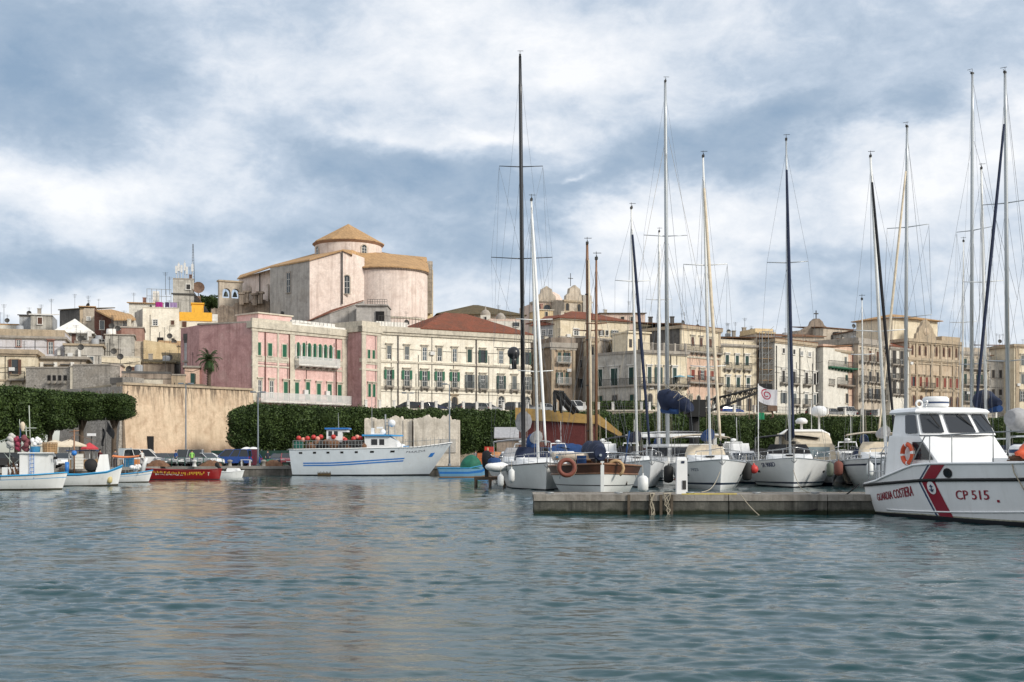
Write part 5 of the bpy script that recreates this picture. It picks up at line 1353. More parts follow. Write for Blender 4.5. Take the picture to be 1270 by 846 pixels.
HB = thing('hill_bush', 'round green bush on the hilltop between the antenna tower and the bell gable', 'bush', G(259, 262, 18), 0)
CRB = crown_mesh('bush_crown', 6.5, 4, 7.5, 2600, 9, .34, 1.0); link('crown', CRB, HB, (0, 0, 15.4)).scale = (1, 1, .6); link('stem', MB().tube([(0, 0, -1), (.1, 0, 8), (0, 0, 14.5)], [.5, .4, .25], 7).mesh('stem', BARK), HB)
tw = thing('hill_bush', 'small dark shrub standing right of the hilltop bush', 'bush', G(262.5, 256, 18), 0)
link('crown', CRB, tw, (0, 0, 16.0)).scale = (.3, .4, .28); link('stem', MB().tube([(0, 0, -1), (0, 0, 15.8)], .2, 6).mesh('stem', BARK), tw)
# ------------------------------------------------------------------ far skyline in the centre and right
b = Bld('hipped_hall', 'pale hall under a broad mossy hipped roof behind the white palazzo', (546, 252), (648, 255), 9, ZZ(389, 252), 16, PALEP, 'hall'); b.hip(b.H, 2.9, TILEG, .8); b.band(b.H - .5, .4, .2, CREAMT); b.row([560, 575, 590, 622], 391.5, 395.5, 4, ('shut', DKSH, CREAMT, False, True), 560)
b = Bld('brown_roof_house', 'low house with a worn brown double roof behind the white palazzo', (538, 214), (606, 218), 9, ZZ(401, 214), 12, STONE); b.hip(b.H, 1.6, TILEB, .4)
b = Bld('small_dome_house', 'small pale rooftop turret with a little dome behind the red tiled roof', (596, 238), (608, 238), 9, ZZ(391, 238), 2, WHITEW, 'turret'); b.part('dome', MB().lathe((b.L / 2, 1, b.H), [(1.0, 0), (.95, .5), (.6, 1.0), (.15, 1.2), (.05, 1.9), (0, 2.0)], 12), GREYT); b.win(602, 393, 398, 3, ('shut', DKSH, WHITET, False, True), 602)
b = Bld('skylight_house', 'pale flat roofed house with a round skylight behind the black mast', (606, 226), (646, 227), 9, ZZ(398, 226), 9, WHITEW); b.parapet(.35, PALEP); b.part('skylight', MB().lathe((b.x(622), 1, b.H + .36), [(1.0, 0), (.95, .5), (.5, 1.1), (0, 1.3)], 10), GREYT); b.win(640, 400, 405, 4, ('shut', DKSH, WHITET, False, True), 640)
b = Bld('baroque_church', 'baroque church front with a scrolled gable and a big round arch high behind the roofs', (668, 300), (702, 302), 9, ZZ(373, 300), 16, PALEP, 'church')
H = b.H; m = b.x(678); mb = MB()
prof = [(-2.6, 0), (-2.5, 1.2), (-1.7, 1.9), (-1.5, 3.2), (-.8, 3.6), (0, 4.2), (.8, 3.6), (1.5, 3.2), (1.7, 1.9), (2.5, 1.2), (2.6, 0)]
f_ = [(m + x * .9, -.1, H + .3 + z * .8) for x, z in prof]; k_ = [(m + x * .9, .8, H + .3 + z * .8) for x, z in prof]
mb.poly(f_[::-1]); mb.poly(k_)
for i in range(len(prof) - 1): mb.poly([f_[i], f_[i + 1], k_[i + 1], k_[i]])
b.part('gable', mb, STONE); b.band(H - .2, .5, .4, STONE, back=6); b.part('dome', MB().lathe((b.x(692), 6, H + .2), [(3.2, 0), (3.0, 1.0), (2.3, 2.1), (1.0, 2.8), (0, 3.0)], 20), PALEP)
b.win(678.5, 378, 390, 9, ('arch', None, OCHRET, False, False), 678)
b = Bld('church_belfry', 'carved stone belfry wall with an iron cross beside the baroque dome', (700, 296), (733, 300), 9, ZZ(372, 296), 8, STONE, 'belfry')
H = b.H; m = b.x(713); mb = MB(); f_ = [(m + x, -.1, H + z * .9) for x, z in prof]; k_ = [(m + x, .9, H + z * .9) for x, z in prof]; mb.poly(f_[::-1]); mb.poly(k_)
for i in range(len(prof) - 1): mb.poly([f_[i], f_[i + 1], k_[i + 1], k_[i]])
b.part('gable', mb, STONE); b.part('iron_cross', MB().tube([(b.x(709), .5, H + 3.5), (b.x(709), .5, H + 6.6)], .09, 4).box(b.x(709) - .7, b.x(709) + .7, .45, .55, H + 5.3, H + 5.45), IRON); b.row([703.5, 718], 376, 386, 4, ('arch', DKSH, OCHRET, False, True), 703); b.band(b.z(388, 702), .5, .3, OCHRET, name='string_course', back=.4); b.band(b.z(374, 702), .4, .3, OCHRET, name='string_course', back=.4)
b.part('grey_stage', MB().box(b.x(722), b.x(733), -.4, 3, H - 3, H + 1.5), GREYW)
b = Bld('ochre_roof_room', 'small ochre rooftop room with an arch opening in front of the baroque church', (668, 260), (686, 261), 9, ZZ(384, 260), 6, OCHRE); b.win(677.5, 387, 396, 3, ('shut', DKSH, CREAMT, False, True), 677); b.band(b.H - .1, .2, .2, CREAMT)
b = Bld('far_terrace_house', 'pale pinkish terrace house behind the yellow house with red roof', (745, 262), (800, 262), 9, ZZ(389, 262), 10, PALEP); b.shed(b.H, b.H + .8, TILEG); b.row([772, 784], 393, 400, 4, ('shut', DKSH, CREAMT, False, True), 772)
b = Bld('rear_grey_house', 'grey house with railings on its roof behind the cream house', (893, 232), (938, 233), 9, ZZ(418.5, 232), 9, GREYW); b.shed(b.H, b.H + .8, TILEG); b.antenna(906, b.H, 3); b.antenna(928, b.H, 4); b.chimney(917, b.H, 1.5)
b = Bld('rear_shed_house', 'low tiled house behind the tall white house', (948, 236), (1022, 238), 9, ZZ(417, 236), 10, STONE); b.shed(b.H, b.H + 1.4, TILEB)
b = Bld('cross_church', 'dark stone church gable topped by a cross above the salmon houses', (985, 266), (1028, 267), 9, ZZ(415, 266), 10, BROWNW, 'church')
H = b.H; m = b.x(1013); mb = MB(); pr = [(b.x(985), 0), (b.x(992), .8), (b.x(1000), 1.7), (b.x(1004), 2.0), (b.x(1006), 2.9), (b.x(1010), 3.5), (b.x(1016), 3.5), (b.x(1020), 2.9), (b.x(1022), 2.1), (b.x(1028), 1.4), (b.x(1028), 0)]
f_ = [(x, -.1, H + z) for x, z in pr]; k_ = [(x, 1.0, H + z) for x, z in pr]; mb.poly(f_[::-1]); mb.poly(k_)
for i in range(len(pr) - 1): mb.poly([f_[i], f_[i + 1], k_[i + 1], k_[i]])
b.part('gable', mb, BROWNW); b.part('cross', MB().tube([(m, .4, H + 3.4), (m, .4, H + 5.3)], .12, 4).box(m - .5, m + .5, .3, .5, H + 4.5, H + 4.72), IRON)
b = Bld('church_nave', 'brown tiled nave with a tan end wall right of the cross topped gable', (1021, 264), (1064, 270), 9, ZZ(406.5, 264), 9, STONE, 'church'); b.shed(b.H, b.H + .9, TILEB); b.part('dark_annex', MB().box(b.x(1031), b.x(1063), -.6, 0, 0, b.z(416, 1040)).box(b.x(1033), b.x(1066), -1.4, 0, b.z(414.5, 1040), b.z(412.5, 1040)), DGREY)
b = Bld('attic_brown_house', 'house with brown tiled roofs behind the balustraded house', (1066, 252), (1112, 254), 9, ZZ(408.5, 252), 10, GREYW); b.hip(b.H, 1.0, TILEB, .4); b.row([1075, 1088], 412, 418, 4, ('shut', DKSH, GREYT, False, True), 1075)
# dense rows of town houses farther back that fill the gaps between roofs
for k, (a, c, y, mt, rf, lb) in enumerate((
  (560, 612, 404, STONE, TILEB, 'plain stone house half hidden behind the red tiled roof'), (735, 768, 412, STONE, TILEB, 'stone house behind the wooden ketch masts'), (862, 893, 412, GREYW, TILEG, 'grey house tucked behind the salmon house'),
  (1120, 1135, 424, PALEP, TILER, 'sliver of a pale house behind the ornate palazzo'), (1188, 1230, 441, GREYW, TILEB, 'grey house behind the house with plant balconies'), (1060, 1100, 422, BROWNW, TILEB, 'brown house behind the four storey grey cream house'))):
 b = Bld('rear_house', lb, (a, 246), (c, 247), 9, ZZ(y, 246), 8, mt); b.shed(b.H, b.H + 1, rf)
# aerials, tanks, chimneys and dishes crowding the roofs
rng = random.Random(17)
TANK = plain('grey_water_tank', (0.30, 0.31, 0.32), .6)
for o in [q for q in COL.objects if q.get('category') in ('house', 'building') and q.parent is None]:
 w = [c for c in o.children if c.name.startswith('wall')]
 if not w: continue
 xs = [v.co for v in w[0].data.vertices]; L = max(p.x for p in xs); H = max(p.z for p in xs); D = max(p.y for p in xs)
 for k in range(2 if L > 4 else 1):
  x, y = rng.uniform(.1, .9) * L, rng.uniform(.3, .75) * D; h = rng.uniform(1.6, 3.6); mb = MB(); mb.tube([(x, y, H - .3), (x, y, H + h)], .03, 4)
  for q in range(rng.choice((2, 3, 4))): mb.tube([(x - .45 + .08 * q, y, H + h - .1 - .2 * q), (x + .45 - .08 * q, y, H + h - .1 - .2 * q)], .018, 3)
  if rng.random() < .35: mb.lathe((x, y - .1, H + h * .5), [(.02, 0), (.3, .05), (.45, .16)], 10, M=Matrix.Rotation(R(78), 4, 'X'))
  mb.build('antenna', IRON, o)
 if rng.random() < .6 and L > 3: x, y = rng.uniform(.15, .85) * L, rng.uniform(.3, .7) * D; MB().box(x - .3, x + .3, y, y + .5, H - .3, H + 1.5).box(x - .36, x + .36, y - .06, y + .56, H + 1.502, H + 1.62).build('chimney', rng.choice((GREYT, BRICK2, CREAMT)), o)
 if rng.random() < .25 and L > 4: x, y = rng.uniform(.2, .8) * L, .5 * D; MB().lathe((x, y, H), [(.55, 0), (.55, 1.1), (.4, 1.25), (0, 1.3)], 12).build('water_tank', TANK, o)
 for k in range(int(L / 3.2)):
  if rng.random() < .3: x, z = (k + rng.random()) * 3.2, rng.uniform(.35, .85) * H; x = min(x, L - .4); MB().box(x - .36, x + .36, -.34, -.02, z, z + .5).lathe((x, -.345, z + .25), [(.0, 0), (.18, 0)], 8, M=Matrix.Rotation(R(90), 4, 'X')).build('air_conditioner', WIRON, o)
 for k in range(int(L / 5) + 1):
  z = rng.uniform(.3, .9) * H; x = rng.uniform(.05, .95) * L; MB().tube([(0, -.05, z), (L * .5, -.06, z - .12), (L, -.05, z + rng.uniform(-.3, .3))], .025, 4).tube([(x, -.06, .5), (x, -.06, H * rng.uniform(.6, .98))], .04, 4).build('cable', IRON, o)
# ------------------------------------------------------------------ boats
def smooth(a, b, x):
 t = min(1, max(0, (x - a) / (b - a))); return t * t * (3 - 2 * t)
class Hull:
 def __init__(s, L, B, sheer, tr=.72, tm=.42, rake=.7, srake=-.25, flare=.62, bp=2.2, draft=.45):
  s.L, s.B, s.tr, s.tm, s.rake, s.srake, s.fl, s.bp, s.dr = L, B, tr, tm, rake, srake, flare, bp, draft
  s.sh = sheer if callable(sheer) else (lambda t: interp(t, [(0, sheer[0]), (.5, sheer[1]), (.8, sheer[1] + (sheer[2] - sheer[1]) * .45), (1, sheer[2])]))
 def plan(s, t):
  if t < s.tm: return s.tr + (1 - s.tr) * math.sin(math.pi / 2 * t / s.tm)
  return max(.012, 1 - ((t - s.tm) / (1 - s.tm)) ** s.bp)
 def pt(s, t, h, side):
  fl = s.fl * (1 - .40 * smooth(.55, 1, t)); p = s.plan(t)
  w = fl + (1 - fl) * max(0, h) ** .75 if h >= 0 else fl * (1 + h * .9)
  x = s.L * (t - .5) + s.rake * max(h, -.6) * smooth(.5, 1, t) + s.srake * h * (1 - smooth(0, .18, t))
  return Vector((x, side * s.B / 2 * p * w, h * s.sh(t) if h >= 0 else h * s.dr * 2))
 def build(s, root, mats, rows, name='hull', gun=None, gr=.05, deck=None, dz=.06, nt=36, tmat=None):
  """rows: list of (h, material index of the band above it)"""
  mb = MB(); hs = [r[0] for r in rows]
  for side in (-1, 1):
   def fn(a, b): return s.pt(1 - (1 - a) ** 1.35, hs[int(round(b * (len(hs) - 1)))], side)
   mb.grid(fn if side > 0 else (lambda a, b: fn(a, b)), nt, len(hs) - 1, mf=lambda a, b: rows[b][1])
  for k in range(len(hs) - 1):
   for t, m in ((0, rows[k][1] if tmat is None else tmat), (1, rows[k][1])):
    q = [s.pt(t, hs[k], -1), s.pt(t, hs[k], 1), s.pt(t, hs[k + 1], 1), s.pt(t, hs[k + 1], -1)]
    mb.poly(q, m)
  h = mb.build(name, mats, root)
  if gun:
   g_ = MB()
   for side in (-1, 1): g_.tube([s.pt(1 - (1 - k / 30) ** 1.35, 1, side) for k in range(31)], gr, 6)
   g_.tube([s.pt(0, 1, -1), s.pt(0, 1, 1)], gr, 6)
   g_.build('gunwale', gun, root)
  d = MB()
  def df(a, b):
   t = 1 - (1 - a) ** 1.35; p, q = s.pt(t, 1 - dz / max(.3, s.sh(t)), -1), s.pt(t, 1 - dz / max(.3, s.sh(t)), 1)
   v_ = p.lerp(q, b); v_.z += .05 * math.sin(math.pi * b) * s.plan(t); return v_
  d.grid(df, 24, 6); d.build('deck', deck or WHITE2, root)
  return h
 def line(s, root, h, r, mat, name, t0=0.0, t1=1.0, sides=(-1, 1), off=.0, hfun=None, parent=None):
  mb = MB()
  for side in sides:
   ps = []
   for k in range(31):
    t = t0 + (t1 - t0) * k / 30; hh = hfun(t) if hfun else h; p = s.pt(t, hh, side); p.y += side * off; ps.append(p)
   mb.tube(ps, r, 5)
  return mb.build(name, mat, parent or root)
 def patch(s, root, fn, mat, name, side, parent=None, n=(6, 14), off=.012):
  """fn(a,b) -> (t, h) on the hull side"""
  mb = MB()
  def f(a, b):
   t, h = fn(a, b); p = s.pt(t, h, side); e = .02
   nrm = (s.pt(min(1, t + e), h, side) - s.pt(t - e, h, side)).cross(s.pt(t, h + .05, side) - s.pt(t, h - .05, side))
   nrm.normalize(); nrm = nrm if nrm.y * side > 0 else -nrm
   return p + nrm * off
  mb.grid(f, n[0], n[1], sm=True); return mb.build(name, mat, parent or root)
TXT = {}
def text_geo(s):
 if s in TXT: return TXT[s]
 c = bpy.data.curves.new('lettering', 'FONT'); c.body = s; c.size = 1.0; c.resolution_u = 3
 o = bpy.data.objects.new('lettering', c); COL.objects.link(o)
 bpy.context.view_layer.update()
 me = bpy.data.meshes.new_from_object(o.evaluated_get(bpy.context.evaluated_depsgraph_get()))
 v = [tuple(x.co) for x in me.vertices]; f = [tuple(p.vertices) for p in me.polygons]
 bpy.data.objects.remove(o); bpy.data.curves.remove(c); bpy.data.meshes.remove(me)
 xs = [q[0] for q in v]; ys = [q[1] for q in v]
 W_, H_ = max(xs) - min(xs), max(ys) - min(ys)
 v = [((q[0] - min(xs)) / W_, (q[1] - min(ys)) / H_) for q in v]
 TXT[s] = (v, f, W_ / H_); return TXT[s]
def hull_text(H, root, s, t0, t1, h0, h1, side, mat, parent, slope=0.0, off=.015, bold=0):
 v, f, asp = text_geo(s); mb = MB()
 for db in ([0] if not bold else [-bold, 0, bold]):
  i = len(mb.v)
  for a, b in v:
   t = t0 + (t1 - t0) * a + db; h = h0 + (h1 - h0) * b + slope * a
   p = H.pt(t, h, side); p.y += side * (off + (.002 if db else 0)); mb.v.append(tuple(p))
  for q in f: mb.f.append(tuple(i + k for k in q)); mb.m.append(0); mb.s.append(False)
 return mb.build('lettering', mat, parent)
def hull_marks(H, root, t0, t1, h0, h1, side, mat, parent, n, seed, off=.02):
 rng = random.Random(seed); mb = MB(); x = 0.0
 while x < .97:
  w = rng.uniform(.35, .8) / n; lo, hi = rng.choice(((0, 1), (.1, 1), (0, .9), (0, .55), (.45, 1)))
  q = []
  for a, b in ((x, lo), (min(1, x + w), lo), (min(1, x + w), hi), (x, hi)):
   p = H.pt(t0 + (t1 - t0) * a, h0 + (h1 - h0) * b, side); p.y += side * off; q.append(p)
  mb.poly(q); x += 1.0 / n * rng.choice((1, 1, 1, 1, 1.7))
 return mb.build('lettering', mat, parent)
def boat_root(name, label, cat, bow, L, back=None, heading=None, group=None):
 """bow = (px, d) of the end nearest the viewer; back = (px, metres behind the bow) fixes the heading"""
 b0 = G(bow[0], bow[1], 0)
 if heading is None:
  px, a = back; k = (px - CX) / F; th = 0.0
  for _ in range(40):
   th = math.asin(max(-.9, min(.9, (k * (b0.y + a * math.cos(th)) - b0.x) / a)))
  heading = Vector((-math.sin(th), -math.cos(th), 0))
 else: heading = Vector((heading[0], heading[1], 0)).normalized()
 c = b0 - heading * L / 2
 return thing(name, label, cat, c, math.atan2(heading.y, heading.x), group)
FENDM = plain('white_fender_vinyl', (0.66, 0.67, 0.66), 0.5, var=.15)
BOTT = plain('dark_antifouling', (0.02, 0.022, 0.028), 0.8)
NAVYP = shiny('navy_hull_stripe', (0.012, 0.02, 0.05), 0.3)
SMOKE = shiny('smoked_acrylic', (0.02, 0.024, 0.03), 0.08)
def rig(root, base, top, beam, bow, stern, mast_r=.11, mast_m=None, spreaders=(), furl=None, furl_r=.11, furl_frac=.93, furl_top=None, backstay=True, extra=(), furl_at=None, stay_gap=.03):
 """mast, spreaders, standing rigging; all points in the boat's local axes. spreaders: (fraction of height, half width)"""
 base, top = Vector(base), Vector(top); mm = mast_m or ALU
 mid = base.lerp(top, .55)
 mb = MB(); mb.tube([base, base.lerp(top, .6), base.lerp(top, .9), top], [mast_r, mast_r * .95, mast_r * .8, mast_r * .62], 8)
 m = mb.build('mast', mm, root)
 hd = MB(); hd.tube([top, top + Vector((0, 0, .45))], .018, 3); hd.tube([top + Vector((-.25, 0, .12)), top + Vector((.45, 0, .16))], .022, 3); hd.box(top.x - .12, top.x + .18, top.y - .08, top.y + .08, top.z, top.z + .14)
 hd.tube([top + Vector((.4, -.2, .3)), top + Vector((.4, .25, .3))], .02, 3)
 hd.build('masthead_gear', IRON, m)
 chain = [Vector((base.x - .25, s * beam / 2 * .93, max(.9, base.z - .35))) for s in (-1, 1)]
 w = MB()
 for i, s in enumerate((-1, 1)):
  pts = [chain[i]]
  for f, hw in spreaders:
   p = base.lerp(top, f); pts.append(p + Vector((-.18 * hw, s * hw, .08 * hw)))
  pts.append(base.lerp(top, .97)); w.tube(pts, .009, 3, cap=False)
  if spreaders: w.tube([chain[i] + Vector((.3, 0, 0)), base.lerp(top, spreaders[0][0])], .010, 3, cap=False)
  for (f, hw), (f2, hw2) in zip(spreaders, spreaders[1:]): w.tube([base.lerp(top, f) + Vector((-.18 * hw, s * hw, 0)), base.lerp(top, f2)], .010, 3, cap=False)
 w.build('shrouds', WIRE, root)
 for f, hw in spreaders:
  p = base.lerp(top, f); sp = MB()
  for s in (-1, 1): sp.tube([p, p + Vector((-.18 * hw, s * hw, .08 * hw))], [.045, .03], 5)
  sp.build('spreader', mm, m)
 ft = base.lerp(top, furl_frac) if furl_top is None else Vector(furl_top)
 MB().tube([ft, Vector(bow)], .013, 4, cap=False).build('forestay', WIRE, root)
 if furl:
  a = ft.lerp(Vector(bow), .04); c = ft.lerp(Vector(bow), .94)
  n = 14; pts = [a.lerp(c, k / n) for k in range(n + 1)]
  MB().tube(pts, [furl_r * (.45 + .75 * math.sin(math.pi * (.12 + .76 * k / n)) ** .7) for k in range(n + 1)], 8).build('furled_sail', furl, root)
  MB().lathe(ft.lerp(Vector(bow), .955), [(.0, -.1), (.16, -.08), (.16, .08), (0, .1)], 10).build('furler_drum', BLACK, root)
 if backstay: MB().tube([base.lerp(top, .99), Vector(stern)], .013, 4, cap=False).build('backstay', WIRE, root)
 hy = MB()
 for k, (f0, off) in enumerate(((.95, .20), (.8, -.26), (.6, .34))): hy.tube([base.lerp(top, f0), base + Vector((.15, off, .2))], .008, 3, cap=False)
 for p, q in extra: hy.tube([Vector(p), Vector(q)], .014, 3, cap=False)
 hy.build('halyards', ROPE, root)
 return m
def boom(root, base, L, cov, z=1.3, r=.28, dirx=-1, dy=0.0, sag=.0):
 p = Vector((base[0] - .15, base[1], base[2] + z)); q = p + Vector((dirx * L, dy, .12))
 b = MB().tube([p, q], .075, 6).build('boom', ALU, root)
 if cov:
  n = 12; pts = [p.lerp(q, .02 + .94 * k / n) + Vector((0, .03 * math.sin(k * 2.1), r * .75 - .02 * k + .04 * math.sin(k * 1.7))) for k in range(n + 1)]
  mb = MB(); mb.tube(pts, [r * (.75 + .45 * (1 - k / n) + .08 * math.sin(k * 2.9)) for k in range(n + 1)], 10, flat=1.25); mb.build('sail_cover', cov, root)
def rails(H, root, h=.6, t0=.1, t1=1.0, pul=True, n=8, m=None):
 mb = MB(); m = m or CHROME
 for s in (-1, 1):
  tops = []
  for k in range(n + 1):
   t = t0 + (t1 - t0) * k / n; p = H.pt(t, 1, s); p.y -= s * .07 * (1 if t < .97 else 0); q = p + Vector((0, 0, h)); tops.append((p, q)); mb.tube([p, q], .014, 4)
  for f in (1.0, .5): mb.tube([p + (q - p) * f for p, q in tops], .009, 3, cap=False)
 mb.build('guard_rail', m, root)
 if pul:
  mb = MB(); a = [H.pt(.86, 1, s) for s in (-1, 1)]; tip = H.pt(1.0, 1, 1); tip.y = 0
  u_ = Vector((0, 0, h + .05))
  mb.tube([a[0] + u_, (a[0] + tip) / 2 + u_ + Vector((.35, 0, 0)), tip + u_ + Vector((.12, -.18, .05)), tip + u_ + Vector((.12, .18, .05)), (a[1] + tip) / 2 + u_ + Vector((.35, 0, 0)), a[1] + u_], .024, 5)
  for s, q in zip((-1, 1), a): mb.tube([q, q + u_], .02, 5); c = H.pt(.95, 1, s); mb.tube([c, c + u_ + Vector((.08, 0, .02))], .02, 5)
  mb.build('pulpit', m, root)
def fender(px, py, d, label, m=None, r=.16, L=.7, rot=0.0, ball=False):
 p = P(px, py, d); nm = 'fender'
 mb = MB()
 if ball: mb.ball((0, 0, 0), r, n=12, k=8); mb.lathe((0, 0, r * .92), [(.07, 0), (.05, .12), (0, .12)], 8)
 else: mb.lathe((0, 0, -L / 2), [(.0, 0), (r * .7, .05), (r, .16), (r, L - .16), (r * .6, L - .04), (.04, L), (.04, L + .1), (0, L + .1)], 10)
 t = thing(nm, label, 'fender', p, 0, 'fenders hanging on the boats')
 mb.build('body', m or FENDM, t); MB().tube([(0, 0, L / 2 if not ball else r), (0, .25, (L / 2 if not ball else r) + .55)], .012, 3).build('line', ROPE, t)
 return t
def lifebuoy(p, label, rz, r=.32, rt=.075, m=(ORANGE, WHITE2), tilt=90):
 t = thing('lifebuoy', label, 'lifebuoy', p, rz, 'lifebuoys')
 MB().torus((0, 0, 0), r, rt, 24, 8, Matrix.Rotation(R(tilt), 4, 'X'), mfun=lambda j: 1 if j % 6 == 0 else 0).build('ring', list(m), t)
 MB().torus((0, 0, 0), r + rt, .012, 24, 4, Matrix.Rotation(R(tilt), 4, 'X')).build('grab_line', ROPE, t)
 return t
def sailboat(name, label, bow, back, L, B, sheer, mast_a, top, spr, *, d_extra=0, mats=None, rows=None, gun=None, furl=None, cov=None, bimini=None, cabin=True, mast_m=None, mast_r=.095, furl_r=.08, furl_frac=.93, boomL=None, group='yachts moored behind the pontoon', heading=None, flare=.62, rake=.9, windows=True, furl_top=None, boom_z=1.25, cov_r=.28, tr=.7, bowx=None):
 root = boat_root(name, label, 'sailing yacht', bow, L, back, heading, group)
 H = Hull(L, B * 1.08, sheer, tr=tr, rake=rake, flare=flare + .06, bp=2.9)
 hull = H.build(root, mats or [BOTT, NAVYP, WHITE], rows or [(-.45, 0), (0, 0), (.05, 2), (.10, 1), (.16, 2), (.5, 2), (.8, 2), (1, 2)], gun=gun or ALU, gr=.035)
 inv = ROOT[root].inverted()
 sz = H.sh(.6)
 if cabin:
  mb = MB(); x0, x1 = -L * .22, L * .22; wb = B * .31
  def cf(a, b):
   x = x0 + (x1 - x0) * a; tp = 1 - smooth(.55, 1, a) * .55; hgt = (.62 if a > .02 else 0) * (1 - .75 * smooth(.5, 1, a)) + .03
   ang = math.pi * b; return (x, -math.cos(ang) * wb * tp * (1 if .02 < b < .98 else 1.03), sz - .08 + hgt * min(1, math.sin(ang) * 2.4))
  mb.grid(cf, 16, 14); cb = mb.build('cabin', WHITE2, root)
  if windows:
   for s in (-1, 1):
    w = MB(); w.box(-L * .12, L * .02, s * wb * 1.0 - .02, s * wb * 1.0 + .02, sz + .12, sz + .34); w.build('cabin_window', SMOKE, cb)
   w = MB(); w.box(L * .06, L * .10, -.3, .3, sz + .46, sz + .52); w.build('hatch', SMOKE, cb)
  spd = MB()                                        # spray hood over the companionway
  def sf(a, b):
   ang = math.pi * b; k = math.sin(math.pi / 2 * min(1, a * 1.6 + .1)); return (-L * .13 - a * 1.1 + .6, -math.cos(ang) * B * .30, sz + .35 + k * .95 * min(1, math.sin(ang) * 1.6))
  spd.grid(sf, 6, 14); spd.build('spray_hood', bimini or NAVY, root)
 bx = L / 2 - mast_a
 base = Vector((bx, 0, sz + (.5 if cabin else .1)))
 mw = ROOT[root] @ base; d = mw.y
 tw = P(top[0], top[1], d); tl = inv @ tw
 sp = [((ZZ(py, d) - base.z) / (tl.z - base.z), hw * d / F) for py, hw in spr]
 bowp = H.pt(1, 1, 1); bowp.y = 0; bowp.x -= .12; bowp.z += .05
 if bowx: bowp = inv @ P(*bowx)
 rig(root, base, tl, B, bowp, (-L / 2 + .1, 0, H.sh(0) + .1), mast_r, mast_m, sp, furl, furl_r, furl_frac, None if furl_top is None else inv @ P(furl_top[0], furl_top[1], d))
 boom(root, base, boomL or L * .33, cov, boom_z, cov_r)
 rails(H, root)
 ck = MB()
 for k in range(7):                                    # winches, bags and coiled lines on deck
  x = -L * .35 + k * .7; ck.lathe((x, (-1) ** k * B * .36, sz - .02), [(.11, 0), (.09, .1), (.12, .2), (0, .2)], 8)
 ck.build('winches', CHROME, root)
 an = MB(); t = H.pt(1, 1, 1); an.tube([(t.x - .3, 0, t.z + .1), (t.x + .25, 0, t.z + .02), (t.x + .3, 0, t.z - .3)], .035, 5); an.tube([(t.x + .3, -.2, t.z - .12), (t.x + .32, 0, t.z - .34), (t.x + .3, .2, t.z - .12)], .04, 5); an.build('anchor', STEEL, root)
 if bimini:
  bm = MB()
  bm.grid(lambda a, b: (-L * .46 + a * L * .2, (b - .5) * B * .86, sz + 1.85 + .22 * math.sin(math.pi * b) - .05 * math.cos(2 * math.pi * a)), 6, 12)
  bm.grid(lambda a, b: (-L * .46 + a * L * .2, (b - .5) * B * .86, sz + 1.81 + .22 * math.sin(math.pi * b) - .05 * math.cos(2 * math.pi * a)), 6, 12)
  bc = bm.build('bimini', bimini, root); pl = MB()
  for x in (-L * .46, -L * .26):
   for s in (-1, 1): pl.tube([(x, s * B * .42, sz), (x, s * B * .43, sz + 1.85)], .018, 4)
  pl.build('bimini_frame', CHROME, bc)
 root['_'] = 0; del root['_']
 return root, H, hull, inv
# white sloop behind the jetty, bow just left of the pontoon
HW2 = hullpaint('chalky_white_hull', (0.70, 0.71, 0.69), 0.18, (0.30, 0.26, 0.19))
HW3 = hullpaint('cool_white_hull', (0.74, 0.76, 0.78), 0.10)
r1, H1, h1, _ = sailboat('sailing_yacht', 'white sloop with two white fenders and white furled sail, left of the pontoon end', (677, 77.5), (667.5, 4.6), 13, 4.2, (1.35, 1.45, 1.75), 4.6, (659, 249), [(397, 23), (461, 22)], mats=[BOTT, HW2, HW2], furl=ALUW, mast_m=ALUW, mast_r=.10, furl_r=.085, furl_frac=.985, cov=GREYC, gun=plain('dark_rubbing_strake', (0.06, 0.05, 0.05), .6), rake=.55, flare=.7, windows=False)
hull_text(H1, r1, '7200', .60, .70, .62, .76, -1, plain('faded_lettering', (0.16, 0.17, 0.19), .7), h1)
fender(634.5, 590, 76.6, 'white fender with dark tip hanging on the side of the white sloop by the jetty', r=.19, L=.85)
fender(621, 596, 78.5, 'pale fender hanging over the end of the wooden jetty', r=.2, L=.8)
# tall black masted yacht behind it
r2, H2, h2, _ = sailboat('sailing_yacht', 'big yacht with the tallest mast of all, black, with a grey sail cover', (652, 88), (649.5, 8.5), 22, 5.6, (1.5, 1.5, 1.8), 8.5, (645, 70), [(207, 27), (321, 38), (433, 36)], mast_m=CARBON, mast_r=.17, furl=None, cov=GREYC, cov_r=.55, boom_z=2.4, bimini=GREYC, furl_frac=.98)
lm = MB(); inv2 = ROOT[r2].inverted(); q = P(637, 438, 95.4); lm.ball((inv2 @ q), .5, n=14, k=8); lm.tube([inv2 @ q, inv2 @ P(638, 458, 95.4)], .22, 6); lm.build('radar_reflector', CARBON, r2)
bl = MB(); c = inv2 @ P(660, 551, 86); bl.ball(c, .5, .45, .75, 10, 7); bl.build('blue_sail_bag', BLUE, r2)
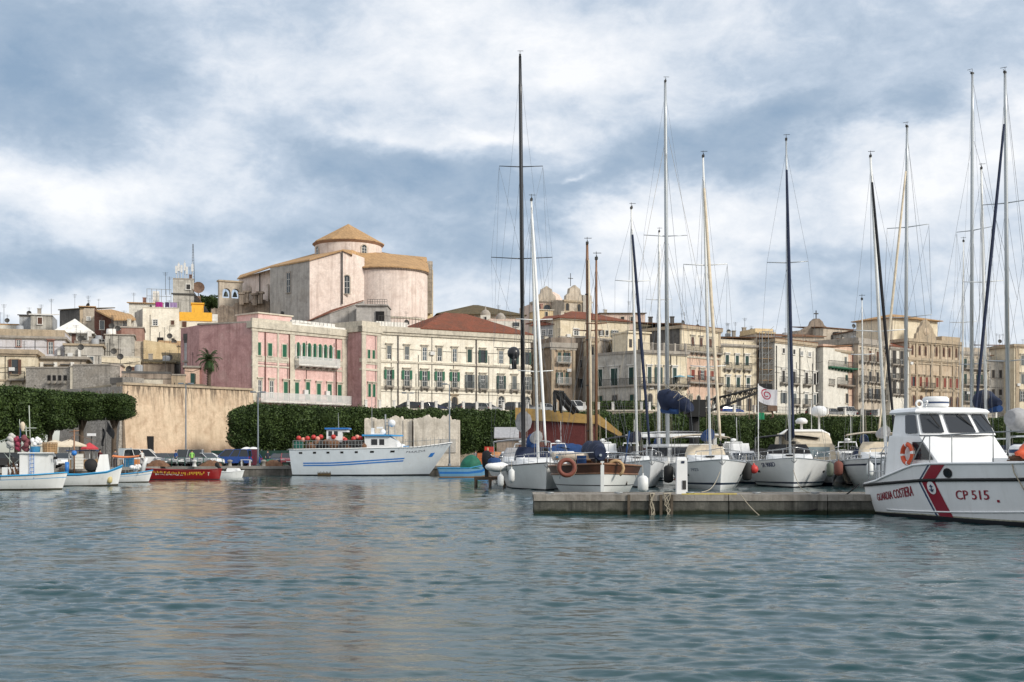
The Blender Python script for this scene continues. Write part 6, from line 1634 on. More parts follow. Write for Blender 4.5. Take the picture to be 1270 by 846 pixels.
# wooden ketch, stern to the pontoon
rk = boat_root('wooden_ketch', 'old ketch with varnished bulwarks, two brown masts and blue sail covers', 'sailing yacht', (746.5, 66), 13.5, None, (0, -1), 'yachts moored behind the pontoon')
HK = Hull(13.5, 5.3, (1.66, 1.55, 1.76), tr=.3, tm=.5, rake=.35, srake=-.3, flare=.72, bp=3.0)
hk = HK.build(rk, [BOTT, HW2, TEAK], [(-.45, 0), (0, 0), (.06, 1), (.3, 1), (.60, 1), (.72, 2), (1, 2)], gun=SPRUCE, gr=.06, deck=PINE, dz=.5)
HK.line(rk, .71, .05, SPRUCE, 'rubbing_strake'); HK.line(rk, .34, .025, DKSH, 'hull_stripe')
invk = ROOT[rk].inverted()
MB().box(6.72, 7.1, -.09, .09, -.4, 1.9).build('rudder', HW2, rk)
def kmast(px0, px1, pyt, a, m, r, tag_):
 base = Vector((6.75 - a, 0, 1.2)); d = (ROOT[rk] @ base).y; base = invk @ P(px0, 565, d); base.z = 1.2; tl = invk @ P(px1, pyt, d)
 return base, tl
bA, tA = kmast(730.5, 728.2, 303, 9.2, PINE, .22, 0); bB, tB = kmast(739.5, 739.5, 322, 3.0, SPRUCE, .18, 0)
rig(rk, bA, tA, 4.6, (-6.6, 0, 1.9), (6.4, 0, 1.9), .12, SPRUCE, [(.62, .9)], None, backstay=False)
rig(rk, bB, tB, 4.6, (bA.x, bA.y, 8.5), (6.4, 0, 1.9), .085, SPRUCE, [(.7, .6)], None, backstay=False)
MB().tube([bA + Vector((.22, .12, .8)), bA.lerp(tA, .5) + Vector((.21, .11, 0)), bA.lerp(tA, .93) + Vector((.15, .08, 0))], [.09, .09, .05], 8).build('furled_sail', CREAMC, rk)
for k in range(4): MB().torus(bA.lerp(tA, .18 + k * .2), .14, .03, 12, 5).build('mast_hoop', IRON, rk)
boom(rk, bB, 3.6, NAVY, .9, .42, 1); boom(rk, bA, 4.4, NAVY, 1.0, .40, 1)
mb = MB(); mb.box(-3.5, .8, -1.4, 1.4, 1.05, 1.95); mb.box(-3.7, 1.0, -1.55, 1.55, 1.952, 2.02); kc_ = mb.build('cabin', TEAK, rk)
for s in (-1, 1):
 for k in range(3): MB().lathe((-2.8 + k * 1.4, s * 1.41, 1.55), [(.17, -.02), (.17, .02), (0, .02)], 10, M=Matrix.Rotation(R(90), 4, 'X')).build('porthole', CHROME, kc_)
rails(HK, rk, .62, .05, .98, False, 10)
mb = MB()
for s in (-1, 1): mb.tube([HK.pt(.98, 1, s), HK.pt(.98, 1, s) + Vector((0, 0, .6))], .03, 5)
pts = [HK.pt(.75, 1, -1) + Vector((0, 0, .62)), HK.pt(.92, 1, -1) + Vector((0, 0, .62)), HK.pt(.98, 1, -1) + Vector((.1, 0, .62)), HK.pt(.98, 1, 1) + Vector((.1, 0, .62)), HK.pt(.92, 1, 1) + Vector((0, 0, .62)), HK.pt(.75, 1, 1) + Vector((0, 0, .62))]
mb.tube(pts, .03, 5); mb.build('stern_rail', CHROME, rk)
MB().box(-.25, .25, 0, .02, 0, .2).build('name_board', TEAK, rk).location = HK.pt(.80, .35, 1) + Vector((.05, -.02, 0))
MB().tube([(2.5, 1.6, 1.7), (2.2, 1.9, 3.6)], .05, 6).box(2.0, 2.9, -1.1, -.6, 1.5, 2.2).build('deck_gear', BLUE, rk)
lifebuoy(P(703, 580, 66.2), 'big brownish orange lifebuoy on the stern rail of the wooden ketch', .1, .42, .12, (plain('faded_orange_vinyl', (0.17, 0.05, 0.032), .6), plain('faded_orange_vinyl', (0, 0, 0))), 80)
hb = thing('horseshoe_buoy', 'tan horseshoe lifebuoy hanging inside the right stern rail of the ketch', 'lifebuoy', P(763.5, 581, 66.3)); mb = MB(); mb.tube([(.42 * math.cos(a), 0, .42 * math.sin(a)) for a in [R(-60 + 30 * k) for k in range(9)]], .09, 8); mb.build('ring', plain('tan_vinyl', (0.42, 0.28, 0.15), .7), hb)
fender(797.5, 600, 65.8, 'white fender on the right side of the wooden ketch', r=.28, L=.9)
# sloop with dark furled sail
r3, H3, h3, _ = sailboat('sailing_yacht', 'white sloop with navy furled foresail between the ketch and the white pedestal', (804.5, 83.5), (790.5, 4.6), 11.5, 3.5, (1.4, 1.55, 1.9), 4.6, (783, 259), [(349, 22)], furl=NAVY, furl_r=.095, furl_frac=.93, cov=NAVY, bimini=BLACKC, mats=[BOTT, HW3, HW3], mast_m=ALUW, flare=.66)
# registered white yacht with dark waterline stripe
r4, H4, h4, _ = sailboat('sailing_yacht', 'white yacht with black waterline stripe and cream furled sail beside the white pedestal', (893, 78.5), (881, 5.6), 14, 4.7, (1.55, 1.62, 1.95), 5.6, (872, 195), [(329, 27), (455, 22)], furl=CREAMC, furl_r=.095, furl_frac=.93, cov=BLUE, bimini=CREAMC, mast_m=ALUW, rows=[(-.45, 0), (0, 2), (.17, 1), (.24, 2), (.5, 2), (.8, 2), (1, 2)])
HLET = plain('dark_blue_lettering', (0.03, 0.045, 0.12), .5)
hull_text(H4, r4, '7925', .80, .862, .66, .76, -1, HLET, h4)
for s in (-1, 1): H4.patch(r4, lambda a, b: (.72 + .04 * a, .50 + .05 * b), SMOKE, 'porthole', s, h4, (2, 2), .02)
# SR 900D sloop
r5, H5, h5, _ = sailboat('sailing_yacht', 'white yacht lettered SR 900D with navy furled sail and black bimini', (984, 83.5), (980, 6.0), 16, 5.6, (1.6, 1.7, 2.05), 6.0, (975, 174), [(326, 25)], furl=NAVY, furl_r=.095, furl_frac=.94, cov=BLACKC, bimini=BLACKC, mast_m=ALU, rows=[(-.45, 0), (0, 0), (.05, 2), (.14, 1), (.20, 2), (.5, 2), (.8, 2), (1, 2)], flare=.70)
hull_text(H5, r5, 'SR 900D', .795, .90, .74, .90, -1, HLET, h5, slope=0.0, bold=.0008)
for s in (-1, 1): H5.patch(r5, lambda a, b: (.72 + .03 * a, .55 + .08 * b), SMOKE, 'porthole', s, h5, (2, 2), .02)
fender(935, 582, 82, 'round red mooring buoy hanging at the left bow of the SR 900D yacht', REDP, .30, ball=True)
fender(1029.5, 582.5, 84, 'dark grey green fender on the right side of the SR 900D yacht', plain('green_grey_fender', (0.12, 0.14, 0.11), .7), .24, 1.0)
fender(1040, 581, 83, 'brown covered fender between the SR 900D yacht and its right neighbour', plain('brown_fender', (0.17, 0.06, 0.045), .8), .30, 1.0)
fender(926.5, 585, 82, 'big black fender on the right side of the yacht with cream furled sail', BLACK, .32, 1.2)
fender(829, 588, 82, 'big black fender between the white pedestal and the sloop with navy sail', BLACK, .32, 1.2)
# catamaran with a hard top behind them
cat = boat_root('catamaran', 'large white catamaran with flat hard top and tall grey mast, blue sail bag', 'catamaran', (864, 92), 14, None, (.04, -1), 'yachts moored behind the pontoon')
for s in (-1, 1):
 HC = Hull(14, 1.7, (1.5, 1.7, 1.9), tr=.6, rake=.2, flare=.75)
 q = HC.build(cat, [BOTT, HW3, WHITE], [(-.4, 0), (0, 1), (.2, 2), (.6, 2), (1, 2)], gun=ALU, gr=.03); 
 for ch_ in list(cat.children)[-3:]: ch_.location = (0, s * 3.0, 0)
mb = MB(); mb.box(-4.5, 3.0, -2.7, 2.7, 1.1, 1.75)
mb.grid(lambda a, b: (-3.8 + 6.2 * a - (.9 * smooth(.6, 1, a)) * b, (b - .5) * 0 + (-2.6 + 0), 0), 1, 1)
cbm = mb.build('bridge_deck', WHITE2, cat)
mb = MB(); pl_ = [(-4.0, -2.55), (1.2, -2.55), (2.6, -1.4), (2.6, 1.4), (1.2, 2.55), (-4.0, 2.55)]
mb.prism(pl_, 1.752, 2.05); mb.prism([(x * .96 if x > 0 else x, y * .94) for x, y in pl_], 2.9, 3.1); mb.prism([(x * .9 if x > 0 else x, y * .95) for x, y in pl_], 2.052, 2.898, cap=False)
mb.build('saloon', WHITE2, cat)
gl = MB(); gq = [(x * .985 if x > 0 else x, y * .985) for x, y in pl_]
for (a, b2) in zip(gq, gq[1:]):
 A, B = Vector((*a, 0)), Vector((*b2, 0)); p, q = A.lerp(B, .08), A.lerp(B, .92)
 gl.poly([(p.x, p.y, 2.15), (q.x, q.y, 2.15), (q.x * .97, q.y * .98, 2.82), (p.x * .97, p.y * .98, 2.82)])
gl.build('saloon_window', SMOKE, cat)
mb = MB(); mb.grid(lambda a, b: (-6.2 + 6.2 * a, (b - .5) * 7.2, 3.95 + .18 * math.sin(math.pi * b) + .08 * math.sin(math.pi * a)), 8, 10); mb.grid(lambda a, b: (-6.2 + 6.2 * a, (b - .5) * 7.2, 3.68 + .02 * math.sin(math.pi * b)), 8, 10)
e_ = .0
for a0, a1 in (((-6.2, -3.6), (0, -3.6)), ((0, -3.6), (0, 3.6)), ((0, 3.6), (-6.2, 3.6))): mb.poly([(*a0, 3.68), (*a1, 3.68), (*a1, 3.95), (*a0, 3.95)])
for x, y in ((-5.8, -3.2), (-5.8, 3.2), (-.6, -2.6), (-.6, 2.6)): mb.tube([(x, y, 1.7), (x, y * .98, 3.72)], .09, 6)
mb.build('hard_top', WHITE, cat)
mb = MB(); mb.prism([(-6.0, 3.62), (-3.2, 3.62), (-3.2, 3.35), (-6.0, 3.35)], 1.7, 3.66); mb.build('side_wing', WHITE, cat)
ic = ROOT[cat].inverted(); mbase = Vector((.6, (ic @ P(829, 530, 98)).y, 3.1)); dm = (ROOT[cat] @ mbase).y
rig(cat, mbase, ic @ P(825, 102, dm), 7, (6.6, 0, 1.7), (-6.5, 0, 2), .16, ALU, [((ZZ(293, dm) - 3.1) / (ZZ(102, dm) - 3.1), 1.75)], None, furl_frac=.82, extra=[(ic @ P(826, 170, dm), ic @ P(768, 470, dm)), (ic @ P(829, 170, dm), ic @ P(893, 470, dm)), (ic @ P(824, 300, dm), ic @ P(795, 440, dm)), (ic @ P(829, 320, dm), ic @ P(870, 470, dm))], backstay=False)
bs = ic @ P(822, 494, dm - 1.2); be = ic @ P(857, 505, dm - 3)
mb = MB(); n = 10; pts = [bs.lerp(be, k / n) + Vector((0, 0, .12 * math.sin(k * 1.9))) for k in range(n + 1)]
mb.tube(pts, [.75, .85, .92, .95, .85, .72, .66, .72, .55, .5, .42], 12, flat=.9); mb.build('sail_bag', NAVY, cat)
mb = MB(); mb.tube([bs + Vector((0, 0, -.9)), be + Vector((-.3, -1.0, -.35))], [.28, .20], 8); mb.build('boom', BLUE, cat)
mb = MB(); rng = random.Random(3)
for k in range(14): c = bs.lerp(be, rng.random()) + Vector((rng.uniform(-.3, .3), rng.uniform(-.2, .2), .8)); mb.tube([c, c + Vector((rng.uniform(-.5, .5), rng.uniform(-.5, .5), rng.uniform(.0, .7))), c + Vector((rng.uniform(-.4, .6), rng.uniform(-.9, .9), -.4))], .03, 4)
mb.build('reef_lines', ROPE, cat)
# further sloop behind: slim white mast
sailboat('sailing_yacht', 'yacht with slim white mast half hidden behind the catamaran', (822, 108), (817, 5), 11, 3.6, (1.4, 1.5, 1.7), 5, (817.5, 288), [(372, 16)], mast_m=ALUW, mast_r=.15, cov=BLUE, furl=None)
# motor yacht with beige camper cover
my = boat_root('motor_yacht', 'motor yacht under a beige canvas cover with a white radar arch', 'motor boat', (1032, 90), 12, None, (.02, -1), 'yachts moored behind the pontoon')
HM = Hull(12, 4.4, (1.4, 1.5, 1.9), tr=.85, rake=1.2, flare=.6); HM.build(my, [BOTT, NAVYP, WHITE], [(-.4, 0), (0, 1), (.12, 2), (.55, 2), (1, 2)], gun=CHROME, gr=.03)
mb = MB(); mb.grid(lambda a, b: (-4.4 + 6.2 * a, -math.cos(math.pi * b) * 1.9 * (1 - .2 * smooth(.6, 1, a)), 1.45 + (2.55 - .9 * smooth(.55, 1, a)) * min(1, math.sin(math.pi * b) * 1.9)), 14, 20)
mb.poly([(1.8, -math.cos(math.pi * b / 20) * 1.52, 1.45 + 1.65 * min(1, math.sin(math.pi * b / 20) * 1.9)) for b in range(21)]); cv = mb.build('camper_cover', CREAMC, my)
w = MB(); w.grid(lambda a, b: (1.83 , -1.0 + 2.0 * a, 2.1 + .75 * b), 2, 2); w.build('cover_window', plain('clear_vinyl', (0.20, 0.26, 0.28), .15), cv)
for s in (-1, 1): w = MB(); w.grid(lambda a, b: (-2.6 + 2.6 * a, s * 1.93, 2.2 + .8 * b), 2, 2); w.build('cover_window', plain('clear_vinyl', (0, 0, 0)), cv)
mb = MB(); mb.tube([(-1.5, -2.0, 1.5), (-1.9, -1.9, 3.9), (-2.0, -1.4, 4.15), (-2.0, 1.4, 4.15), (-1.9, 1.9, 3.9), (-1.5, 2.0, 1.5)], .13, 8); mb.build('radar_arch', WHITE, my)
mb = MB(); mb.lathe((-2.0, -.2, 4.2), [(.1, 0), (.1, .5), (.45, .55), (.5, .75), (.3, .95), (0, 1.0)], 12).lathe((-2.0, 1.2, 4.2), [(.08, 0), (.08, 1.1), (.5, 1.15), (.62, 1.35), (.62, 1.7), (.4, 1.9), (0, 1.95)], 12); mb.build('satellite_dome', WHITE2, my)
mb = MB(); mb.tube([(-2, .6, 4.2), (-2, .6, 6.6)], .03, 4).tube([(-2, -1.2, 4.2), (-2.2, -1.3, 6.2)], .03, 4); mb.build('whip_antenna', WIRON, my)
rails(HM, my, .6, .3, 1.0, True)
# sloop with black furled sail at right of it
r7, H7, h7, _ = sailboat('sailing_yacht', 'white yacht with a black furled sail and dark hull line behind the coastguard boat stern', (1110, 80), (1099, 5.0), 14.5, 4.8, (1.7, 1.85, 2.1), 5.0, (1079.5, 195), [(411, 31)], furl=BLACKC, furl_r=.09, furl_frac=.95, cov=GREYC, bimini=CREAMC, rows=[(-.45, 0), (0, 2), (.5, 2), (.78, 1), (.84, 2), (1, 2)], mast_m=ALUW, mast_r=.12)
fender(1079, 582, 79, 'white fender with a blue end beside the aluminium stern frame at the coastguard boat', r=.22, L=.9)
r8, H8, h8, _ = sailboat('sailing_yacht', 'yacht whose thick grey mast and cream furled sail rise behind the coastguard cabin', (1091, 92), (1123, 6.0), 15, 4.6, (1.6, 1.7, 1.9), 6.0, (1125, 158), [(282, 26), (394, 30)], furl=CREAMC, furl_r=.085, furl_frac=.9, cov=BLUE, mast_m=ALU, mast_r=.15)
r9, H9, h9, _ = sailboat('sailing_yacht', 'yacht with tall pale mast and wide stays behind the coastguard radar dome', (1142, 96), (1205, 7.0), 17, 5.0, (1.6, 1.7, 2.0), 7.0, (1206, 92), [(286, 24), (452, 20)], furl=None, cov=None, mast_m=ALU, mast_r=.155, furl_frac=.82)
i9 = ROOT[r9].inverted(); mb = MB(); d9 = (ROOT[r9] @ Vector((1.5, 0, 2))).y
mb.tube([i9 @ P(1208, 175, d9), i9 @ P(1243, 300, d9), i9 @ P(1262, 372, d9)], .015, 3, cap=False); mb.tube([i9 @ P(1205, 335, d9), i9 @ P(1180, 420, d9)], .014, 3, cap=False); mb.build('running_stays', WIRE, r9)
r10, H10, h10, _ = sailboat('sailing_yacht', 'yacht with short mast and bulky blue sail cover behind the right of the coastguard cabin', (1232, 86), (1224, 4.4), 12, 4.0, (1.5, 1.6, 1.8), 4.4, (1217, 210), [(350, 24)], furl=None, cov=None, mast_m=ALUW, mast_r=.12)
i10 = ROOT[r10].inverted(); mb = MB(); c = i10 @ P(1216, 497, 92.5); e = i10 @ P(1240, 500, 89); n = 9; pts = [c.lerp(e, k / n) for k in range(n + 1)]
mb.tube(pts, [.62, .7, .72, .7, .62, .5, .42, .36, .3, .2], 12, flat=1.2); mb.build('sail_cover', NAVY, r10); mb = MB(); mb.tube([c + Vector((0, 0, -.7)), e + Vector((0, 0, -.4))], .25, 8); mb.build('boom', BLUE, r10)
r11, H11, h11, _ = sailboat('sailing_yacht', 'yacht with tall grey mast and blue furled sail leaning left, at the right edge', (1209, 80), (1250.5, 7.2), 17, 5.0, (1.6, 1.7, 2.0), 7.2, (1246.5, 91), [(252, 30), (448, 28)], furl=NAVY, furl_r=.095, furl_frac=.90, cov=None, mast_m=ALU, mast_r=.155)
i11 = ROOT[r11].inverted(); mb = MB(); c = i11 @ P(1252, 518, 84); e = i11 @ P(1288, 528, 86); n = 10; pts = [c.lerp(e, k / n) for k in range(n + 1)]
mb.tube(pts, [.45, .62, .72, .78, .75, .7, .66, .6, .55, .5, .4], 12, flat=1.1); mb.build('sail_cover', GREYC, r11)
# ------------------------------------------------------------------ coastguard boat
CGW = hullpaint('coastguard_white', (0.80, 0.81, 0.815), 0.16, rough=.28)
CGR = shiny('coastguard_red', (0.27, 0.012, 0.03), .3)
CGB = shiny('coastguard_blue', (0.02, 0.045, 0.12), .3)
fw = Vector((.22, -.9755, 0)).normalized(); nl = Vector((-fw.y, fw.x, 0))
stc = G(1066, 46.8, 0) + nl * 1.95; LC = 13.6
cg = thing('coastguard_boat', 'white coastguard patrol boat with a slanted red stripe, lettered GUARDIA COSTIERA', 'patrol boat', stc + fw * LC / 2, math.atan2(fw.y, fw.x))
shc = lambda t: interp(t * LC, [(0, 1.14), (1.2, 1.28), (2.6, 1.55), (4.0, 1.86), (5, 1.92), (9, 1.97), (13.6, 2.25)])
rubz = lambda t: interp(t * LC, [(0, 1.08), (2.5, 1.22), (4.7, 1.36), (9, 1.46), (13.6, 1.75)])
HG = Hull(LC, 4.3, shc, tr=.90, tm=.35, rake=1.5, srake=.35, flare=.80, bp=2.6, draft=.5)
hg = HG.build(cg, [BOTT, CGW, plain('waterline_scum', (0.36, 0.35, 0.27), .6, var=.5, scale=5)], [(-.45, 0), (0, 0), (.075, 2), (.098, 1), (.2, 1), (.4, 1), (.6, 1), (.8, 1), (1, 1)], gun=CGW, gr=.045, nt=44)
HG.line(cg, 0, .055, BLACK, 'rubbing_strake', hfun=lambda t: rubz(t) / shc(t), off=.02)
HG.line(cg, 0, .03, CGW, 'spray_rail', t0=.12, t1=.97, hfun=lambda t: (.22 + .55 * t * t) / shc(t), off=.01)
X = lambda m: m / LC
def band(off0, off1, mat, nm):
 def fn(a, b):
  h = .08 + .915 * b; z = h * shc(.36)
  m = interp(z, [(0.1, 5.0), (1.33, 4.28), (1.37, 4.30), (1.9, 5.05)])
  return (X(m + off0 + (off1 - off0) * a), h)
 return HG.patch(cg, fn, mat, nm, -1, hg, (4, 26), .014)
band(.22, 1.02, CGR, 'red_stripe'); band(.02, .12, CGB, 'blue_stripe')
REDL = plain('dark_red_lettering', (0.26, 0.012, 0.03), .4)
hull_text(HG, cg, 'GUARDIA COSTIERA', X(1.05), X(3.82), .42, .62, -1, REDL, hg, .018, bold=.0007)
hull_text(HG, cg, 'CP 515', X(6.4), X(7.98), .39, .545, -1, REDL, hg, .02, bold=.0007)
HG.patch(cg, lambda a, b: (X(8.28 + .1 * a), .375 + .04 * b), REDL, 'full_stop', -1, hg, (2, 2), .016)
def ell(a, b):
 an = 2 * math.pi * a; m = 5.08 + .25 * b * math.cos(an) - .05 * b * math.sin(an); return (X(m), .58 + .115 * b * math.sin(an))
HG.patch(cg, ell, CGW, 'emblem', -1, hg, (20, 3), .03)
for nm, pts in (('anchor_mark', [((5.08, .63), (5.10, .51)), ((4.97, .55), (5.10, .51)), ((5.10, .51), (5.20, .55)), ((5.0, .605), (5.16, .605))]),):
 mb = MB()
 for (a, ha), (c, hc) in pts:
  p, q = HG.pt(X(a), ha, -1), HG.pt(X(c), hc, -1); p.y -= .05; q.y -= .05; mb.tube([p, q], .018, 4)
 mb.build(nm, CGB, hg)
HG.patch(cg, lambda a, b: (X(5.95 + .38 * a + .0), .79 + .10 * b), SMOKE, 'porthole', -1, hg, (3, 3), .02)
def pq(a, b): an = 2 * math.pi * a; return (X(6.14 + .25 * b * math.cos(an)), .84 + .085 * b * math.sin(an))
HG.patch(cg, pq, BLACK, 'porthole_rim', -1, hg, (18, 2), .017)
# superstructure; xs = metres from the stern
O = -LC / 2
def loft(mb, secs, m=0, caps=True):
 """secs: rings of equal length"""
 n = len(secs[0]); i = len(mb.v)
 for s_ in secs: mb.v += [tuple(p) for p in s_]
 for j in range(len(secs) - 1):
  for k in range(n):
   k2 = (k + 1) % n; mb.f.append((i + j * n + k, i + j * n + k2, i + (j + 1) * n + k2, i + (j + 1) * n + k)); mb.m.append(m); mb.s.append(False)
 if caps:
  mb.f.append(tuple(i + k for k in reversed(range(n)))); mb.m.append(m); mb.s.append(False)
  mb.f.append(tuple(i + (len(secs) - 1) * n + k for k in range(n))); mb.m.append(m); mb.s.append(False)
def ring(x0, x1, w0, w1, z, c=.18):
 return [(O + x0, -w0 + c, z), (O + x0 + c * .6, -w0, z), (O + x1 - c, -w1, z), (O + x1, -w1 + c * 1.6, z), (O + x1, w1 - c * 1.6, z), (O + x1 - c, w1, z), (O + x0 + c * .6, w0, z), (O + x0, w0 - c, z)]
mb = MB(); loft(mb, [ring(1.15, 5.1, 1.62, 1.45, 1.2), ring(1.2, 4.75, 1.60, 1.42, 1.9), ring(1.35, 3.62, 1.56, 1.48, 2.86), ring(1.38, 3.5, 1.55, 1.47, 2.93)])
tk = mb.build('deckhouse', CGW, cg)
# lower side windows of the deckhouse
for s in (-1, 1):
 q = [(O + 3.05, s * 1.565, 2.05), (O + 4.28, s * 1.475, 2.05), (O + 3.62, s * 1.51, 2.68), (O + 3.05, s * 1.55, 2.68)]
 mb = MB(); mb.poly(q); mb.build('side_window', SMOKE, tk)
# wheelhouse: corner posts and roof around large raked panes
zb_, zt_ = 2.93, 3.70
fb = [(3.48, -1.5), (3.78, -.62), (3.78, .62), (3.48, 1.5)]; ft_ = [(3.02, -1.36), (3.22, -.55), (3.22, .55), (3.02, 1.36)]
ab = [(1.6, -1.5), (1.6, 1.5)]; at_ = [(1.55, -1.36), (1.55, 1.36)]
loop_b = [ab[0]] + fb + [ab[1]]; loop_t = [at_[0]] + ft_ + [at_[1]]
mb = MB(); lb = [(O + x, y, zb_) for x, y in loop_b]; lt = [(O + x, y, zt_) for x, y in loop_t]
frames = MB(); panes = []
n = len(lb)
for k in range(n):
 a, b2, c, d_ = Vector(lb[k]), Vector(lb[(k + 1) % n]), Vector(lt[(k + 1) % n]), Vector(lt[k])
 mb.poly([a, b2, c, d_])
 nn = (b2 - a).cross(d_ - a).normalized(); ctr = (a + b2 + c + d_) / 4
 if nn.dot(Vector((ctr.x - (O + 2.4), ctr.y, 0))) < 0: nn = -nn
 mg = .09 / max(.3, (b2 - a).length); mv = .12
 def bl_(u_, v_): return a.lerp(b2, u_).lerp(d_.lerp(c, u_), v_)
 u0, u1 = mg, 1 - mg
 if k in (0, 4): u0, u1 = ((.52, .95) if k == 0 else (.05, .48))
 N_ = 10
 pts = []
 for cx_, cy_, a0 in ((u1 - .05, 1 - mv, 0), (u0 + .05, 1 - mv, 90), (u0 + .05, mv, 180), (u1 - .05, mv, 270)):
  for q in range(4): an = R(a0 + 30 * q); pts.append(bl_(cx_ + .05 * math.cos(an), cy_ + .05 * math.sin(an)) + nn * .045)
 if k != 5: panes.append(pts)
wh = mb.build('wheelhouse', CGW, cg)
for pts in panes: m_ = MB(); m_.poly(pts); m_.build('window_pane', SMOKE, wh)
rf = MB()
rb = [(1.35, -1.45), (3.1, -1.45), (3.36, -.6), (3.36, .6), (3.1, 1.45), (1.35, 1.45)]
loft(rf, [[(O + x, y, 3.702) for x, y in rb], [(O + x + .03, y * 1.03, 3.76) for x, y in rb], [(O + x * .99, y * .97, 3.86) for x, y in rb], [(O + 1.5 + (x - 1.5) * .8, y * .8, 3.93) for x, y in rb]])
rfo = rf.build('roof', CGW, cg)
wp = MB()
for y, s in ((-1.05, .22), (0.05, .45), (.95, .3)):
 wp.tube([(O + 3.36, y, 3.68), (O + 3.52, y + s * .5, 3.42), (O + 3.64, y + s, 3.2)], .022, 4)
wp.build('wiper', BLACK, wh)
mb = MB(); mb.lathe((O + 2.6, -.35, 3.94), [(.42, 0), (.46, .05), (.46, .13)], 20, 0).lathe((O + 2.6, -.35, 3.94), [(.465, .132), (.465, .19)], 20, 1).lathe((O + 2.6, -.35, 3.94), [(.46, .192), (.46, .31), (.38, .38), (0, .40)], 20, 0); mb.build('radar_dome', [WHITE2, CGB], cg)
mb = MB(); mb.torus((O + 3.0, -1.25, 4.03), .12, .045, 14, 6, Matrix.Rotation(R(90), 4, 'Y')); mb.tube([(O + 3.0, -1.25, 3.85), (O + 3.0, -1.25, 3.95)], .04, 5); mb.build('search_light', WHITE2, cg)
mb = MB(); mb.tube([(O + 2.9, -.92, 3.9), (O + 2.9, -.92, 4.05)], .03, 5); mb.ball((O + 2.9, -.92, 4.12), .10, n=10, k=6); mb.build('signal_light', CHROME, cg)
# bow rail
mb = MB()
gp = lambda m, s: HG.pt(X(m), 1, s) + Vector((0, -s * .16, 0))
RZ = 2.86
for s in (-1, 1):
 top = [gp(3.6, s) + Vector((0, 0, .05)), Vector((gp(4.6, s).x, gp(4.6, s).y, RZ))] + [Vector((gp(m, s).x, gp(m, s).y, RZ + .02 * (m - 4.6))) for m in (5.5, 6.8, 8.2, 9.8, 11.2, 12.4)]
 mb.tube(top, .024, 6)
 for m in (4.9, 6.2, 8.1, 9.9, 11.5): p = gp(m, s); mb.tube([p, (p.x, p.y, RZ + .02 * (m - 4.6))], .02, 5)
p, q = gp(12.4, -1), gp(12.4, 1); mb.tube([(p.x, p.y, RZ + .16), (q.x, q.y, RZ + .16)], .024, 6)
mb.build('guard_rail', STEEL, cg)
mb = MB()                                                 # stern frame and outboard gear
for y in (-1.7, -1.2, -.6, .2, 1.2, 1.7):
 mb.tube([(O + .25, y, 1.1), (O + .25, y, 2.05), (O + .42, y, 2.15), (O + .75, y, 2.1), (O + .8, y, 1.15)], .028, 5)
mb.tube([(O + .25, -1.7, 2.02), (O + .25, 1.7, 2.02)], .026, 5); mb.tube([(O + .25, -1.7, 1.6), (O + .25, 1.7, 1.6)], .02, 5)
mb.build('stern_frame', CHROME, cg)
mb = MB(); 
for y in (-.9, -.35): mb.cbox((O + .1, y, 1.1), .45, .38, .75); mb.ball((O + .1, y, 1.85), .24, .2, .18)
mb.build('deck_locker', WHITE2, cg)
mb = MB(); mb.tube([(O + 1.25, -1.63, 1.5), (O + 1.38, -1.59, 2.9)], .03, 5); mb.tube([(O + 1.05, -1.63, 1.45), (O + 1.05, -1.63, 2.3), (O + 1.35, -1.6, 2.6)], .022, 5); mb.build('hand_rail', CHROME, cg)
mb = MB(); mb.box(O + 6.2, O + 8.6, -.5, .5, 1.98, 2.12).box(O + 8.8, O + 9.6, -.7, .7, 1.98, 2.2); mb.build('deck_hatch', WHITE2, cg)
W2 = ROOT[cg]
lifebuoy(W2 @ Vector((O + 2.95, -1.68, 2.26)), 'orange ring lifebuoy with pale bands on the cabin side of the coastguard boat', cg.rotation_euler[2], .33, .085)
bf = thing('round_life_float', 'white round life float with a blue band on the foredeck of the coastguard boat', 'life float', W2 @ Vector((O + 8.0, -.6, 2.13)))
mb = MB(); mb.lathe((0, 0, 0), [(.0, 0), (.30, .0), (.40, .07), (.42, .15)], 18, 0).lathe((0, 0, 0), [(.425, .152), (.43, .26)], 18, 1).lathe((0, 0, 0), [(.42, .262), (.38, .36), (.26, .42), (0, .42)], 18, 0); mb.build('body', [WHITE2, CGB], bf)
ob = thing('orange_buoy', 'orange pear shaped buoy lying on the foredeck of the coastguard boat', 'buoy', W2 @ Vector((O + 8.9, -1.0, 2.34)), .5)
MB().lathe((0, 0, 0), [(.0, -.62), (.07, -.6), (.10, -.42), (.24, -.2), (.30, .05), (.24, .26), (.0, .34)], 14, M=Matrix.Rotation(R(82), 4, 'Y')).build('body', ORANGE, ob)
rc = thing('rope_coil', 'coil of brown rope on the foredeck under the orange buoy', 'rope', W2 @ Vector((O + 8.35, -1.05, 2.02)))
mb = MB()
for k in range(5): mb.torus((.05 * math.sin(k * 2), .05 * math.cos(k * 2), .03 + .035 * k), .26 - .02 * k, .028, 16, 5)
mb.build('coil', plain('brown_rope', (0.12, 0.07, 0.045), .95), rc)
ml = thing('mooring_line', 'grey mooring line hanging down the bow side of the coastguard boat', 'rope', W2 @ HG.pt(X(8.9), 1, -1))
p0 = HG.pt(X(8.9), 1.02, -1); pts = [Vector((0, 0, 0))]; 
for k in range(1, 9): pts.append(ROOT[cg].to_3x3() @ (HG.pt(X(8.9 + .14 * k), 1 - k / 8 * 1.02, -1) + Vector((0, -.09, 0)) - p0))
MB().tube(pts, .022, 5).build('rope', ROPE, ml)
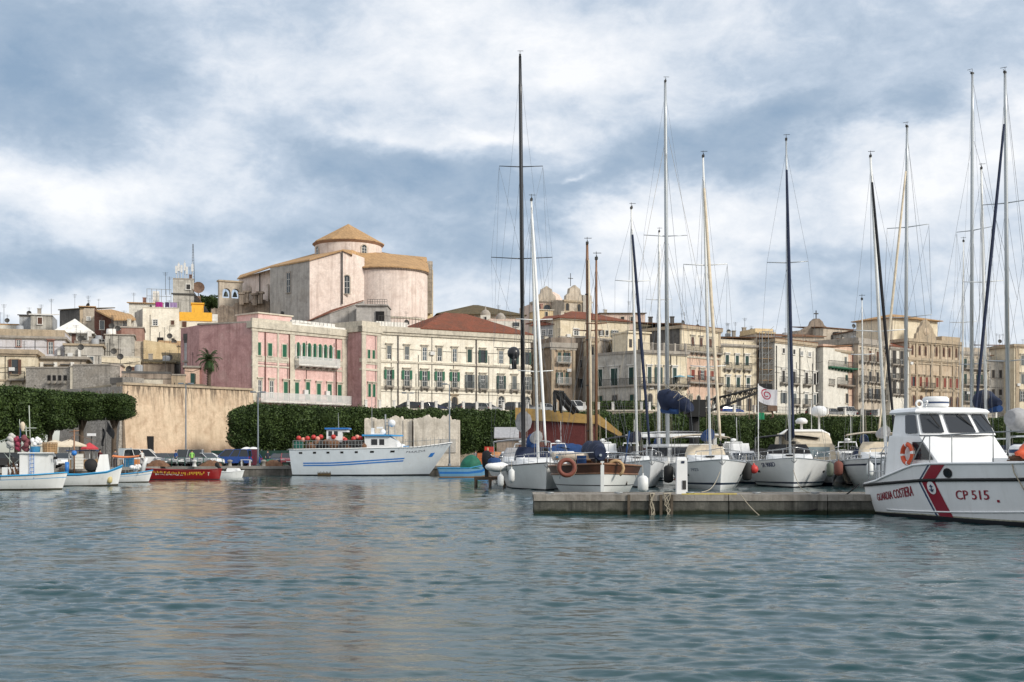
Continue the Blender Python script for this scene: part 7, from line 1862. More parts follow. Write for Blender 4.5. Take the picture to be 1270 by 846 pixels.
# ------------------------------------------------------------------ pontoon and what stands on it
PCON = stucco('pontoon_concrete', (0.10, 0.098, 0.082), dirt=(0.045, 0.045, 0.04), amt=0.6, streak=0.7, seed=31, scale=1.4)
PTIM = stucco('pontoon_timber', (0.27, 0.245, 0.21), dirt=(0.13, 0.11, 0.09), amt=0.5, streak=0.5, seed=32, scale=1.6)
g = NT(PCON.node_tree); b_ = g.n['Principled BSDF']; t_ = g.node('ShaderNodeTexCoord'); sp_ = g.node('ShaderNodeSeparateXYZ'); g.l.new(t_.outputs['Object'], sp_.inputs[0])
al_ = g.math('ADD', sp_.outputs[2], g.math('MULTIPLY', g.noise(t_.outputs['Object'], 3.0, 4, .6)[0], -.22)); g.l.new(g.mix(g.mapr(al_, .0, .10, .9, 0), b_.inputs['Base Color'].links[0].from_socket, (.012, .018, .008, 1)), b_.inputs['Base Color'])  # weed at the tide line
pt = thing('pontoon', 'long grey concrete pontoon with weathered timber edge in front of the yachts', 'pontoon', G(662, 46.2, 0))
Wp = 17.0
secs = [0, 3.55, 7.3, 11.0, 17.0]
for a, c in zip(secs, secs[1:]):
 MB().box(a + .02, c - .02, .05, 3.1, -.35, .50).build('float', PCON, pt)
 mb = MB(); mb.box(a, c - .03, 0, .22, .502, .745); mb.box(a, c - .03, 2.95, 3.15, .502, .745)
 k = 0; x = a
 while x < c - .1: mb.box(x, min(x + .145, c - .03), .222, 2.948, .64, .72); x += .155
 mb.build('timber_deck', PTIM, pt)
mb = MB()
for x in (3.55, 4.35, 4.75, 5.15): mb.box(x - .05, x + .05, -.06, -.002, -.1, .74)
mb.build('fender_board', plain('wet_wood', (0.085, 0.065, 0.045), .7, var=.4), pt)
mb = MB()
for x in (.6, 3.2, 5.9, 8.4, 10.6): mb.tube([(x - .16, .35, .80), (x + .16, .35, .80)], .035, 6); mb.cbox((x, .35, .722), .12, .08, .07)
mb.build('cleat', STEEL, pt)
MB().box(5.55, 7.6, .06, .18, .746, .775).build('yellow_edge_strip', plain('yellow_paint', (0.55, 0.42, 0.02), .7, var=.3), pt)
for k, (x, lb) in enumerate(((4.4, 'frayed rope hanging over the pontoon edge near the ketch'), (5.0, 'knotted grey rope hanging over the pontoon edge below the pedestal'))):
 o = thing('mooring_line', lb, 'rope', G(662, 46.2, 0) + Vector((x, -.04, .76)), 0, 'ropes hanging on the pontoon'); rng = random.Random(k)
 mb = MB()
 for j in range(4):
  ps = [(rng.uniform(-.2, .2), .2, .02), (rng.uniform(-.15, .15), -.03, .0)] + [(rng.uniform(-.12, .12), -.05, -.2 * q) for q in range(1, 5)]
  mb.tube(ps, .018, 4)
 mb.build('rope', ROPE, o)
o = thing('mooring_line', 'dark slack mooring line from the pontoon to the yacht behind the coastguard stern', 'rope', G(1000, 46.0, .3)); c = o.location.copy()
pa, pb = G(995, 46.05, .12), P(1066, 600, 46.9); mb = MB(); mb.tube([pa.lerp(pb, k / 12) - c - Vector((0, 0, .25 * math.sin(math.pi * k / 12))) for k in range(13)], .03, 5); mb.build('rope', BLACK, o)
o = thing('mooring_line', 'pale mooring line running from the pontoon into the water', 'rope', G(922, 46.0, .7)); c = o.location.copy()
pa, pb = G(918, 46.0, .76), G(943, 45.4, -.03); MB().tube([pa.lerp(pb, k / 8) - c - Vector((0, 0, .06 * math.sin(math.pi * k / 8))) for k in range(9)], .02, 5).build('rope', ROPE, o)
for px, lb, dd, tgt in ((870, 'white mooring lines from the bow of the yacht beside the pedestal', 48.9, (893, 585, 78)), (1002, 'pale bow line of the SR 900D yacht', 48.9, (984, 583, 83))):
 o = thing('mooring_line', lb, 'rope', G(px, dd, .75)); c = o.location.copy(); pb = P(*tgt)
 MB().tube([Vector((0, 0, 0)).lerp(pb - c, k / 10) - Vector((0, 0, .35 * math.sin(math.pi * k / 10))) for k in range(11)], .022, 4).build('rope', ROPE, o)
pd = thing('service_pedestal', 'tall white power and water pedestal standing on the pontoon', 'pedestal', G(845.3, 47.6, .722))
mb = MB(); loft(mb, [[(-.21, -.16, 0), (.21, -.16, 0), (.21, .16, 0), (-.21, .16, 0)], [(-.20, -.15, 1.30), (.20, -.15, 1.30), (.20, .15, 1.36), (-.20, .15, 1.36)], [(-.17, -.12, 1.38), (.17, -.12, 1.38), (.17, .12, 1.42), (-.17, .12, 1.42)]]); pb_ = mb.build('body', WHITE2, pd)
MB().box(.01, .15, -.185, -.161, .18, .52).build('socket_panel', DKSH, pd); MB().box(-.03, .09, -.172, -.158, 1.18, 1.27).build('number_plate', NAVYP, pd)
# jetty at the left end
jt = thing('wooden_jetty', 'small wooden jetty on piles beside the white sloop left of the pontoon', 'jetty', G(588, 86, 0))
mb = MB(); 
for k in range(16): mb.box(k * .14, k * .14 + .125, 0, 2.4, .68, .74)
mb.build('deck', plain('jetty_planks', (0.22, 0.15, 0.10), .9, var=.4), jt)
mb = MB()
for x in (.1, 1.1, 2.1):
 for y in (.1, 2.2): mb.tube([(x, y, -.5), (x, y, .679)], .09, 7)
mb.box(0, 2.24, .02, .12, .5, .679); mb.build('piles', BARK, jt)
MB().tube([(.95, .15, .74), (.95, .15, 2.75)], .06, 6).build('pole', PINE, jt)
sg = thing('jet_ski', 'white and blue jet ski hanging in its frame beside the white sloop', 'jet ski', G(616.5, 82, 1.45), R(-60))
mb = MB(); mb.ball((0, 0, 0), .5, .9, .35, 12, 8, 0); mb.build('hull', WHITE2, sg); mb = MB(); mb.ball((0, -.2, .35), .3, .5, .3, 10, 6); mb.build('seat', BLUE, sg); MB().tube([(-.4, -.45, .62), (0, -.5, .7), (.4, -.45, .62)], .04, 5).build('handlebar', BLACK, sg)
wc = thing('black_cover', 'black covered outboard hanging on the jetty end', 'outboard motor', G(603.5, 84.5, .74)); MB().lathe((0, 0, 0), [(.12, 0), (.14, .5), (.28, .7), (.34, 1.2), (.3, 1.65), (.12, 1.8), (0, 1.82)], 10).build('cowling', BLACKC, wc)
# ------------------------------------------------------------------ white trawler at the quay
TW = hullpaint('trawler_white', (0.60, 0.65, 0.69), 0.22, (0.30, 0.17, 0.08), .4)
TBL = plain('trawler_blue', (0.03, 0.17, 0.50), .4)
LT = 14.6
ts = G(362, 134.5, 0)
tr = thing('white_trawler', 'large white fishing trawler with two blue stripes along its hull at the quay', 'fishing boat', ts + Vector((LT / 2 + .2, .9, 0)), R(-1))
HT = Hull(LT, 4.8, lambda t: interp(t, [(0, 2.85), (.45, 2.95), (.8, 3.1), (1, 3.65)]), tr=.86, tm=.4, rake=2.6, srake=-.3, flare=.80, bp=2.4, draft=.6)
ht = HT.build(tr, [BOTT, TW], [(-.45, 0), (0, 0), (.05, 1), (.3, 1), (.6, 1), (.8, 1), (1, 1)], gun=WHITE2, gr=.07, dz=.35)
HT.line(tr, .985, .05, TBL, 'bow_trim', t0=.93, t1=1.0)
for o0 in (0, .085): HT.patch(tr, lambda a, b: (.09 + .68 * a, .37 + o0 + .045 * b + .20 * max(0, a - .28) ** 1.2), TBL, 'blue_stripe', -1, ht, (24, 1), .02)
for k, px in enumerate((377, 392.5, 409, 426, 443.5, 460.5, 478.5)):
 t = (px - 366) / 164.7; HT.patch(tr, lambda a, b: (t + .022 * a, .83 + .07 * b), DARK, 'porthole', -1, ht, (2, 2), .02)
HT.patch(tr, lambda a, b: (.905 + .025 * a, .60 + .13 * b), TBL, 'crest', -1, ht, (2, 2), .03)
hull_text(HT, tr, 'MARZIA', .765, .865, .80, .87, -1, plain('grey_lettering', (0.10, 0.11, 0.14), .6), ht)
HT.patch(tr, lambda a, b: (.19 + .1 * a, .02 + (.05 + .12 * abs(math.sin(a * 31)) ** 3) * b), plain('rust_scrape', (0.10, 0.07, 0.035), .9, var=.6, scale=9), 'rust_scrape', -1, ht, (24, 2), .015)
it = ROOT[tr].inverted()
def tl(px, py, off=0.0): q = it @ P(px, py, 135.4 + off); return q
def tbox(mb, px0, px1, py0, py1, y0, y1, m=0):
 a, b_ = tl(px0, py1), tl(px1, py0); mb.box(a.x, b_.x, y0, y1, a.z, b_.z, m); return a, b_
mb = MB(); a, b_ = tbox(mb, 455, 484, 541.5, 556, -1.7, 1.7)
q0, q1 = tl(484, 541.5), tl(512, 556); mb.prism([(q0.x, -1.7), (q0.x + .9, -1.6), (q0.x + .9, 1.6), (q0.x, 1.7)], a.z, lambda p: b_.z if p[0] < q0.x + .1 else b_.z - .55)
wht = mb.build('wheelhouse', WHITE2, tr)
for p0, p1 in ((463, 470.5), (473, 479)): mb = MB(); tbox(mb, p0, p1, 545, 552, -1.73, -1.70); mb.build('window', SMOKE, wht)
mb = MB(); tbox(mb, 452, 488, 539.2, 541.3, -1.95, 1.95); q = tl(500, 540); mb.prism([(tl(488, 540).x, -1.6), (q.x, -.3), (q.x, .3), (tl(488, 540).x, 1.6)], tl(488, 541.3).z, tl(488, 539.6).z); mb.build('wheelhouse_roof', plain('sky_blue_paint', (0.05, 0.27, 0.55), .5), tr)
mb = MB(); tbox(mb, 406.5, 424, 533, 549, -.9, .9); tbox(mb, 424, 432, 533.2, 536, -.9, .9); tbox(mb, 424, 426, 536, 549, -.9, -.7); sh_ = mb.build('aft_shelter', WHITE2, tr)
for p0, p1 in ((409, 413.5), (416, 420.5)): mb = MB(); tbox(mb, p0, p1, 535, 541, -.93, -.90); mb.build('window', SMOKE, sh_)
mb = MB(); tbox(mb, 404.5, 434, 530.8, 532.8, -1.1, 1.1); mb.build('shelter_roof', TBL, tr)
mb = MB(); rng = random.Random(2)
for k in range(46): c = tl(rng.uniform(384, 452), rng.uniform(549, 556)); mb.ball((c.x, rng.uniform(-1.9, .5), c.z), rng.uniform(.35, .7), rng.uniform(.3, .6), rng.uniform(.25, .5), 7, 5, rng.choice((0, 0, 1)))
mb.build('net_pile', [plain('brown_net', (0.16, 0.085, 0.05), .95, var=.4, scale=6, bump=.8), plain('black_net', (0.03, 0.03, 0.03), .95)], tr)
mb = MB(); tbox(mb, 369, 378.5, 548, 556, -2.0, -1.2); mb.build('green_bin', plain('green_plastic_bin', (0.02, 0.13, 0.10), .6), tr)
mb = MB()
for px in range(368, 455, 4): c = tl(px, 556.5); mb.tube([(c.x, -2.2, c.z - .05), (c.x, -2.2, c.z + .85)], .025, 4)
a, b_ = tl(368, 556.5), tl(454, 556.5)
for dz_ in (.42, .85): mb.tube([(a.x, -2.2, a.z + dz_), (b_.x, -2.2, b_.z + dz_)], .025, 4)
for px in range(500, 556, 5):
 c = tl(px, 553.5 - (px - 500) * .06); t_ = min(1, (px - 362) / 197 * .98); yy = HT.pt(t_, 1, -1).y; mb.tube([(c.x, yy, c.z - .3), (c.x, yy, c.z + .75)], .02, 4)
pr_ = []
for px in range(500, 557, 4): c = tl(px, 548.5 - (px - 500) * .07); t_ = min(1, (px - 362) / 197 * .98); pr_.append((c.x, HT.pt(t_, 1, -1).y, c.z))
mb.tube(pr_, .022, 4); mb.build('guard_rail', STEEL, tr)
mb = MB()
for px, y0, y1 in ((461.5, 541, 493), (420, 531, 512), (490, 541, 521)): a, b_ = tl(px, y0), tl(px - .5, y1); mb.tube([a, b_], [.05, .02], 4)
mb.tube([tl(478, 541), tl(478, 514)], .09, 6); mb.tube([tl(482, 541), tl(482, 520)], .06, 6)
for k in range(5): mb.tube([tl(478, 536 - 4 * k), tl(482, 536 - 4 * k)], .03, 4)
mb.build('mast', STEEL, tr)
mb = MB(); tbox(mb, 461, 464, 531, 538, -.5, .5); tbox(mb, 467.5, 475, 529.5, 531.5, -.2, .2); tbox(mb, 461, 476, 538, 541, -.8, .8); mb.ball(tl(486, 525), .42, n=10, k=6); mb.ball(tl(475, 536), .35, n=10, k=6); mb.build('radar', WHITE2, tr)
mb = MB(); mb.ball(tl(494, 554), .5, .4, .45); mb.ball(tl(499, 555), .45, .4, .4); mb.build('white_bag', WHITE2, tr); mb = MB(); tbox(mb, 502, 508.5, 553, 557.5, -1.6, -.9); mb.build('blue_crate', plain('sky_blue_paint', (0, 0, 0)), tr)
rb = random.Random(11)
for k, px in enumerate((370.5, 376, 381.5, 389, 394, 398, 413.5, 426, 428, 438.5, 443, 447)):
 c = P(px, 543.5 + rb.uniform(-2, 2.4), 135 - rb.uniform(0, .8))
 o = thing('trawl_buoy', ['round orange net buoy hung along the trawler rail', 'round faded pink net buoy hung along the trawler rail'][k % 3 == 1], 'buoy', c, 0, 'net buoys on the trawler'); 
 MB().ball((0, 0, 0), .27, n=10, k=7).build('float', [REDP, plain('faded_pink_buoy', (0.62, 0.26, 0.20), .6), ORANGE][k % 3] if k % 3 == 1 else REDP, o); MB().tube([(0, 0, -.3), (0, 0, -1.0)], .03, 4).build('stem', ROPE, o)
 o['label'] = 'faded pink net buoy hung along the trawler rail' if k % 3 == 1 else 'round red net buoy hung along the trawler rail'
# ------------------------------------------------------------------ small fishing boats at the left
SKYB = plain('bright_blue_gunwale', (0.03, 0.27, 0.52), .45)
FW = hullpaint('fishing_boat_white', (0.70, 0.71, 0.70), 0.3, (0.16, 0.11, 0.06), .45)
def fboat(name, label, bow, head, L, B, sheer, rows=None, mats=None, gun=None, **k):
 r = boat_root(name, label, 'fishing boat', bow, L, None, head, 'small fishing boats at the left quay')
 H = Hull(L, B, sheer, tr=k.get('tr', .55), tm=.5, rake=k.get('rake', .35), srake=-.3, flare=k.get('flare', .68), bp=2.6)
 h = H.build(r, mats or [plain('weedy_bottom', (0.05, 0.045, 0.03), .9), FW, SKYB], rows or [(-.45, 0), (0, 0), (.10, 1), (.4, 1), (.70, 2), (.74, 1), (.95, 2), (1, 2)], gun=gun or SKYB, gr=.05, deck=plain('worn_deck_green', (0.10, 0.20, 0.17), .8, var=.4), dz=.28)
 return r, H, h, ROOT[r].inverted()
r, H, h, iv = fboat('small_fishing_boat', 'white fishing boat with blue gunwale and gear piled on its cabin, leftmost of all', (77, 79.5), (.985, .17), 8.6, 2.9, (.95, .88, 1.12))
L8 = lambda px, py, d=80: iv @ P(px, py, d)
mb = MB(); a, b_ = L8(32, 592), L8(60, 562.5); loft(mb, [[(a.x, -.95, .6), (L8(67.5, 590).x, -.5, .7), (L8(67.5, 590).x, .5, .7), (a.x, .95, .6)], [(a.x, -.9, b_.z), (L8(66, 562).x, -.75, b_.z), (L8(66, 562).x, .75, b_.z), (a.x, .9, b_.z)]]); cb = mb.build('wheelhouse', FW, r)
mb = MB(); mb.box(a.x - .1, L8(69, 562).x, -1.02, 1.02, b_.z + .002, b_.z + .07); mb.build('wheelhouse_roof', WHITE2, r)
x = L8(56, 570).x + .42
for yy in (-.25, .3): MB().box(x + .28, x + .40, yy - .1, yy + .1, b_.z - .38, b_.z - .2).build('window', DARK, cb)
lad = MB()
for px in (44.5, 49): c = L8(px, 575); lad.tube([(c.x, -.98, .75), (c.x, -.98, 2.6)], .022, 4)
for k in range(6): z = .9 + .27 * k; lad.tube([(L8(44.5, 570).x, -.98, z), (L8(49, 570).x, -.98, z)], .018, 4)
lad.build('ladder', TBL, r)
mb = MB(); mb.box(L8(11, 590).x, L8(32, 590).x - .03, -.8, .8, .6, 1.45); mb.build('engine_box', FW, r)
mb = MB(); rng = random.Random(21)
for k in range(7): c = L8(20 + 2.6 * k, 588); mb.tube([(c.x, -.9, .9), (c.x + rng.uniform(-.2, .2), -.7, 1.5 + rng.uniform(0, .4)), (c.x + .4, -.9, .8)], .05, 5)
mb.ball(L8(17, 587) + Vector((0, -.3, 0)), .65, .4, .3, 10, 6); mb.build('net_heap', plain('brown_net', (0, 0, 0)), r)
mb = MB()
for px, y0, y1, rr in ((25.5, 590, 545, .06), (24.3, 545, 520, .02), (38, 562, 503, .03), (34, 562, 528, .03)): mb.tube([L8(px, y0), L8(px - (2 if rr == .03 else 0), y1)], rr, 5)
mb.tube([L8(30, 531), L8(45, 531)], .03, 4); mb.tube([L8(-2, 548), L8(16, 542), L8(27, 543)], .03, 4); mb.tube([L8(30, 534.5), L8(38, 534)], .025, 4)
mb.tube([L8(12, 588), L8(12, 552), L8(30, 552)], .03, 4); mb.tube([L8(5, 562), L8(22, 582)], .025, 4); mb.tube([L8(10, 582), L8(28, 566)], .02, 4)
mb.build('mast', plain('pale_pole', (0.42, 0.46, 0.40), .6), r)
MB().lathe(L8(28, 529), [(.06, -.3), (.15, -.1), (.16, .15), (.07, .3), (0, .3)], 10).build('mast_lamp', CREAMC, r)
mb = MB(); c = L8(23.8, 541); mb.grid(lambda s, t: (c.x + .09 * s + .03 * math.sin(t * 5), c.y - .05 + .06 * math.sin(s * 6 + t * 3), c.z + .55 - 1.0 * t), 4, 8); mb.build('blue_flag', BLUE, r)
hull_text(H, r, 'PADRE', .505, .60, .74, .93, -1, plain('grey_lettering', (0, 0, 0)), h)
items = [(14, 547, .28, .55, (0.45, 0.44, 0.42), 'white sack hanging over the engine box of the leftmost fishing boat'), (21.5, 549, .22, .5, (0.25, 0.035, 0.07), 'dark red oilskin hanging beside the mast of the leftmost fishing boat'), (32.5, 551, .33, .55, (0.16, 0.05, 0.06), 'dark maroon bundle on the cabin of the leftmost fishing boat'), (44, 556, .32, .42, (0.03, 0.16, 0.30), 'blue plastic tub on the cabin of the leftmost fishing boat')]
for px, py, rr, hh, c, lb in items:
 o = thing('gear_bundle', lb, 'fishing gear', P(px, py + 8, 79.6), 0, 'gear on the leftmost fishing boat'); o.location.z = max(o.location.z, 2.28) if px > 30 else o.location.z - .1
 mb = MB(); rng = random.Random(int(px * 7))
 if 'tub' in lb: mb.lathe((0, 0, 0), [(.0, .0), (rr * .8, 0), (rr, hh * 1.2), (rr * .92, hh * 1.2), (rr * .75, .06), (0, .06)], 12)
 else:
  for k in range(9): mb.ball((rng.uniform(-.5, .5) * rr, rng.uniform(-.5, .5) * rr, hh * (.15 + .18 * k)), rr * rng.uniform(.5, .8), rr * .55, hh * .3, 8, 5)
 mb.build('body', plain('gear_%d' % int(px), c, .85, var=.3, scale=6), o)
o = thing('white_rope_bundle', 'bundle of white buoys and rope on the blue tub of the leftmost fishing boat', 'fishing gear', P(45, 556, 79.6)); o.location.z = 2.8
mb = MB(); rng = random.Random(6)
for k in range(12): mb.ball((rng.uniform(-.35, .35), rng.uniform(-.2, .2), rng.uniform(.05, .5)), .14, n=8, k=5)
mb.build('buoys', WHITE2, o)
o = thing('wicker_trap', 'brown wicker fish trap on the cabin roof of the leftmost fishing boat', 'fish trap', P(62, 556, 79.8)); o.location.z = 2.32
mb = MB()
for k in range(16): a = 2 * math.pi * k / 16; mb.tube([(.42 * math.cos(a), .42 * math.sin(a), 0), (.45 * math.cos(a), .45 * math.sin(a), .7)], .022, 4)
for k in range(7): mb.torus((0, 0, .05 + .11 * k), .44, .022, 18, 4)
mb.lathe((0, 0, 0), [(.38, .02), (.38, .66)], 14); mb.build('basket', PINE, o)
r, H, h, iv = fboat('small_fishing_boat', 'white fishing boat with a tall bow fin and black net winch, second from the left', (146, 89.5), (.965, .26), 6.4, 2.6, lambda t: interp(t, [(0, .85), (.6, .85), (.85, 1.05), (1, 1.5)]), rows=[(-.45, 0), (0, 0), (.10, 1), (.5, 1), (.88, 2), (1, 2)])
L9 = lambda px, py, d=90.5: iv @ P(px, py, d)
mb = MB(); a, c = L9(119, 588), L9(138.5, 586); tp, tq = L9(125.5, 564), L9(135, 563.5); loft(mb, [[(a.x, -.55, .6), (c.x, -.35, .6), (c.x, .35, .6), (a.x, .55, .6)], [(tp.x, -.35, tp.z), (tq.x, -.22, tq.z), (tq.x, .22, tq.z), (tp.x, .35, tp.z)]]); mb.build('bow_fin', FW, r)
c = L9(115, 577); mb = MB(); mb.lathe((c.x, -.3, c.z), [(.0, -.3), (.42, -.28), (.46, -.2), (.2, -.1), (.2, .1), (.46, .2), (.42, .28), (0, .3)], 18, M=Matrix.Rotation(R(78), 4, 'X')); mb.build('net_winch', BLACK, r)
mb = MB(); mb.tube([L9(92, 588), L9(92, 533)], .06, 6); mb.tube([L9(86, 536), L9(98, 534)], .04, 5); mb.tube([L9(92, 540), L9(84, 547)], .02, 4); mb.tube([L9(92, 538), L9(120, 548)], .015, 3); mb.build('mast', plain('brown_spar_wood', (0, 0, 0)), r)
MB().ball(L9(92, 562), .20, n=12, k=8).build('blue_ball', TBL, r)
mb = MB(); a, c = L9(87, 592), L9(116, 564); mb.box(a.x, c.x - .5, -.75, .75, .55, .75); mb.build('hatch_cover', plain('teal_net', (0.03, 0.22, 0.17), .9, var=.4), r)
mb = MB(); mb.tube([L9(83, 588), L9(83, 573)], .14, 8); mb.build('blue_drum', TBL, r)
o = fender(136, 595, 89, 'yellowish oval fender at the bow of the second fishing boat', plain('yellowed_fender', (0.50, 0.42, 0.20), .6), .2, .55)
# black flags on poles
for k, (px, d, y0, y1, lb) in enumerate(((131, 91, 588, 518, 'tall buoy pole with a black flag above the second fishing boat'), (127.5, 91.5, 588, 530, 'leaning buoy pole wrapped in black cloth by the black flag'))):
 o = thing('flag_pole', lb, 'flag', P(px, y0, d), 0, 'dan buoy poles'); H_ = ZZ(y1, d) - ZZ(y0, d)
 MB().tube([(0, 0, 0), (-.03 * k, 0, H_)], .025, 5).build('pole', IRON, o); mb = MB()
 if k == 0: mb.grid(lambda s, t: (.05 + s * .55 + .05 * math.sin(t * 4), .08 * math.sin(s * 7 + t), H_ - .2 - .8 * t * (1 - .2 * s) - .75 * s), 8, 6)
 else: mb.grid(lambda s, t: (.16 * (s - .3) + .05 * math.sin(t * 6), .1 * math.sin(s * 6 + t * 5), H_ - .1 - 1.3 * t), 5, 8)
 mb.build('flag', BLACKC, o)
r, H, h, iv = fboat('small_fishing_boat', 'small white open boat with an orange canvas awning, third from the left', (184, 101), (.985, .16), 4.6, 1.9, (.70, .66, 1.0), tr=.75)
La = lambda px, py, d=101.5: iv @ P(px, py, d)
mb = MB(); a, c = La(143, 566), La(175, 566); mb.grid(lambda s, t: (a.x + (c.x - a.x) * s, (t - .5) * 1.7, a.z + .12 * math.sin(math.pi * t) - .10 * math.sin(math.pi * s)), 8, 6); mb.grid(lambda s, t: (a.x + (c.x - a.x) * s, (t - .5) * 1.7, a.z - .05 + .12 * math.sin(math.pi * t) - .10 * math.sin(math.pi * s)), 8, 6); aw = mb.build('awning', plain('orange_canvas', (0.62, 0.20, 0.07), .9, var=.25), r)
mb = MB()
for px in (144, 159, 174):
 for yy in (-.8, .8): p = La(px, 566); mb.tube([(p.x, yy, .55), (p.x, yy, p.z)], .02, 4)
mb.build('awning_frame', STEEL, aw)
mb = MB(); rng = random.Random(9)
for k in range(12): c = La(rng.uniform(164, 176), rng.uniform(578, 584)); mb.ball((c.x, rng.uniform(-.7, -.2), c.z), .17, n=8, k=5)
mb.build('white_bundle', WHITE2, r); mb = MB(); c = La(178, 574); mb.tube([(c.x - .1, 0, .6), (c.x + .2, 0, 1.7), (c.x + .35, 0, 2.0)], [.22, .16, .08], 8); mb.build('bow_post', FW, r)
mb = MB(); c = La(152, 580); mb.cbox((c.x, -.2, .55), 1.1, .9, .35); mb.build('engine_box', DKSH, r)
# red rowing boat
RB = hullpaint('red_boat_paint', (0.25, 0.012, 0.014), .25, (0.10, 0.02, 0.02), .35)
r = boat_root('red_rowing_boat', 'long open red boat with yellow lettering along its side', 'rowing boat', (272.5, 113.5), 6.6, None, (.995, .06)); H = Hull(6.6, 1.9, (1.0, .85, .98), tr=.35, tm=.5, rake=.22, srake=-.25, flare=.72, bp=3.2)
h = H.build(r, [BOTT, RB], [(-.4, 0), (0, 0), (.06, 1), (.5, 1), (1, 1)], gun=plain('dark_red_gunwale', (0.22, 0.02, 0.02), .5), gr=.045, deck=plain('dark_boat_inside', (0.12, 0.03, 0.03), .8), dz=.35)
YL = plain('yellow_lettering', (0.60, 0.36, 0.04), .6); WL = plain('white_lettering', (0.62, 0.58, 0.52), .6)
hull_marks(H, r, .12, .48, .62, .84, -1, YL, h, 17, 1); hull_marks(H, r, .14, .52, .44, .58, -1, WL, h, 19, 2); hull_marks(H, r, .50, .81, .46, .80, -1, YL, h, 14, 3); hull_text(H, r, 'T', .835, .86, .40, .72, -1, WL, h, 0, .02, .002)
mb = MB()
for x in (-1.8, -.3, 1.2): mb.box(x - .14, x + .14, -.75, .75, .62, .67)
mb.build('thwart', PINE, r)
r = boat_root('white_dinghy', 'small white dinghy with a tilted black outboard motor right of the red boat', 'dinghy', (301.5, 122), 2.5, None, (.99, .05)); H = Hull(2.3, 1.3, (.62, .6, .72), tr=.85, tm=.4, rake=.2, srake=-.1, flare=.8, bp=2.6); H.build(r, [BOTT, FW], [(-.3, 0), (0, 1), (.5, 1), (1, 1)], gun=WHITE2, gr=.04, dz=.15)
mb = MB(); mb.tube([(-1.2, -.1, .85), (-1.75, -.12, .35)], [.09, .05], 6); mb.tube([(-1.0, -.1, .9), (-1.25, -.1, 1.3)], [.16, .14], 8); mb.ball((-1.28, -.1, 1.3), .22, .18, .26, 10, 6); mb.tube([(-.9, -.1, .2), (-.3, -.3, .95)], .05, 5); mb.build('outboard', BLACK, r)
mb = MB(); mb.cbox((.1, .1, .5), .9, .6, .45); mb.ball((.75, 0, .75), .28, .3, .2, 8, 5); mb.build('white_cover', WHITE2, r)
# blue boat with green tarpaulin
r = boat_root('tarpaulin_boat', 'blue and white boat with a bulging green tarpaulin beside the trawler bow', 'fishing boat', (606.5, 124), 5.2, None, (.99, .14)); H = Hull(4.6, 2.0, lambda t: interp(t, [(0, .95), (.6, .95), (.85, 1.25), (1, 2.2)]), tr=.7, rake=.5, flare=.75)
h = H.build(r, [plain('ochre_bottom_paint', (0.30, 0.17, 0.07), .8), plain('pale_blue_hull', (0.16, 0.34, 0.50), .5), TBL], [(-.4, 0), (0, 0), (.12, 1), (.4, 2), (.62, 1), (1, 1)], gun=SKYB, gr=.05, dz=.2)
iv = ROOT[r].inverted(); c = iv @ P(584, 567, 124); mb = MB(); rng = random.Random(5)
mb.grid(lambda s, t: (c.x + (1.08 + .04 * math.sin(9 * s * 6.28) * t) * math.cos(2 * math.pi * s) * (math.sin(math.pi * min(.999, (.12 + .88 * t)) / 1.0 * .55) if t < 1 else 1) , (.85 + .04 * math.sin(7 * s * 6.28)) * math.sin(2 * math.pi * s) * math.sin(math.pi * (.12 + .88 * t) * .55), 2.25 - 1.35 * t ** 1.3), 28, 8)
mb.grid(lambda s, t: (c.x + t * 1.08 * math.cos(2 * math.pi * s) * math.sin(math.pi * .12 * .55), t * .85 * math.sin(2 * math.pi * s) * math.sin(math.pi * .12 * .55), 2.25 + .05 * (1 - t)), 28, 2)
mb.build('tarpaulin', plain('green_tarpaulin', (0.012, 0.12, 0.075), .7, var=.35, scale=2), r)
# ------------------------------------------------------------------ red and yellow work barge with its black frame, and a crane
YB = plain('yellow_barge_paint', (0.36, 0.225, 0.07), .6, var=.25); RBG = stucco('red_barge_paint', (0.115, 0.022, 0.02), dirt=(0.08, 0.02, 0.02), amt=.4, streak=.4, seed=41, rough=.6)
wb = thing('work_barge', 'red work barge with a thick yellow bulwark and lowered yellow ramp behind the ketch masts', 'barge', G(700, 128, 0))
iv = ROOT[wb].inverted(); Lb = lambda px, py, d=126: iv @ P(px, py, d)
mb = MB(); a, c = Lb(644, 548), Lb(741, 548)
zt = [Lb(644, 521).z, Lb(680, 522.5).z, Lb(741, 526).z]
zf_ = lambda p: interp(p[0], [(a.x, zt[0]), (Lb(680, 0).x, zt[1]), (c.x, zt[2])])
pl = [(a.x, -2), (Lb(680, 0).x, -2.1), (c.x, -2), (c.x, 3), (a.x, 3)]
mb.prism(pl, -.4, zf_); mb.build('hull', RBG, wb)
mb = MB(); pl2 = [(a.x - .4, -2.25), (Lb(680, 0).x, -2.35), (c.x + .1, -2.25), (c.x + .1, 3.1), (a.x - .4, 3.1)]; dzf = lambda p: interp(p[0], [(a.x, 1.28), (c.x, .85)])
mb.prism(pl2, lambda p: zf_(p) + .003, lambda p: zf_(p) + dzf(p)); mb.build('bulwark', YB, wb)
mb = MB(); p0, p1 = Lb(740.5, 517), Lb(771, 541); 
loft(mb, [[(p0.x, -2.2, p0.z + .35), (p0.x, 1.5, p0.z + .35), (p0.x, 1.5, p0.z - .75), (p0.x, -2.2, p0.z - .75)], [(p1.x, -2.2, p1.z + .3), (p1.x, 1.5, p1.z + .3), (p1.x, 1.5, p1.z - .15), (p1.x, -2.2, p1.z - .15)]]); mb.build('ramp', YB, wb)
mb = MB(); a, b_ = Lb(688, 512), Lb(688, 486.5); 
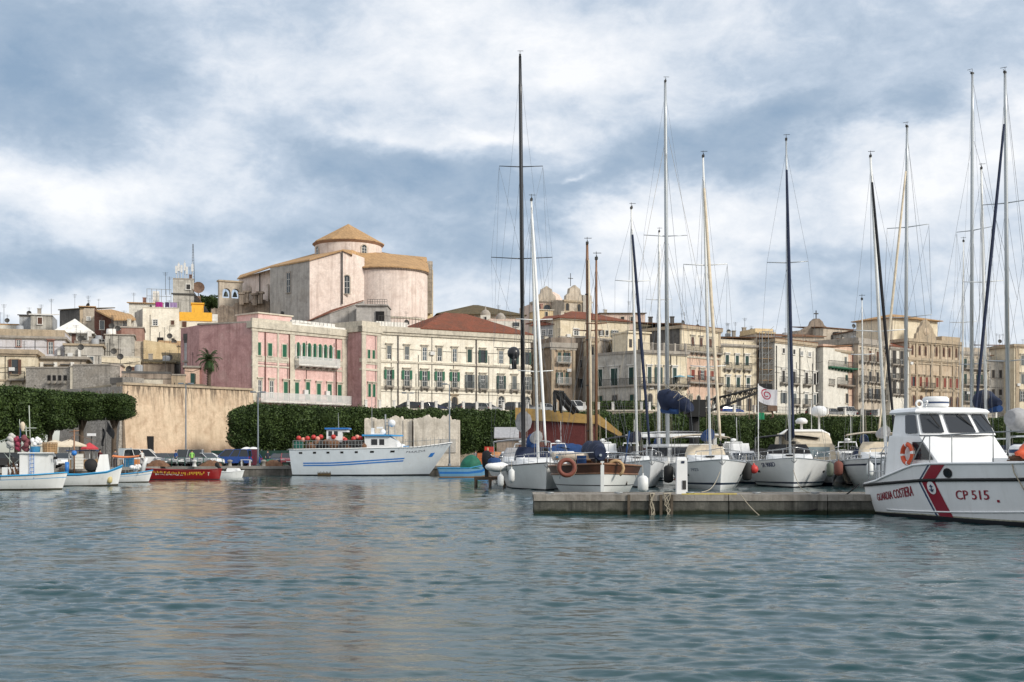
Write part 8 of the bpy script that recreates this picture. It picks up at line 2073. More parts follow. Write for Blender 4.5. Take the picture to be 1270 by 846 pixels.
for yy in (-1.6, 1.2):
 mb.tube([Lb(688, 512) + Vector((0, yy, 0)), Lb(688, 486.5) + Vector((0, yy, 0))], .16, 5); mb.tube([Lb(695.5, 513) + Vector((0, yy, 0)), Lb(695.5, 487) + Vector((0, yy, 0))], .14, 5)
 mb.tube([Lb(687, 486.5) + Vector((0, yy, 0)), Lb(711, 514) + Vector((0, yy, 0))], .17, 5); mb.tube([Lb(697, 488) + Vector((0, yy, 0)), Lb(717, 512.5) + Vector((0, yy, 0))], .15, 5); mb.tube([Lb(686, 486.5) + Vector((0, yy, 0)), Lb(699, 487.5) + Vector((0, yy, 0))], .15, 5)
mb.tube([b_ + Vector((0, -1.6, 0)), b_ + Vector((0, 1.2, 0))], .15, 5); mb.build('black_frame', BLACK, wb)
cr = thing('lattice_crane', 'black lattice boom crane rising to the right behind the catamaran', 'crane', G(862, 120, 0)); iv = ROOT[cr].inverted(); Lk = lambda px, py, d=120: iv @ P(px, py, d)
MB().box(-3.5, 3.5, -1.5, 5, -.3, 1.1).build('barge_deck', RBG, cr)
mb = MB(); a, b_ = Lk(855, 517), Lk(874, 496); mb.box(a.x, b_.x, -.6, 1.6, a.z, b_.z); mb.box(a.x - .4, a.x, -.4, 1.4, a.z + .3, b_.z - .3); mb.tube([(0, .5, 1.1), (0, .5, a.z)], .5, 8); mb.build('machinery_house', BLACK, cr)
mb = MB(); p0, p1, q0, q1 = Lk(872, 498), Lk(945, 479.5), Lk(873, 513), Lk(945, 485)
for yy in (-.45, .45):
 Y = Vector((0, yy, 0)); mb.tube([p0 + Y, p1 + Y], .11, 5); mb.tube([q0 + Y, q1 + Y], .11, 5)
 for k in range(11): u0, u1 = k / 11, (k + 1) / 11; mb.tube([p0.lerp(p1, u0) + Y, q0.lerp(q1, (u0 + u1) / 2) + Y, p0.lerp(p1, u1) + Y], .05, 4)
for k in range(12): u0 = k / 11; mb.tube([p0.lerp(p1, u0) + Vector((0, -.45, 0)), p0.lerp(p1, u0) + Vector((0, .45, 0))], .045, 4)
mb.box(p1.x - .3, p1.x + .9, -.5, .5, p1.z - .7, p1.z + .25); mb.tube([Lk(845, 500), p0], .08, 4); mb.build('boom', BLACK, cr)
mb = MB(); c = Lk(957.5, 505); mb.tube([Lk(951, 482), Lk(957, 498)], .03, 4); mb.box(c.x - .45, c.x + .45, -.3, .3, c.z - .4, c.z + .5); mb.tube([c + Vector((0, 0, -.4)), c + Vector((.1, 0, -.9)), c + Vector((-.2, 0, -1.1))], .1, 5); mb.tube([Lk(930, 488), Lk(929, 520)], .04, 4); mb.tube([Lk(936, 486), Lk(935, 520)], .04, 4); mb.build('hook_block', plain('rusty_metal', (0, 0, 0)), cr)
# flag on a stern pole
fl = thing('flag_pole', 'white flag with a red emblem on a pole left of the SR 900D yacht mast', 'flag', P(940.5, 577, 90)); H_ = ZZ(476, 90) - ZZ(577, 90)
MB().tube([(0, 0, -1.2), (0, 0, H_)], .035, 6).build('pole', ALUW, fl)
mb = MB(); fl_ = lambda s, t, o=0.0: (.04 + 1.35 * s, .10 * math.sin(s * 6 + t) + o, H_ - .1 - 1.15 * t - .42 * s - .1 * math.sin(s * 4)); mb.grid(fl_, 14, 8); f_ = mb.build('flag', plain('white_flag_cloth', (0.68, 0.66, 0.68), .9, var=.08), fl)
mb = MB(); mb.grid(lambda s, t: fl_(.42 + .30 * (.15 + .7 * s + .17 * t) * math.cos(10.5 * s + .5), .38 + .36 * (.15 + .7 * s + .17 * t) * math.sin(10.5 * s + .5), -.012), 30, 2); mb.build('emblem', plain('red_emblem', (0.45, 0.03, 0.07), .9), f_)
mb = MB(); mb.grid(lambda s, t: (.04 + .4 * s, .05 * math.sin(s * 6), H_ - 2.1 - .5 * t), 4, 4); mb.build('pennant', plain('green_cloth', (0.02, 0.22, 0.10), .9), fl)
# ------------------------------------------------------------------ cars
TYRE = plain('tyre_rubber', (0.02, 0.02, 0.02), .9); RIM = plain('alloy_rim', (0.38, 0.39, 0.40), .4, .6)
LAMPG = shiny('headlamp_glass', (0.55, 0.56, 0.55), .1); TAIL = shiny('tail_lamp_red', (0.35, 0.01, 0.01), .2); CGL = shiny('car_glass', (0.018, 0.022, 0.025), .06)
CARP = {}
def carpaint(name, c, metal=0.0):
 if name not in CARP:
  m = shiny(name, c, .3, 0.6, metal); CARP[name] = m
 return CARP[name]
CARDEF = {  # lower body outline and greenhouse outline (x, z); length, width
 'hatch': (3.9, 1.68, [(-1.93, .30), (-1.95, .62), (-1.88, .92), (-.9, .96), (1.0, .93), (1.65, .80), (1.92, .66), (1.94, .32)], [(-1.86, .92), (-1.55, 1.36), (-1.05, 1.46), (.05, 1.44), (.98, .94)]),
 'estate': (4.3, 1.72, [(-2.12, .30), (-2.14, .62), (-2.06, .92), (-.9, .95), (1.1, .93), (1.8, .80), (2.1, .66), (2.12, .32)], [(-2.05, .92), (-1.85, 1.36), (-1.4, 1.46), (.1, 1.45), (1.05, .94)]),
 'saloon': (4.4, 1.72, [(-2.18, .32), (-2.2, .66), (-2.12, .92), (-1.3, .96), (1.05, .93), (1.85, .80), (2.16, .64), (2.18, .32)], [(-1.75, .95), (-1.05, 1.36), (-.6, 1.42), (.15, 1.42), (1.05, .94)]),
 'van': (4.5, 1.85, [(-2.2, .34), (-2.22, .8), (-2.18, 1.05), (-.9, 1.08), (1.3, 1.06), (1.95, .92), (2.2, .72), (2.22, .34)], [(-2.16, 1.05), (-2.08, 1.78), (-1.8, 1.88), (.5, 1.86), (1.35, 1.07)]),
 'suv': (4.3, 1.80, [(-2.1, .40), (-2.12, .78), (-2.05, 1.02), (-.9, 1.06), (1.05, 1.03), (1.8, .92), (2.1, .78), (2.12, .42)], [(-2.02, 1.02), (-1.85, 1.56), (-1.4, 1.68), (.1, 1.66), (1.0, 1.04)])}
CACHE = {}
def car_meshes(kind, paint):
 key = (kind, paint.name)
 if key in CACHE: return CACHE[key]
 L, Wd, low, up = CARDEF[kind]; w = Wd / 2; r = .30
 axs = (-L * .31, L * .315)
 mb = MB()
 prof = low + [(axs[1] + r * 1.2, low[-1][1]), ]
 # lower outline with wheel arches cut into the sill line
 bot = []
 for ax in (axs[1], axs[0]):
  bot.append((ax + r * 1.18, low[0][1])); bot += [(ax + r * 1.18 * math.cos(a), low[0][1] + r * 1.0 * math.sin(a)) for a in (R(35), R(70), R(110), R(145))]; bot.append((ax - r * 1.18, low[0][1]))
 ring_ = low + bot
 def sec(y, k, dz): return [(x * k, y, z + dz) for x, z in ring_]
 S = [sec(-w, .985, .0), sec(-w * .93, 1.0, .0), sec(w * .93, 1.0, .0), sec(w, .985, .0)]
 for a, b in zip(S, S[1:]):
  n = len(a)
  for k in range(n): k2 = (k + 1) % n; mb.poly([a[k], b[k], b[k2], a[k2]], 0, False)
 for a in (S[0], S[-1]):
  top = a[:len(low)]; mid = [(x, a[0][1], .58) for x in (0,)]
  # side skin as a fan of quads between sill and shoulder
  xs = sorted(set([round(p[0], 4) for p in a]))
  def zt(x):
   q = sorted([p for p in a[1:len(low) - 1]]); return interp(x, [(p[0], p[2]) for p in q])
  arch = [(p[0], p[2]) for p in a[len(low):]] ; arch = sorted(arch)
  def zb(x): return interp(x, [(a[0][0], a[0][2])] + arch + [(a[len(low) - 1][0], a[len(low) - 1][2])])
  for x0, x1 in zip(xs, xs[1:]): mb.poly([(x0, a[0][1], zb(x0)), (x1, a[0][1], zb(x1)), (x1, a[0][1], max(zb(x1), zt(x1))), (x0, a[0][1], max(zb(x0), zt(x0)))], 0)
 body = mb.mesh('body', paint)
 gh = MB(); n = len(up); k = .80
 A = [[(x, s * w * (.93 if z < up[0][1] + .1 else k), z) for x, z in up] for s in (-1, 1)]
 for i in range(n - 1): gh.poly([A[0][i], A[0][i + 1], A[1][i + 1], A[1][i]], 1 if i in (1, 2) and up[i][1] > up[0][1] + .3 and up[i + 1][1] > up[0][1] + .3 else 0)
 for q in A: gh.poly(q, 0)
 for s in (-1, 1):                                     # pillars and roof edge
  q = A[0 if s < 0 else 1]
  for i in range(n - 1): gh.tube([q[i], q[i + 1]], .035, 4, 1)
  for f in ((.40,) if kind in ('hatch', 'saloon') else (.33, .62)):
   b = Vector(q[0]).lerp(Vector(q[-1]), f); t = Vector(q[1]).lerp(Vector(q[-2]), f); gh.tube([b, t], .035, 4, 1)
 gm = gh.mesh('cabin', [CGL, paint])
 wm = MB(); wm.lathe((0, 0, 0), [(r * .55, -.09), (r, -.09), (r, .09), (r * .55, .09)], 14, 0, M=Matrix.Rotation(R(90), 4, 'X')); wt = wm.mesh('wheel', TYRE)
 rm = MB(); rm.lathe((0, 0, 0), [(0, -.085), (r * .58, -.08), (r * .58, .08), (0, .085)], 10, 0, M=Matrix.Rotation(R(90), 4, 'X')); rmm = rm.mesh('rim', RIM)
 hl, tlm = [], []
 for s in (-1, 1):
  y = s * w * .70; m_ = MB().cbox((L * .485, y, low[5][1] - .13), .09, .34, .13); hl.append(m_.mesh('headlight', LAMPG))
  m_ = MB().cbox((-L * .494, s * w * .78, low[1][1] + .06), .07, .22, .22); tlm.append(m_.mesh('tail_light', TAIL))
 bp = MB().box(L * .49, L * .508, -w * .8, w * .8, low[0][1] + .02, low[0][1] + .16).box(-L * .508, -L * .492, -w * .8, w * .8, low[0][1] + .02, low[0][1] + .16); bpm = bp.mesh('bumper', plain('dark_bumper', (0.03, 0.03, 0.03), .7))
 pl = MB().box(L * .5085, L * .512, -.24, .24, low[0][1] + .17, low[0][1] + .27).box(-L * .512, -L * .5005, -.24, .24, low[0][1] + .2, low[0][1] + .3).mesh('number_plate', WHITE2)
 CACHE[key] = (body, gm, wt, rmm, hl, tlm, bpm, pl, axs, w, r); return CACHE[key]
def car(kind, paint, loc, rz, label, group, cat='car', name='parked_car'):
 t = thing(name, label, cat, loc, rz, group)
 body, gm, wt, rmm, hl, tlm, bpm, pl, axs, w, r = car_meshes(kind, paint)
 link('body', body, t); link('cabin', gm, t); link('bumper', bpm, t); link('number_plate', pl, t)
 for m in hl: link('headlight', m, t)
 for m in tlm: link('tail_light', m, t)
 for ax in axs:
  for s in (-1, 1):
   o = link('wheel', wt, t, (ax, s * (w - .10), r)); link('rim', rmm, o)
 return t
CP = {'white': carpaint('white_car_paint', (0.72, 0.73, 0.73)), 'silver': carpaint('silver_car_paint', (0.36, 0.37, 0.38), .5), 'grey': carpaint('grey_car_paint', (0.12, 0.125, 0.13), .3),
  'black': carpaint('black_car_paint', (0.012, 0.012, 0.014)), 'navy': carpaint('navy_car_paint', (0.012, 0.02, 0.06)), 'blue': carpaint('blue_car_paint', (0.015, 0.06, 0.25)), 'red': carpaint('red_car_paint', (0.33, 0.012, 0.02)), 'dkred': carpaint('wine_car_paint', (0.12, 0.01, 0.02))}
GQ = 'cars parked on the quay'
for kind, c, px, d, ang, lb in (
  ('van', 'white', 180, 136, 8, 'white van at the left end of the car row, behind the orange awning'),
  ('saloon', 'black', 193, 143, 5, 'dark car in the rear row in front of the bastion wall'),
  ('estate', 'grey', 199, 136.5, -62, 'dark grey car parked nose out right of the white van'),
  ('hatch', 'silver', 209, 137, -70, 'silver hatchback parked nose out beside the dark grey car'),
  ('hatch', 'white', 219, 138, -75, 'white hatchback between the silver car and the dark green van'),
  ('van', 'grey', 230, 138.5, -84, 'dark van parked behind the person in the green vest'),
  ('van', 'silver', 242.5, 138.5, -80, 'pale silver van right of the lamp post before the bastion'),
  ('estate', 'white', 256.5, 138, -40, 'white estate car with its boot to the right, near the blue van'),
  ('saloon', 'silver', 214, 145, 4, 'silver car in the rear row half hidden by the white hatchback'),
  ('hatch', 'black', 238, 145.5, 4, 'black car in the rear row behind the pale silver van'),
  ('van', 'blue', 287, 141, 178, 'blue van parked right of the row before the bastion'),
  ('hatch', 'blue', 304, 147, 182, 'blue hatchback behind the white table'),
  ('hatch', 'red', 357, 139.6, -78, 'small red car parked on the quay by the trawler stern'),
  ('saloon', 'navy', 346.5, 142.5, -100, 'dark blue car parked beside the small red car by the trawler'),
  ('saloon', 'black', 3, 114, 10, 'black car parked on the quay at the left edge of the photo'),
  ('hatch', 'white', 77, 117, -60, 'white car seen between the two leftmost fishing boats'),
  ('hatch', 'grey', 27, 119, 10, 'grey car under the clipped trees at the far left')):
 car(kind, CP[c], G(px, d, QZ + .006), R(ang), lb, GQ)
GU = 'cars parked on the upper street'
ups = [(503, 'hatch', 'black', 'dark hatchback on the upper street, leftmost of the row before the white palazzo'), (520, 'saloon', 'black', 'black saloon on the upper street below the second window bay of the white palazzo'), (538, 'hatch', 'navy', 'dark blue hatchback on the upper street left of the arched portal'),
  (553, 'saloon', 'black', 'black saloon on the upper street beside the arched portal'), (573, 'hatch', 'black', 'black hatchback on the upper street just right of the arched portal'), (587, 'estate', 'grey', 'dark grey estate on the upper street at the drainpipe of the white palazzo'), (606, 'hatch', 'silver', 'pale silver hatchback on the upper street, the lightest of the row'),
  (629, 'suv', 'black', 'large black car on the upper street below the barred arch window'), (652, 'suv', 'grey', 'dark car on the upper street behind the black mast'), (671, 'hatch', 'silver', 'pale car on the upper street behind the white furled sail'), (716, 'van', 'white', 'white van on the upper street at the alley mouth behind the ketch masts')]
for px, k, c, lb in ups:
 d = interp(px, FRONT) + 3.0; car(k, CP[c], G(px, d, 8.53), R(14 if px < 660 else -4) + (math.pi if px % 2 else 0), lb, GU)
rs = [(1022, 'saloon', 'navy', 'dark blue car on the upper street below the white house end'), (1032, 'hatch', 'silver', 'pale car on the upper street below the green balcony'), (1052, 'van', 'white', 'white van on the upper street left of the yacht masts'), (1068, 'saloon', 'black', 'black car on the upper street right of the white van'), (1084, 'estate', 'grey', 'dark grey car on the upper street near the leaning masts'), (1012, 'hatch', 'black', 'black hatchback on the upper street below the tall white house'), (906, 'hatch', 'blue', 'blue car on the upper street below the cream house'), (870, 'saloon', 'grey', 'grey car on the upper street behind the crane boom')]
for px, k, c, lb in rs:
 d = interp(px, FRONT) + 3.0; car(k, CP[c], G(px, d, 8.53), R(42 if px > 950 else 20), lb, GU)
for k, px in enumerate((660, 752, 830, 918, 968, 1046)):
 car(('estate', 'van', 'hatch', 'suv', 'saloon', 'van')[k], CP[('grey', 'white', 'dkred', 'black', 'silver', 'white')[k]], G(px, 147.5, QZ + .006), R(8 + 160 * (k % 2)), ('dark grey estate on the quay behind the white furled sail', 'white van on the quay between the ketch masts and the navy sail', 'wine red hatchback on the quay behind the catamaran', 'black car on the quay behind the crane', 'silver saloon on the quay left of the SR 900D mast', 'white van on the quay behind the beige tented yacht')[k], GQ)
for k, (px, d) in enumerate(((186, 144), (202, 146), (226, 146.5), (250, 145), (262, 144), (272, 146), (16, 122), (52, 124), (88, 126))):
 car(('hatch', 'estate', 'saloon')[k % 3], CP[('white', 'black', 'silver', 'grey')[k % 4]], G(px, d, QZ + .006), R(6 + 174 * (k % 2)), ('white hatchback' if k % 4 == 0 else 'black car' if k % 4 == 1 else 'silver car' if k % 4 == 2 else 'grey car') + ' on the quay, rear row, ' + ('below the left edge of the bastion', 'behind the silver hatchback', 'behind the dark van', 'behind the pale silver van', 'behind the white estate', 'nearest the netting fence', 'under the leftmost clipped tree', 'under the second clipped tree', 'under the third clipped tree')[k], GQ)
# ------------------------------------------------------------------ quay clutter
NETG = plain('green_fence_netting', (0.022, 0.06, 0.045), .9, var=.25)
fn = thing('netting_fence', 'dark green netting fence behind the parked blue vans and the small red car', 'fence', G(262, 150, QZ))
A, B = G(262, 150, 0), G(372, 148, 0); v_ = B - A
mb = MB(); mb.grid(lambda s, t: (v_.x * s, v_.y * s + .05 * math.sin(s * 60) * (1 - abs(2 * t - 1)), .05 + 1.75 * t), 60, 3); mb.build('netting', NETG, fn)
for k in range(8): MB().tube([(v_.x * k / 7, v_.y * k / 7 + .06, 0), (v_.x * k / 7, v_.y * k / 7 + .06, 1.95)], .035, 5).build('post', STEEL, fn)
fn3 = thing('netting_fence', 'long black netting fence on the quay edge behind the moored yachts', 'fence', G(640, 141.5, QZ)); v3 = G(1130, 147, 0) - G(640, 141.5, 0)
mb = MB(); mb.grid(lambda s, t: (v3.x * s, v3.y * s + .06 * math.sin(s * 160) * (1 - abs(2 * t - 1)), .05 + (1.9 + .12 * math.sin(s * 75)) * t), 150, 3); mb.build('netting', plain('black_netting', (0.022, 0.024, 0.026), .9, var=.4), fn3)
for k in range(20): MB().tube([(v3.x * k / 19, v3.y * k / 19 + .08, 0), (v3.x * k / 19, v3.y * k / 19 + .08, 2.2)], .04, 5).build('post', STEEL, fn3)
fn2 = thing('netting_fence', 'green quay railing with netting in front of the parked silver and white cars', 'fence', G(205, 134.7, QZ)); A, B = G(205, 134.7, 0), G(276, 136.4, 0); v_ = B - A
mb = MB()
for k in range(10): mb.tube([(v_.x * k / 9, v_.y * k / 9, 0), (v_.x * k / 9, v_.y * k / 9, .95)], .03, 5)
for z in (.5, .95): mb.tube([(0, 0, z), (v_.x, v_.y, z)], .025, 4)
mb.build('railing', plain('green_railing_paint', (0.02, 0.10, 0.07), .6), fn2)
MAR = plain('maroon_plastic', (0.13, 0.03, 0.045), .6)
for k, (px, lb) in enumerate(((306, 'maroon portable toilet with a white roof, left of the pair'), (314.5, 'maroon portable toilet with a white roof, right of the pair by the lamp post'))):
 o = thing('portable_toilet', lb, 'portable toilet', G(px, 146.5, QZ), 0, 'portable toilets'); MB().box(-.5, .5, -.5, .5, .05, 1.95).build('cabin', MAR, o)
 mb = MB(); mb.grid(lambda s, t: ((s - .5) * 1.12, (t - .5) * 1.12, 1.96 + .26 * math.sin(math.pi * s) ** .5 * math.sin(math.pi * t) ** .5), 8, 8); mb.box(-.56, .56, -.56, .56, 1.952, 1.99); mb.build('roof', WHITE2, o); MB().box(-.36, .36, -.53, -.502, .1, 1.85).build('door', plain('dark_maroon_plastic', (0.10, 0.02, 0.035), .6), o)
o = thing('white_table', 'white plastic table standing on the quay edge beside the lamp post', 'table', G(305, 137.5, QZ)); MB().box(-.52, .52, -.35, .35, .70, .75).build('tabletop', WHITE2, o)
for sx in (-.45, .45):
 for sy in (-.28, .28): MB().box(sx - .03, sx + .03, sy - .03, sy + .03, 0, .70).build('leg', WHITE2, o)
def parasol(px, d, pyt, w, mat, label):
 o = thing('parasol', label, 'parasol', G(px, d, QZ), 0, 'parasols on the left quay'); h = ZZ(pyt, d) - QZ
 MB().tube([(0, 0, 0), (0, 0, h)], .035, 6).build('pole', WIRON, o); mb = MB(); mb.lathe((0, 0, 0), [(w / 2, h - .62), (w / 2, h - .50), (w * .28, h - .25), (.05, h)], 8, sm=False); mb.build('canopy', mat, o); MB().cbox((0, 0, 0), .5, .5, .1).build('base', CONC, o)
parasol(68, 104, 545.5, 2.9, CREAMC, 'cream parasol above the bow of the leftmost fishing boat'); parasol(86, 107, 545, 3.0, CREAMC, 'cream parasol behind the mast of the second fishing boat'); parasol(111, 112, 549, 1.6, plain('red_parasol_cloth', (0.45, 0.05, 0.06), .9), 'small red parasol under the end of the clipped trees')
o = thing('market_stall', 'blue and brown fish stall beside the red parasol on the quay', 'stall', G(103, 113, QZ)); MB().box(-1.2, 1.2, -.5, .5, 0, .85).build('counter', PINE, o); MB().box(-1.3, 1.3, -.65, .6, 1.6, 1.68).build('roof', BLUE, o)
for sx in (-1.15, 1.15):
 for sy in (-.45, .45): MB().tube([(sx, sy, .0), (sx, sy, 1.6)], .03, 5).build('leg', STEEL, o)
o = thing('notice_board', 'pale blue grey notice board on two posts by the bastion corner', 'board', G(155.5, 138, QZ)); MB().box(-.75, .75, -.04, .04, .75, 2.0).build('panel', plain('pale_blue_panel', (0.42, 0.48, 0.52), .6), o)
for sx in (-.6, .6): MB().box(sx - .04, sx + .04, .042, .11, 0, 2.1).build('post', STEEL, o)
o = thing('street_lamp', 'short lamp with a white box head standing among the quay stalls', 'street lamp', G(113.5, 114.5, QZ)); MB().tube([(0, 0, 0), (0, 0, 3.0)], .05, 6).build('pole', IRON, o); MB().box(-.35, .35, -.2, .2, 3.001, 3.25).build('lamp_head', WHITE2, o)
for k, (px, d, c, lb) in enumerate(((285, 137, (0.28, 0.26, 0.22), 'worn stone mooring bollard on the quay left of the white table'), (327, 136.6, (0.30, 0.28, 0.24), 'worn stone mooring bollard on the quay below the tall lamp post'), (241, 134.8, (0.6, 0.6, 0.58), 'white painted mooring bollard on the quay above the red boat'))):
 o = thing('mooring_bollard', lb, 'bollard', G(px, d, QZ), 0, 'bollards on the quay'); MB().lathe((0, 0, 0), [(.28, 0), (.22, .1), (.18, .45), (.30, .52), (.30, .66), (.1, .74), (0, .74)], 12).build('body', stucco('bollard_%d' % k, c), o)
CRC = [(0.03, 0.16, 0.30), (0.50, 0.20, 0.06), (0.55, 0.54, 0.5), (0.05, 0.20, 0.14)]
for k, (px, d, n, lb) in enumerate(((160, 130.5, 4, 'blue fish crates stacked on the quay behind the orange awning'), (168, 131.5, 3, 'orange fish crates stacked on the quay in front of the white van'), (96, 111, 5, 'white fish boxes stacked beside the fish stall'), (333, 137.5, 3, 'green fish crates stacked on the quay left of the trawler stern'), (50, 107, 4, 'blue fish crates stacked under the clipped trees at the far left'))):
 o = thing('fish_crate_stack', lb, 'crates', G(px, d, QZ), .3 * k, 'fish crate stacks on the quay')
 for q in range(n): MB().box(-.45, .45, -.3, .3, .27 * q, .27 * q + .24).box(-.48, .48, -.33, .33, .27 * q + .242, .27 * q + .268).build('crate', plain('quay_crate_%d' % (k % 4), CRC[k % 4], .6), o)
for k, (px, d, lb) in enumerate(((196, 133.9, 'brown fishing net heaped on the quay behind the red boat stem'), (338, 137.2, 'brown fishing net heaped on the quay beside the trawler stern'), (262, 136.2, 'brown fishing net heaped on the quay above the white dinghy'))):
 o = thing('fishing_net', lb, 'net', G(px, d, QZ), 0, 'nets heaped on the quay'); MB().grid(lambda s, t: ((s - .5) * 2.4, (t - .5) * 1.4, .7 * (math.sin(math.pi * s) * math.sin(math.pi * t)) ** .6 + .08 * math.sin(s * 19 + k) * math.sin(t * 13)), 20, 10).build('heap', plain('brown_net', (0, 0, 0)), o)
# ruined concrete blocks behind the trawler
RUIN = stucco('ruined_concrete', (0.64, 0.57, 0.46), dirt=(0.26, 0.22, 0.17), amt=.4, streak=.45, seed=51)
for (p0, p1, d, yt, sd, lb) in ((452, 511, 145, 521.5, 1, 'pale broken concrete wall with a jagged top behind the trawler wheelhouse'), (513, 569.5, 144.5, 521, 2, 'pale broken concrete wall with a grey panel behind the trawler bow')):
 o = thing('ruined_block', lb, 'wall', G(p0, d, QZ)); rng = random.Random(sd); w = G(p1, d, 0).x - G(p0, d, 0).x; h = ZZ(yt, d) - QZ; n = 44
 bp = [(q, rng.choice((0, .05, .2, .5, .1))) for q in sorted(rng.uniform(0, n) for _ in range(15))]; top = [h + (interp(k, bp) + rng.uniform(0, .18)) * (1 if k / n < .8 or sd == 1 else .1) for k in range(n + 1)]
 mb = MB()
 for k in range(n):
  x0, x1 = w * k / n, w * (k + 1) / n
  y0a, y0b = (.12 * math.sin(k), .12 * math.sin(k + 1))
  mb.poly([(x0, 0, 0), (x1, 0, 0), (x1, 0, top[k + 1]), (x0, 0, top[k])]); mb.poly([(x0, 0, top[k]), (x1, 0, top[k + 1]), (x1, 2.5, top[k + 1] + y0b), (x0, 2.5, top[k] + y0a)]); mb.poly([(x1, 2.5, 0), (x0, 2.5, 0), (x0, 2.5, top[k]), (x1, 2.5, top[k + 1])])
 for x in (0, w): mb.poly([(x, 0, 0), (x, 2.5, 0), (x, 2.5, top[0 if x == 0 else n]), (x, 0, top[0 if x == 0 else n])])
 mb.build('wall', RUIN, o)
 if sd == 2: MB().box(w * .60, w * .93, -.12, -.003, 1.55, 3.15).build('grey_panel', GREYW, o)
 else: MB().box(w * .2, w * .23, -.1, -.003, 0, h).box(w * .82, w * .85, -.1, -.003, 0, h).build('pilaster', RUIN, o)
# quay shed behind the big black masted yacht, and boat bits on the quay
o = thing('quay_shed', 'low grey roofed shed with orange crates beside it, below the clipped trees', 'shed', G(616, 146, QZ)); MB().box(0, 3.6, 0, 3, 0, 3.2).build('wall', BROWNW, o); mb = MB(); mb.prism([(-.3, -.4), (3.9, -.4), (3.9, 3.3), (-.3, 3.3)], lambda p: 3.21 if p[1] < 0 else 4.5, lambda p: 3.33 if p[1] < 0 else 4.62); mb.build('roof', GREYC, o)
o = thing('overturned_boat', 'orange and tan small boat stored upside down on the quay by the grey shed', 'boat', G(612, 143, QZ + .9), .05); mb = MB(); mb.grid(lambda s, t: ((s - .5) * 3.6, math.cos(math.pi * t) * .7 * math.sin(math.pi * min(.98, max(.02, s))) ** .5, .75 * math.sin(math.pi * t) * math.sin(math.pi * min(.98, max(.02, s))) ** .4), 14, 8); mb.build('hull', plain('tan_boat_paint', (0.42, 0.20, 0.08), .6, var=.3), o); mb = MB(); mb.box(-1.4, -1.2, -.5, .5, -.9, .1).box(1.2, 1.4, -.5, .5, -.9, .1); mb.build('trestle', PINE, o)
for k, (px, c, lb) in enumerate(((607, (0.50, 0.05, 0.03), 'red fish crates stacked on the overturned boat at the grey shed'), (598, (0.45, 0.14, 0.05), 'orange fish crates stacked beside the overturned boat'))):
 o = thing('fish_crate', lb, 'crate', G(px, 142.2, QZ + (1.62 if k == 0 else 0))); mb = MB()
 for q in range(2 if k == 0 else 5): mb.box(-.55, .55, -.35, .35, .3 * q, .3 * q + .27); mb.box(-.58, .58, -.38, .38, .3 * q + .272, .3 * q + .298)
 mb.build('body', plain('crate_%d' % k, c, .6), o)
# planter hedge and parasols on the upper street terrace
PLH = crown_mesh('low_hedge', 6.3, 1.6, 1.7, 2200, 12, .22)
for px, lb in ((752, 'low dark hedge on the upper street below the shaded side of the corner house'), (782, 'low dark hedge on the upper street below the white corner of the corner house')):
 d = interp(px, FRONT) + 4.5; o = thing('low_hedge', lb, 'hedge', G(px, d, 8.52), 0, 'low hedges on the upper street'); link('foliage', PLH, o, (0, 0, .95)); MB().box(-2.6, 2.6, -.35, .35, 0, .35).build('planter', GREYT, o)
for px, lb in ((843, 'pale blue parasol on the balcony between the corner house and the salmon house, left one'), (853, 'pale blue parasol on the salmon house balcony, right one')):
 d = 193.2 if px < 850 else 196.2; z0 = ZZ(476.5, d + 1); o = thing('parasol', lb, 'parasol', G(px, d, z0), 0, 'parasols on the balcony'); h = ZZ(465, d) - z0
 MB().tube([(0, 0, 0), (0, 0, h)], .03, 5).build('pole', IRON, o); mb = MB(); mb.lathe((0, 0, 0), [(1.0, h - .38), (1.0, h - .30), (.03, h)], 8, sm=False); mb.build('canopy', plain('pale_blue_cloth', (0.22, 0.38, 0.45), .9), o)
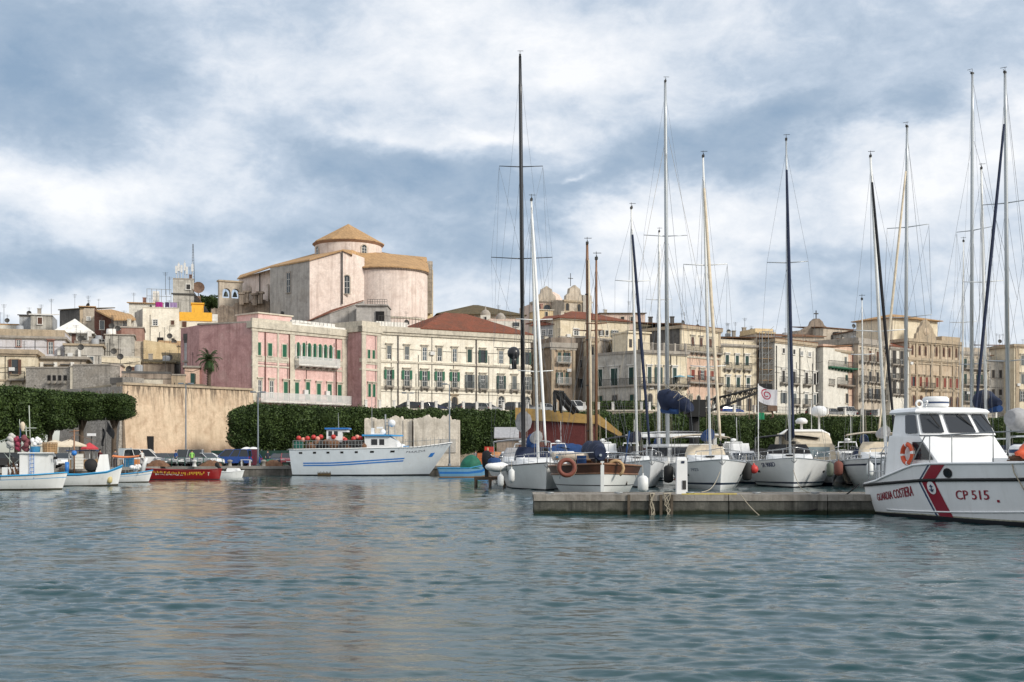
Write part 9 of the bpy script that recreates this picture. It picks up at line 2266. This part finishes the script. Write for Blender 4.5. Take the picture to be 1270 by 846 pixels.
# ------------------------------------------------------------------ people, small in the distance
SKIN = plain('skin', (0.42, 0.25, 0.17), .6); HAIR = plain('dark_hair', (0.03, 0.022, 0.018), .8)
def person(loc, rz, label, top, legs, seat=False, scale=1.0, hair=HAIR):
 o = thing('person', label, 'person', loc, rz, 'people at the harbour'); o.scale = (scale,) * 3
 me = bpy.data.meshes.new('body'); V = [(0, 0, .98), (0, 0, 1.2), (0, 0, 1.42), (0, 0, 1.52), (0, 0.01, 1.63), (0, .01, 1.74)]; E = [(0, 1), (1, 2), (2, 3), (3, 4), (4, 5)]; rad = [.15, .145, .14, .055, .095, .07]
 for s in (-1, 1):
  i = len(V); V += [(s * .10, 0, .90), (s * .11, -.03 if s > 0 else .02, .50), (s * .11, .02 if s < 0 else -.02, .08), (s * .12, -.14, .03)]; E += [(0, i), (i, i + 1), (i + 1, i + 2), (i + 2, i + 3)]; rad += [.095, .065, .045, .04]
  i = len(V); V += [(s * .20, 0, 1.42), (s * .25, .02, 1.15), (s * .22, -.16, .95), (s * .20, -.23, .90)]; E += [(2, i), (i, i + 1), (i + 1, i + 2), (i + 2, i + 3)]; rad += [.06, .045, .035, .035]
 me.from_pydata(V, E, []); b = link('body', me, o)
 for m in (top, legs, SKIN): me.materials.append(m)
 md = b.modifiers.new('skin', 'SKIN'); sv = me.skin_vertices[0].data
 for k, q in enumerate(rad): sv[k].radius = (q, q * .8)
 sv[0].use_root = True; b.modifiers.new('sub', 'SUBSURF').levels = 1; b.modifiers['sub'].render_levels = 1
 bpy.context.view_layer.update(); dg = bpy.context.evaluated_depsgraph_get(); nm = bpy.data.meshes.new_from_object(b.evaluated_get(dg)); b.modifiers.clear(); b.data = nm; nm.name = 'body'
 nm.materials.clear()
 for m in (top, legs, SKIN): nm.materials.append(m)
 for p in nm.polygons:
  c = p.center; p.material_index = 2 if c.z > 1.5 or (abs(c.x) > .16 and c.z < 1.12 and c.z > .8 and c.y < -.05) else (0 if c.z > .94 else 1); p.use_smooth = True
 hm = MB(); hm.ball((0, .025, 1.71), .105, .115, .10, 10, 6); hm.build('hair', hair, o); return o
C_ = lambda n, c: plain(n, c, .85, var=.2)
person(G(238, 134.9, QZ + .02), .3, 'person in a bright green high visibility vest on the quay above the red boat', C_('green_vest', (0.25, 0.55, 0.12)), C_('dark_trousers', (0.03, 0.03, 0.04)))
person(G(124, 113.5, QZ), -.4, 'person in dark red clothes standing by the market stall', C_('dark_red_top', (0.12, 0.02, 0.025)), C_('dark_trousers', (0, 0, 0)))
person(G(143, 117.5, QZ), .6, 'person in grey clothes standing right of the black flag', C_('grey_top', (0.10, 0.10, 0.11)), C_('dark_trousers', (0, 0, 0)))
for px, d, a, lb, c in ((176, 131.6, .8, 'person in a white shirt standing on the quay behind the orange awning', (.6, .6, .58)), (218, 135.6, -.6, 'person in a blue top on the quay above the stern of the red boat', (.04, .10, .28)), (332, 138.6, .2, 'person in dark overalls on the quay between the lamp post and the trawler', (.03, .03, .05)), (60, 105.5, 1.1, 'person in a red top under the cream parasol', (.35, .04, .04)), (590, 142, .4, 'person in a grey jacket on the quay right of the green tarpaulin boat', (.2, .2, .21))):
 person(G(px, d, QZ + .01), a, lb, C_('top_cloth_%d' % px, c), C_('dark_trousers', (0, 0, 0)))
# ------------------------------------------------------------------ more craft crowding the marina
def cruiser(px, d, L, B, label, head, cov, fly=False):
 r = boat_root('motor_boat', label, 'motor boat', (px, d), L, None, head, 'motor boats in the marina')
 H = Hull(L, B, (1.15, 1.25, 1.6), tr=.88, rake=1.0, flare=.68, bp=2.8); H.build(r, [BOTT, NAVYP, WHITE], [(-.4, 0), (0, 1), (.1, 2), (.55, 2), (1, 2)], gun=CHROME, gr=.03)
 mb = MB(); w = B * .36; loft(mb, [ring(2, L * .80, w, w * .8, 1.0), ring(2, L * .72, w, w * .8, 1.75), ring(2, L * .58, w * .95, w * .85, 2.5), ring(2, L * .57, w * .9, w * .8, 2.58)])
 for i in range(len(mb.v)): x, y, z = mb.v[i]; mb.v[i] = (x - O - L / 2, y, z)
 c = mb.build('cabin', WHITE2, r); x1, x0 = L * .70 - L / 2, L * .60 - L / 2
 g_ = MB(); g_.poly([(x1 + .02, -w * .7, 1.86), (x1 + .02, w * .7, 1.86), (x0 + .06, w * .74, 2.4), (x0 + .06, -w * .74, 2.4)]); g_.build('windscreen', SMOKE, c)
 for s in (-1, 1): g_ = MB(); g_.poly([(-L * .25, s * (w + .01), 1.8), (L * .05, s * (w + .01), 1.8), (L * .02, s * (w * .97 + .01), 2.35), (-L * .25, s * (w * .97 + .01), 2.35)]); g_.build('side_window', SMOKE, c)
 mb = MB(); mb.grid(lambda a, b: (-L * .48 + L * .32 * a, (b - .5) * B * .8, 2.75 + .25 * math.sin(math.pi * b)), 5, 10); mb.build('canopy', cov, r)
 if fly: mb = MB(); loft(mb, [ring(2.2, L * .5, w * .8, w * .7, 2.585), ring(2.2, L * .46, w * .8, w * .7, 3.2)]); mb.v = [(x - O - L / 2, y, z) for x, y, z in mb.v]; mb.build('flybridge', WHITE2, r)
 mb = MB(); mb.tube([(-L * .2, -w * .7, 2.5), (-L * .26, -w * .6, 3.3), (-L * .26, w * .6, 3.3), (-L * .2, w * .7, 2.5)], .06, 6); mb.tube([(-L * .26, .3, 3.3), (-L * .28, .3, 5.4)], .02, 4); mb.ball((-L * .26, 0, 3.5), .25, .25, .14, 10, 5); mb.build('radar_arch', WHITE2, r)
 rails(H, r, .6, .35, 1.0, True, 6)
 return r
cruiser(766, 98, 9, 3.2, 'white motor boat half hidden behind the wooden ketch, with a grey canopy', (.1, -1), GREYC, True)
cruiser(782, 104, 8, 3.0, 'small white motor boat between the ketch masts and the sloop with navy sail', (-.1, -1), WHITE2)
cruiser(936, 96, 9.5, 3.3, 'white motor boat with a black canopy behind the flag pole', (.05, -1), BLACKC, True)
cruiser(1064, 95, 9, 3.2, 'white motor boat between the beige tented yacht and the leaning masts', (-.15, -1), GREYC)
cruiser(712, 108, 8, 3.0, 'pale motor boat with blue canopy behind the orange lifebuoy of the ketch', (.2, -1), BLUE)
cruiser(612, 112, 7.5, 2.8, 'small cabin boat with grey canopy moored behind the wooden jetty', (-.5, -1), GREYC)
cruiser(1180, 100, 10, 3.5, 'white motor boat hidden behind the coastguard cabin', (.1, -1), BLUE, True)
sailboat('sailing_yacht', 'small yacht with thin mast right of the beige tented motor yacht', (1068, 90), (1071, 4), 10, 3.4, (1.3, 1.4, 1.6), 4, (1069, 372), [(440, 14)], mast_m=ALUW, mast_r=.06, cov=BLUE)
sailboat('sailing_yacht', 'yacht with thin white mast behind the blue sail cover at the right', (1186, 104), (1193, 5), 11, 3.6, (1.3, 1.4, 1.6), 5, (1195, 300), [(400, 16)], mast_m=ALUW, mast_r=.07, cov=BLUE)
# inflatable tender hauled out beside the ketch, and bits of gear on decks
o = thing('inflatable_dinghy', 'pale inflatable dinghy with blue trim lying upturned behind the ketch rail', 'dinghy', P(716, 566, 72), .3)
mb = MB(); mb.tube([(-1.3, -.6, 0), (.6, -.6, 0), (1.2, -.3, .1), (1.35, 0, .14), (1.2, .3, .1), (.6, .6, 0), (-1.3, .6, 0)], .24, 10); mb.build('tube', plain('pale_inflatable', (0.60, 0.52, 0.42), .7), o); MB().box(-1.2, .9, -.5, .5, -.1, .02).build('floor', plain('sky_blue_paint', (0, 0, 0)), o)
o = thing('blue_tarpaulin', 'crumpled blue tarpaulin over gear beside the work barge', 'tarpaulin', P(705, 562, 118)); mb = MB(); mb.grid(lambda s, t: ((s - .5) * 5, (t - .5) * 2, .9 * math.sin(math.pi * s) ** .6 * math.sin(math.pi * t) ** .6 + .1 * math.sin(s * 25) * math.sin(t * 14)), 24, 10); mb.build('cloth', BLUE, o)
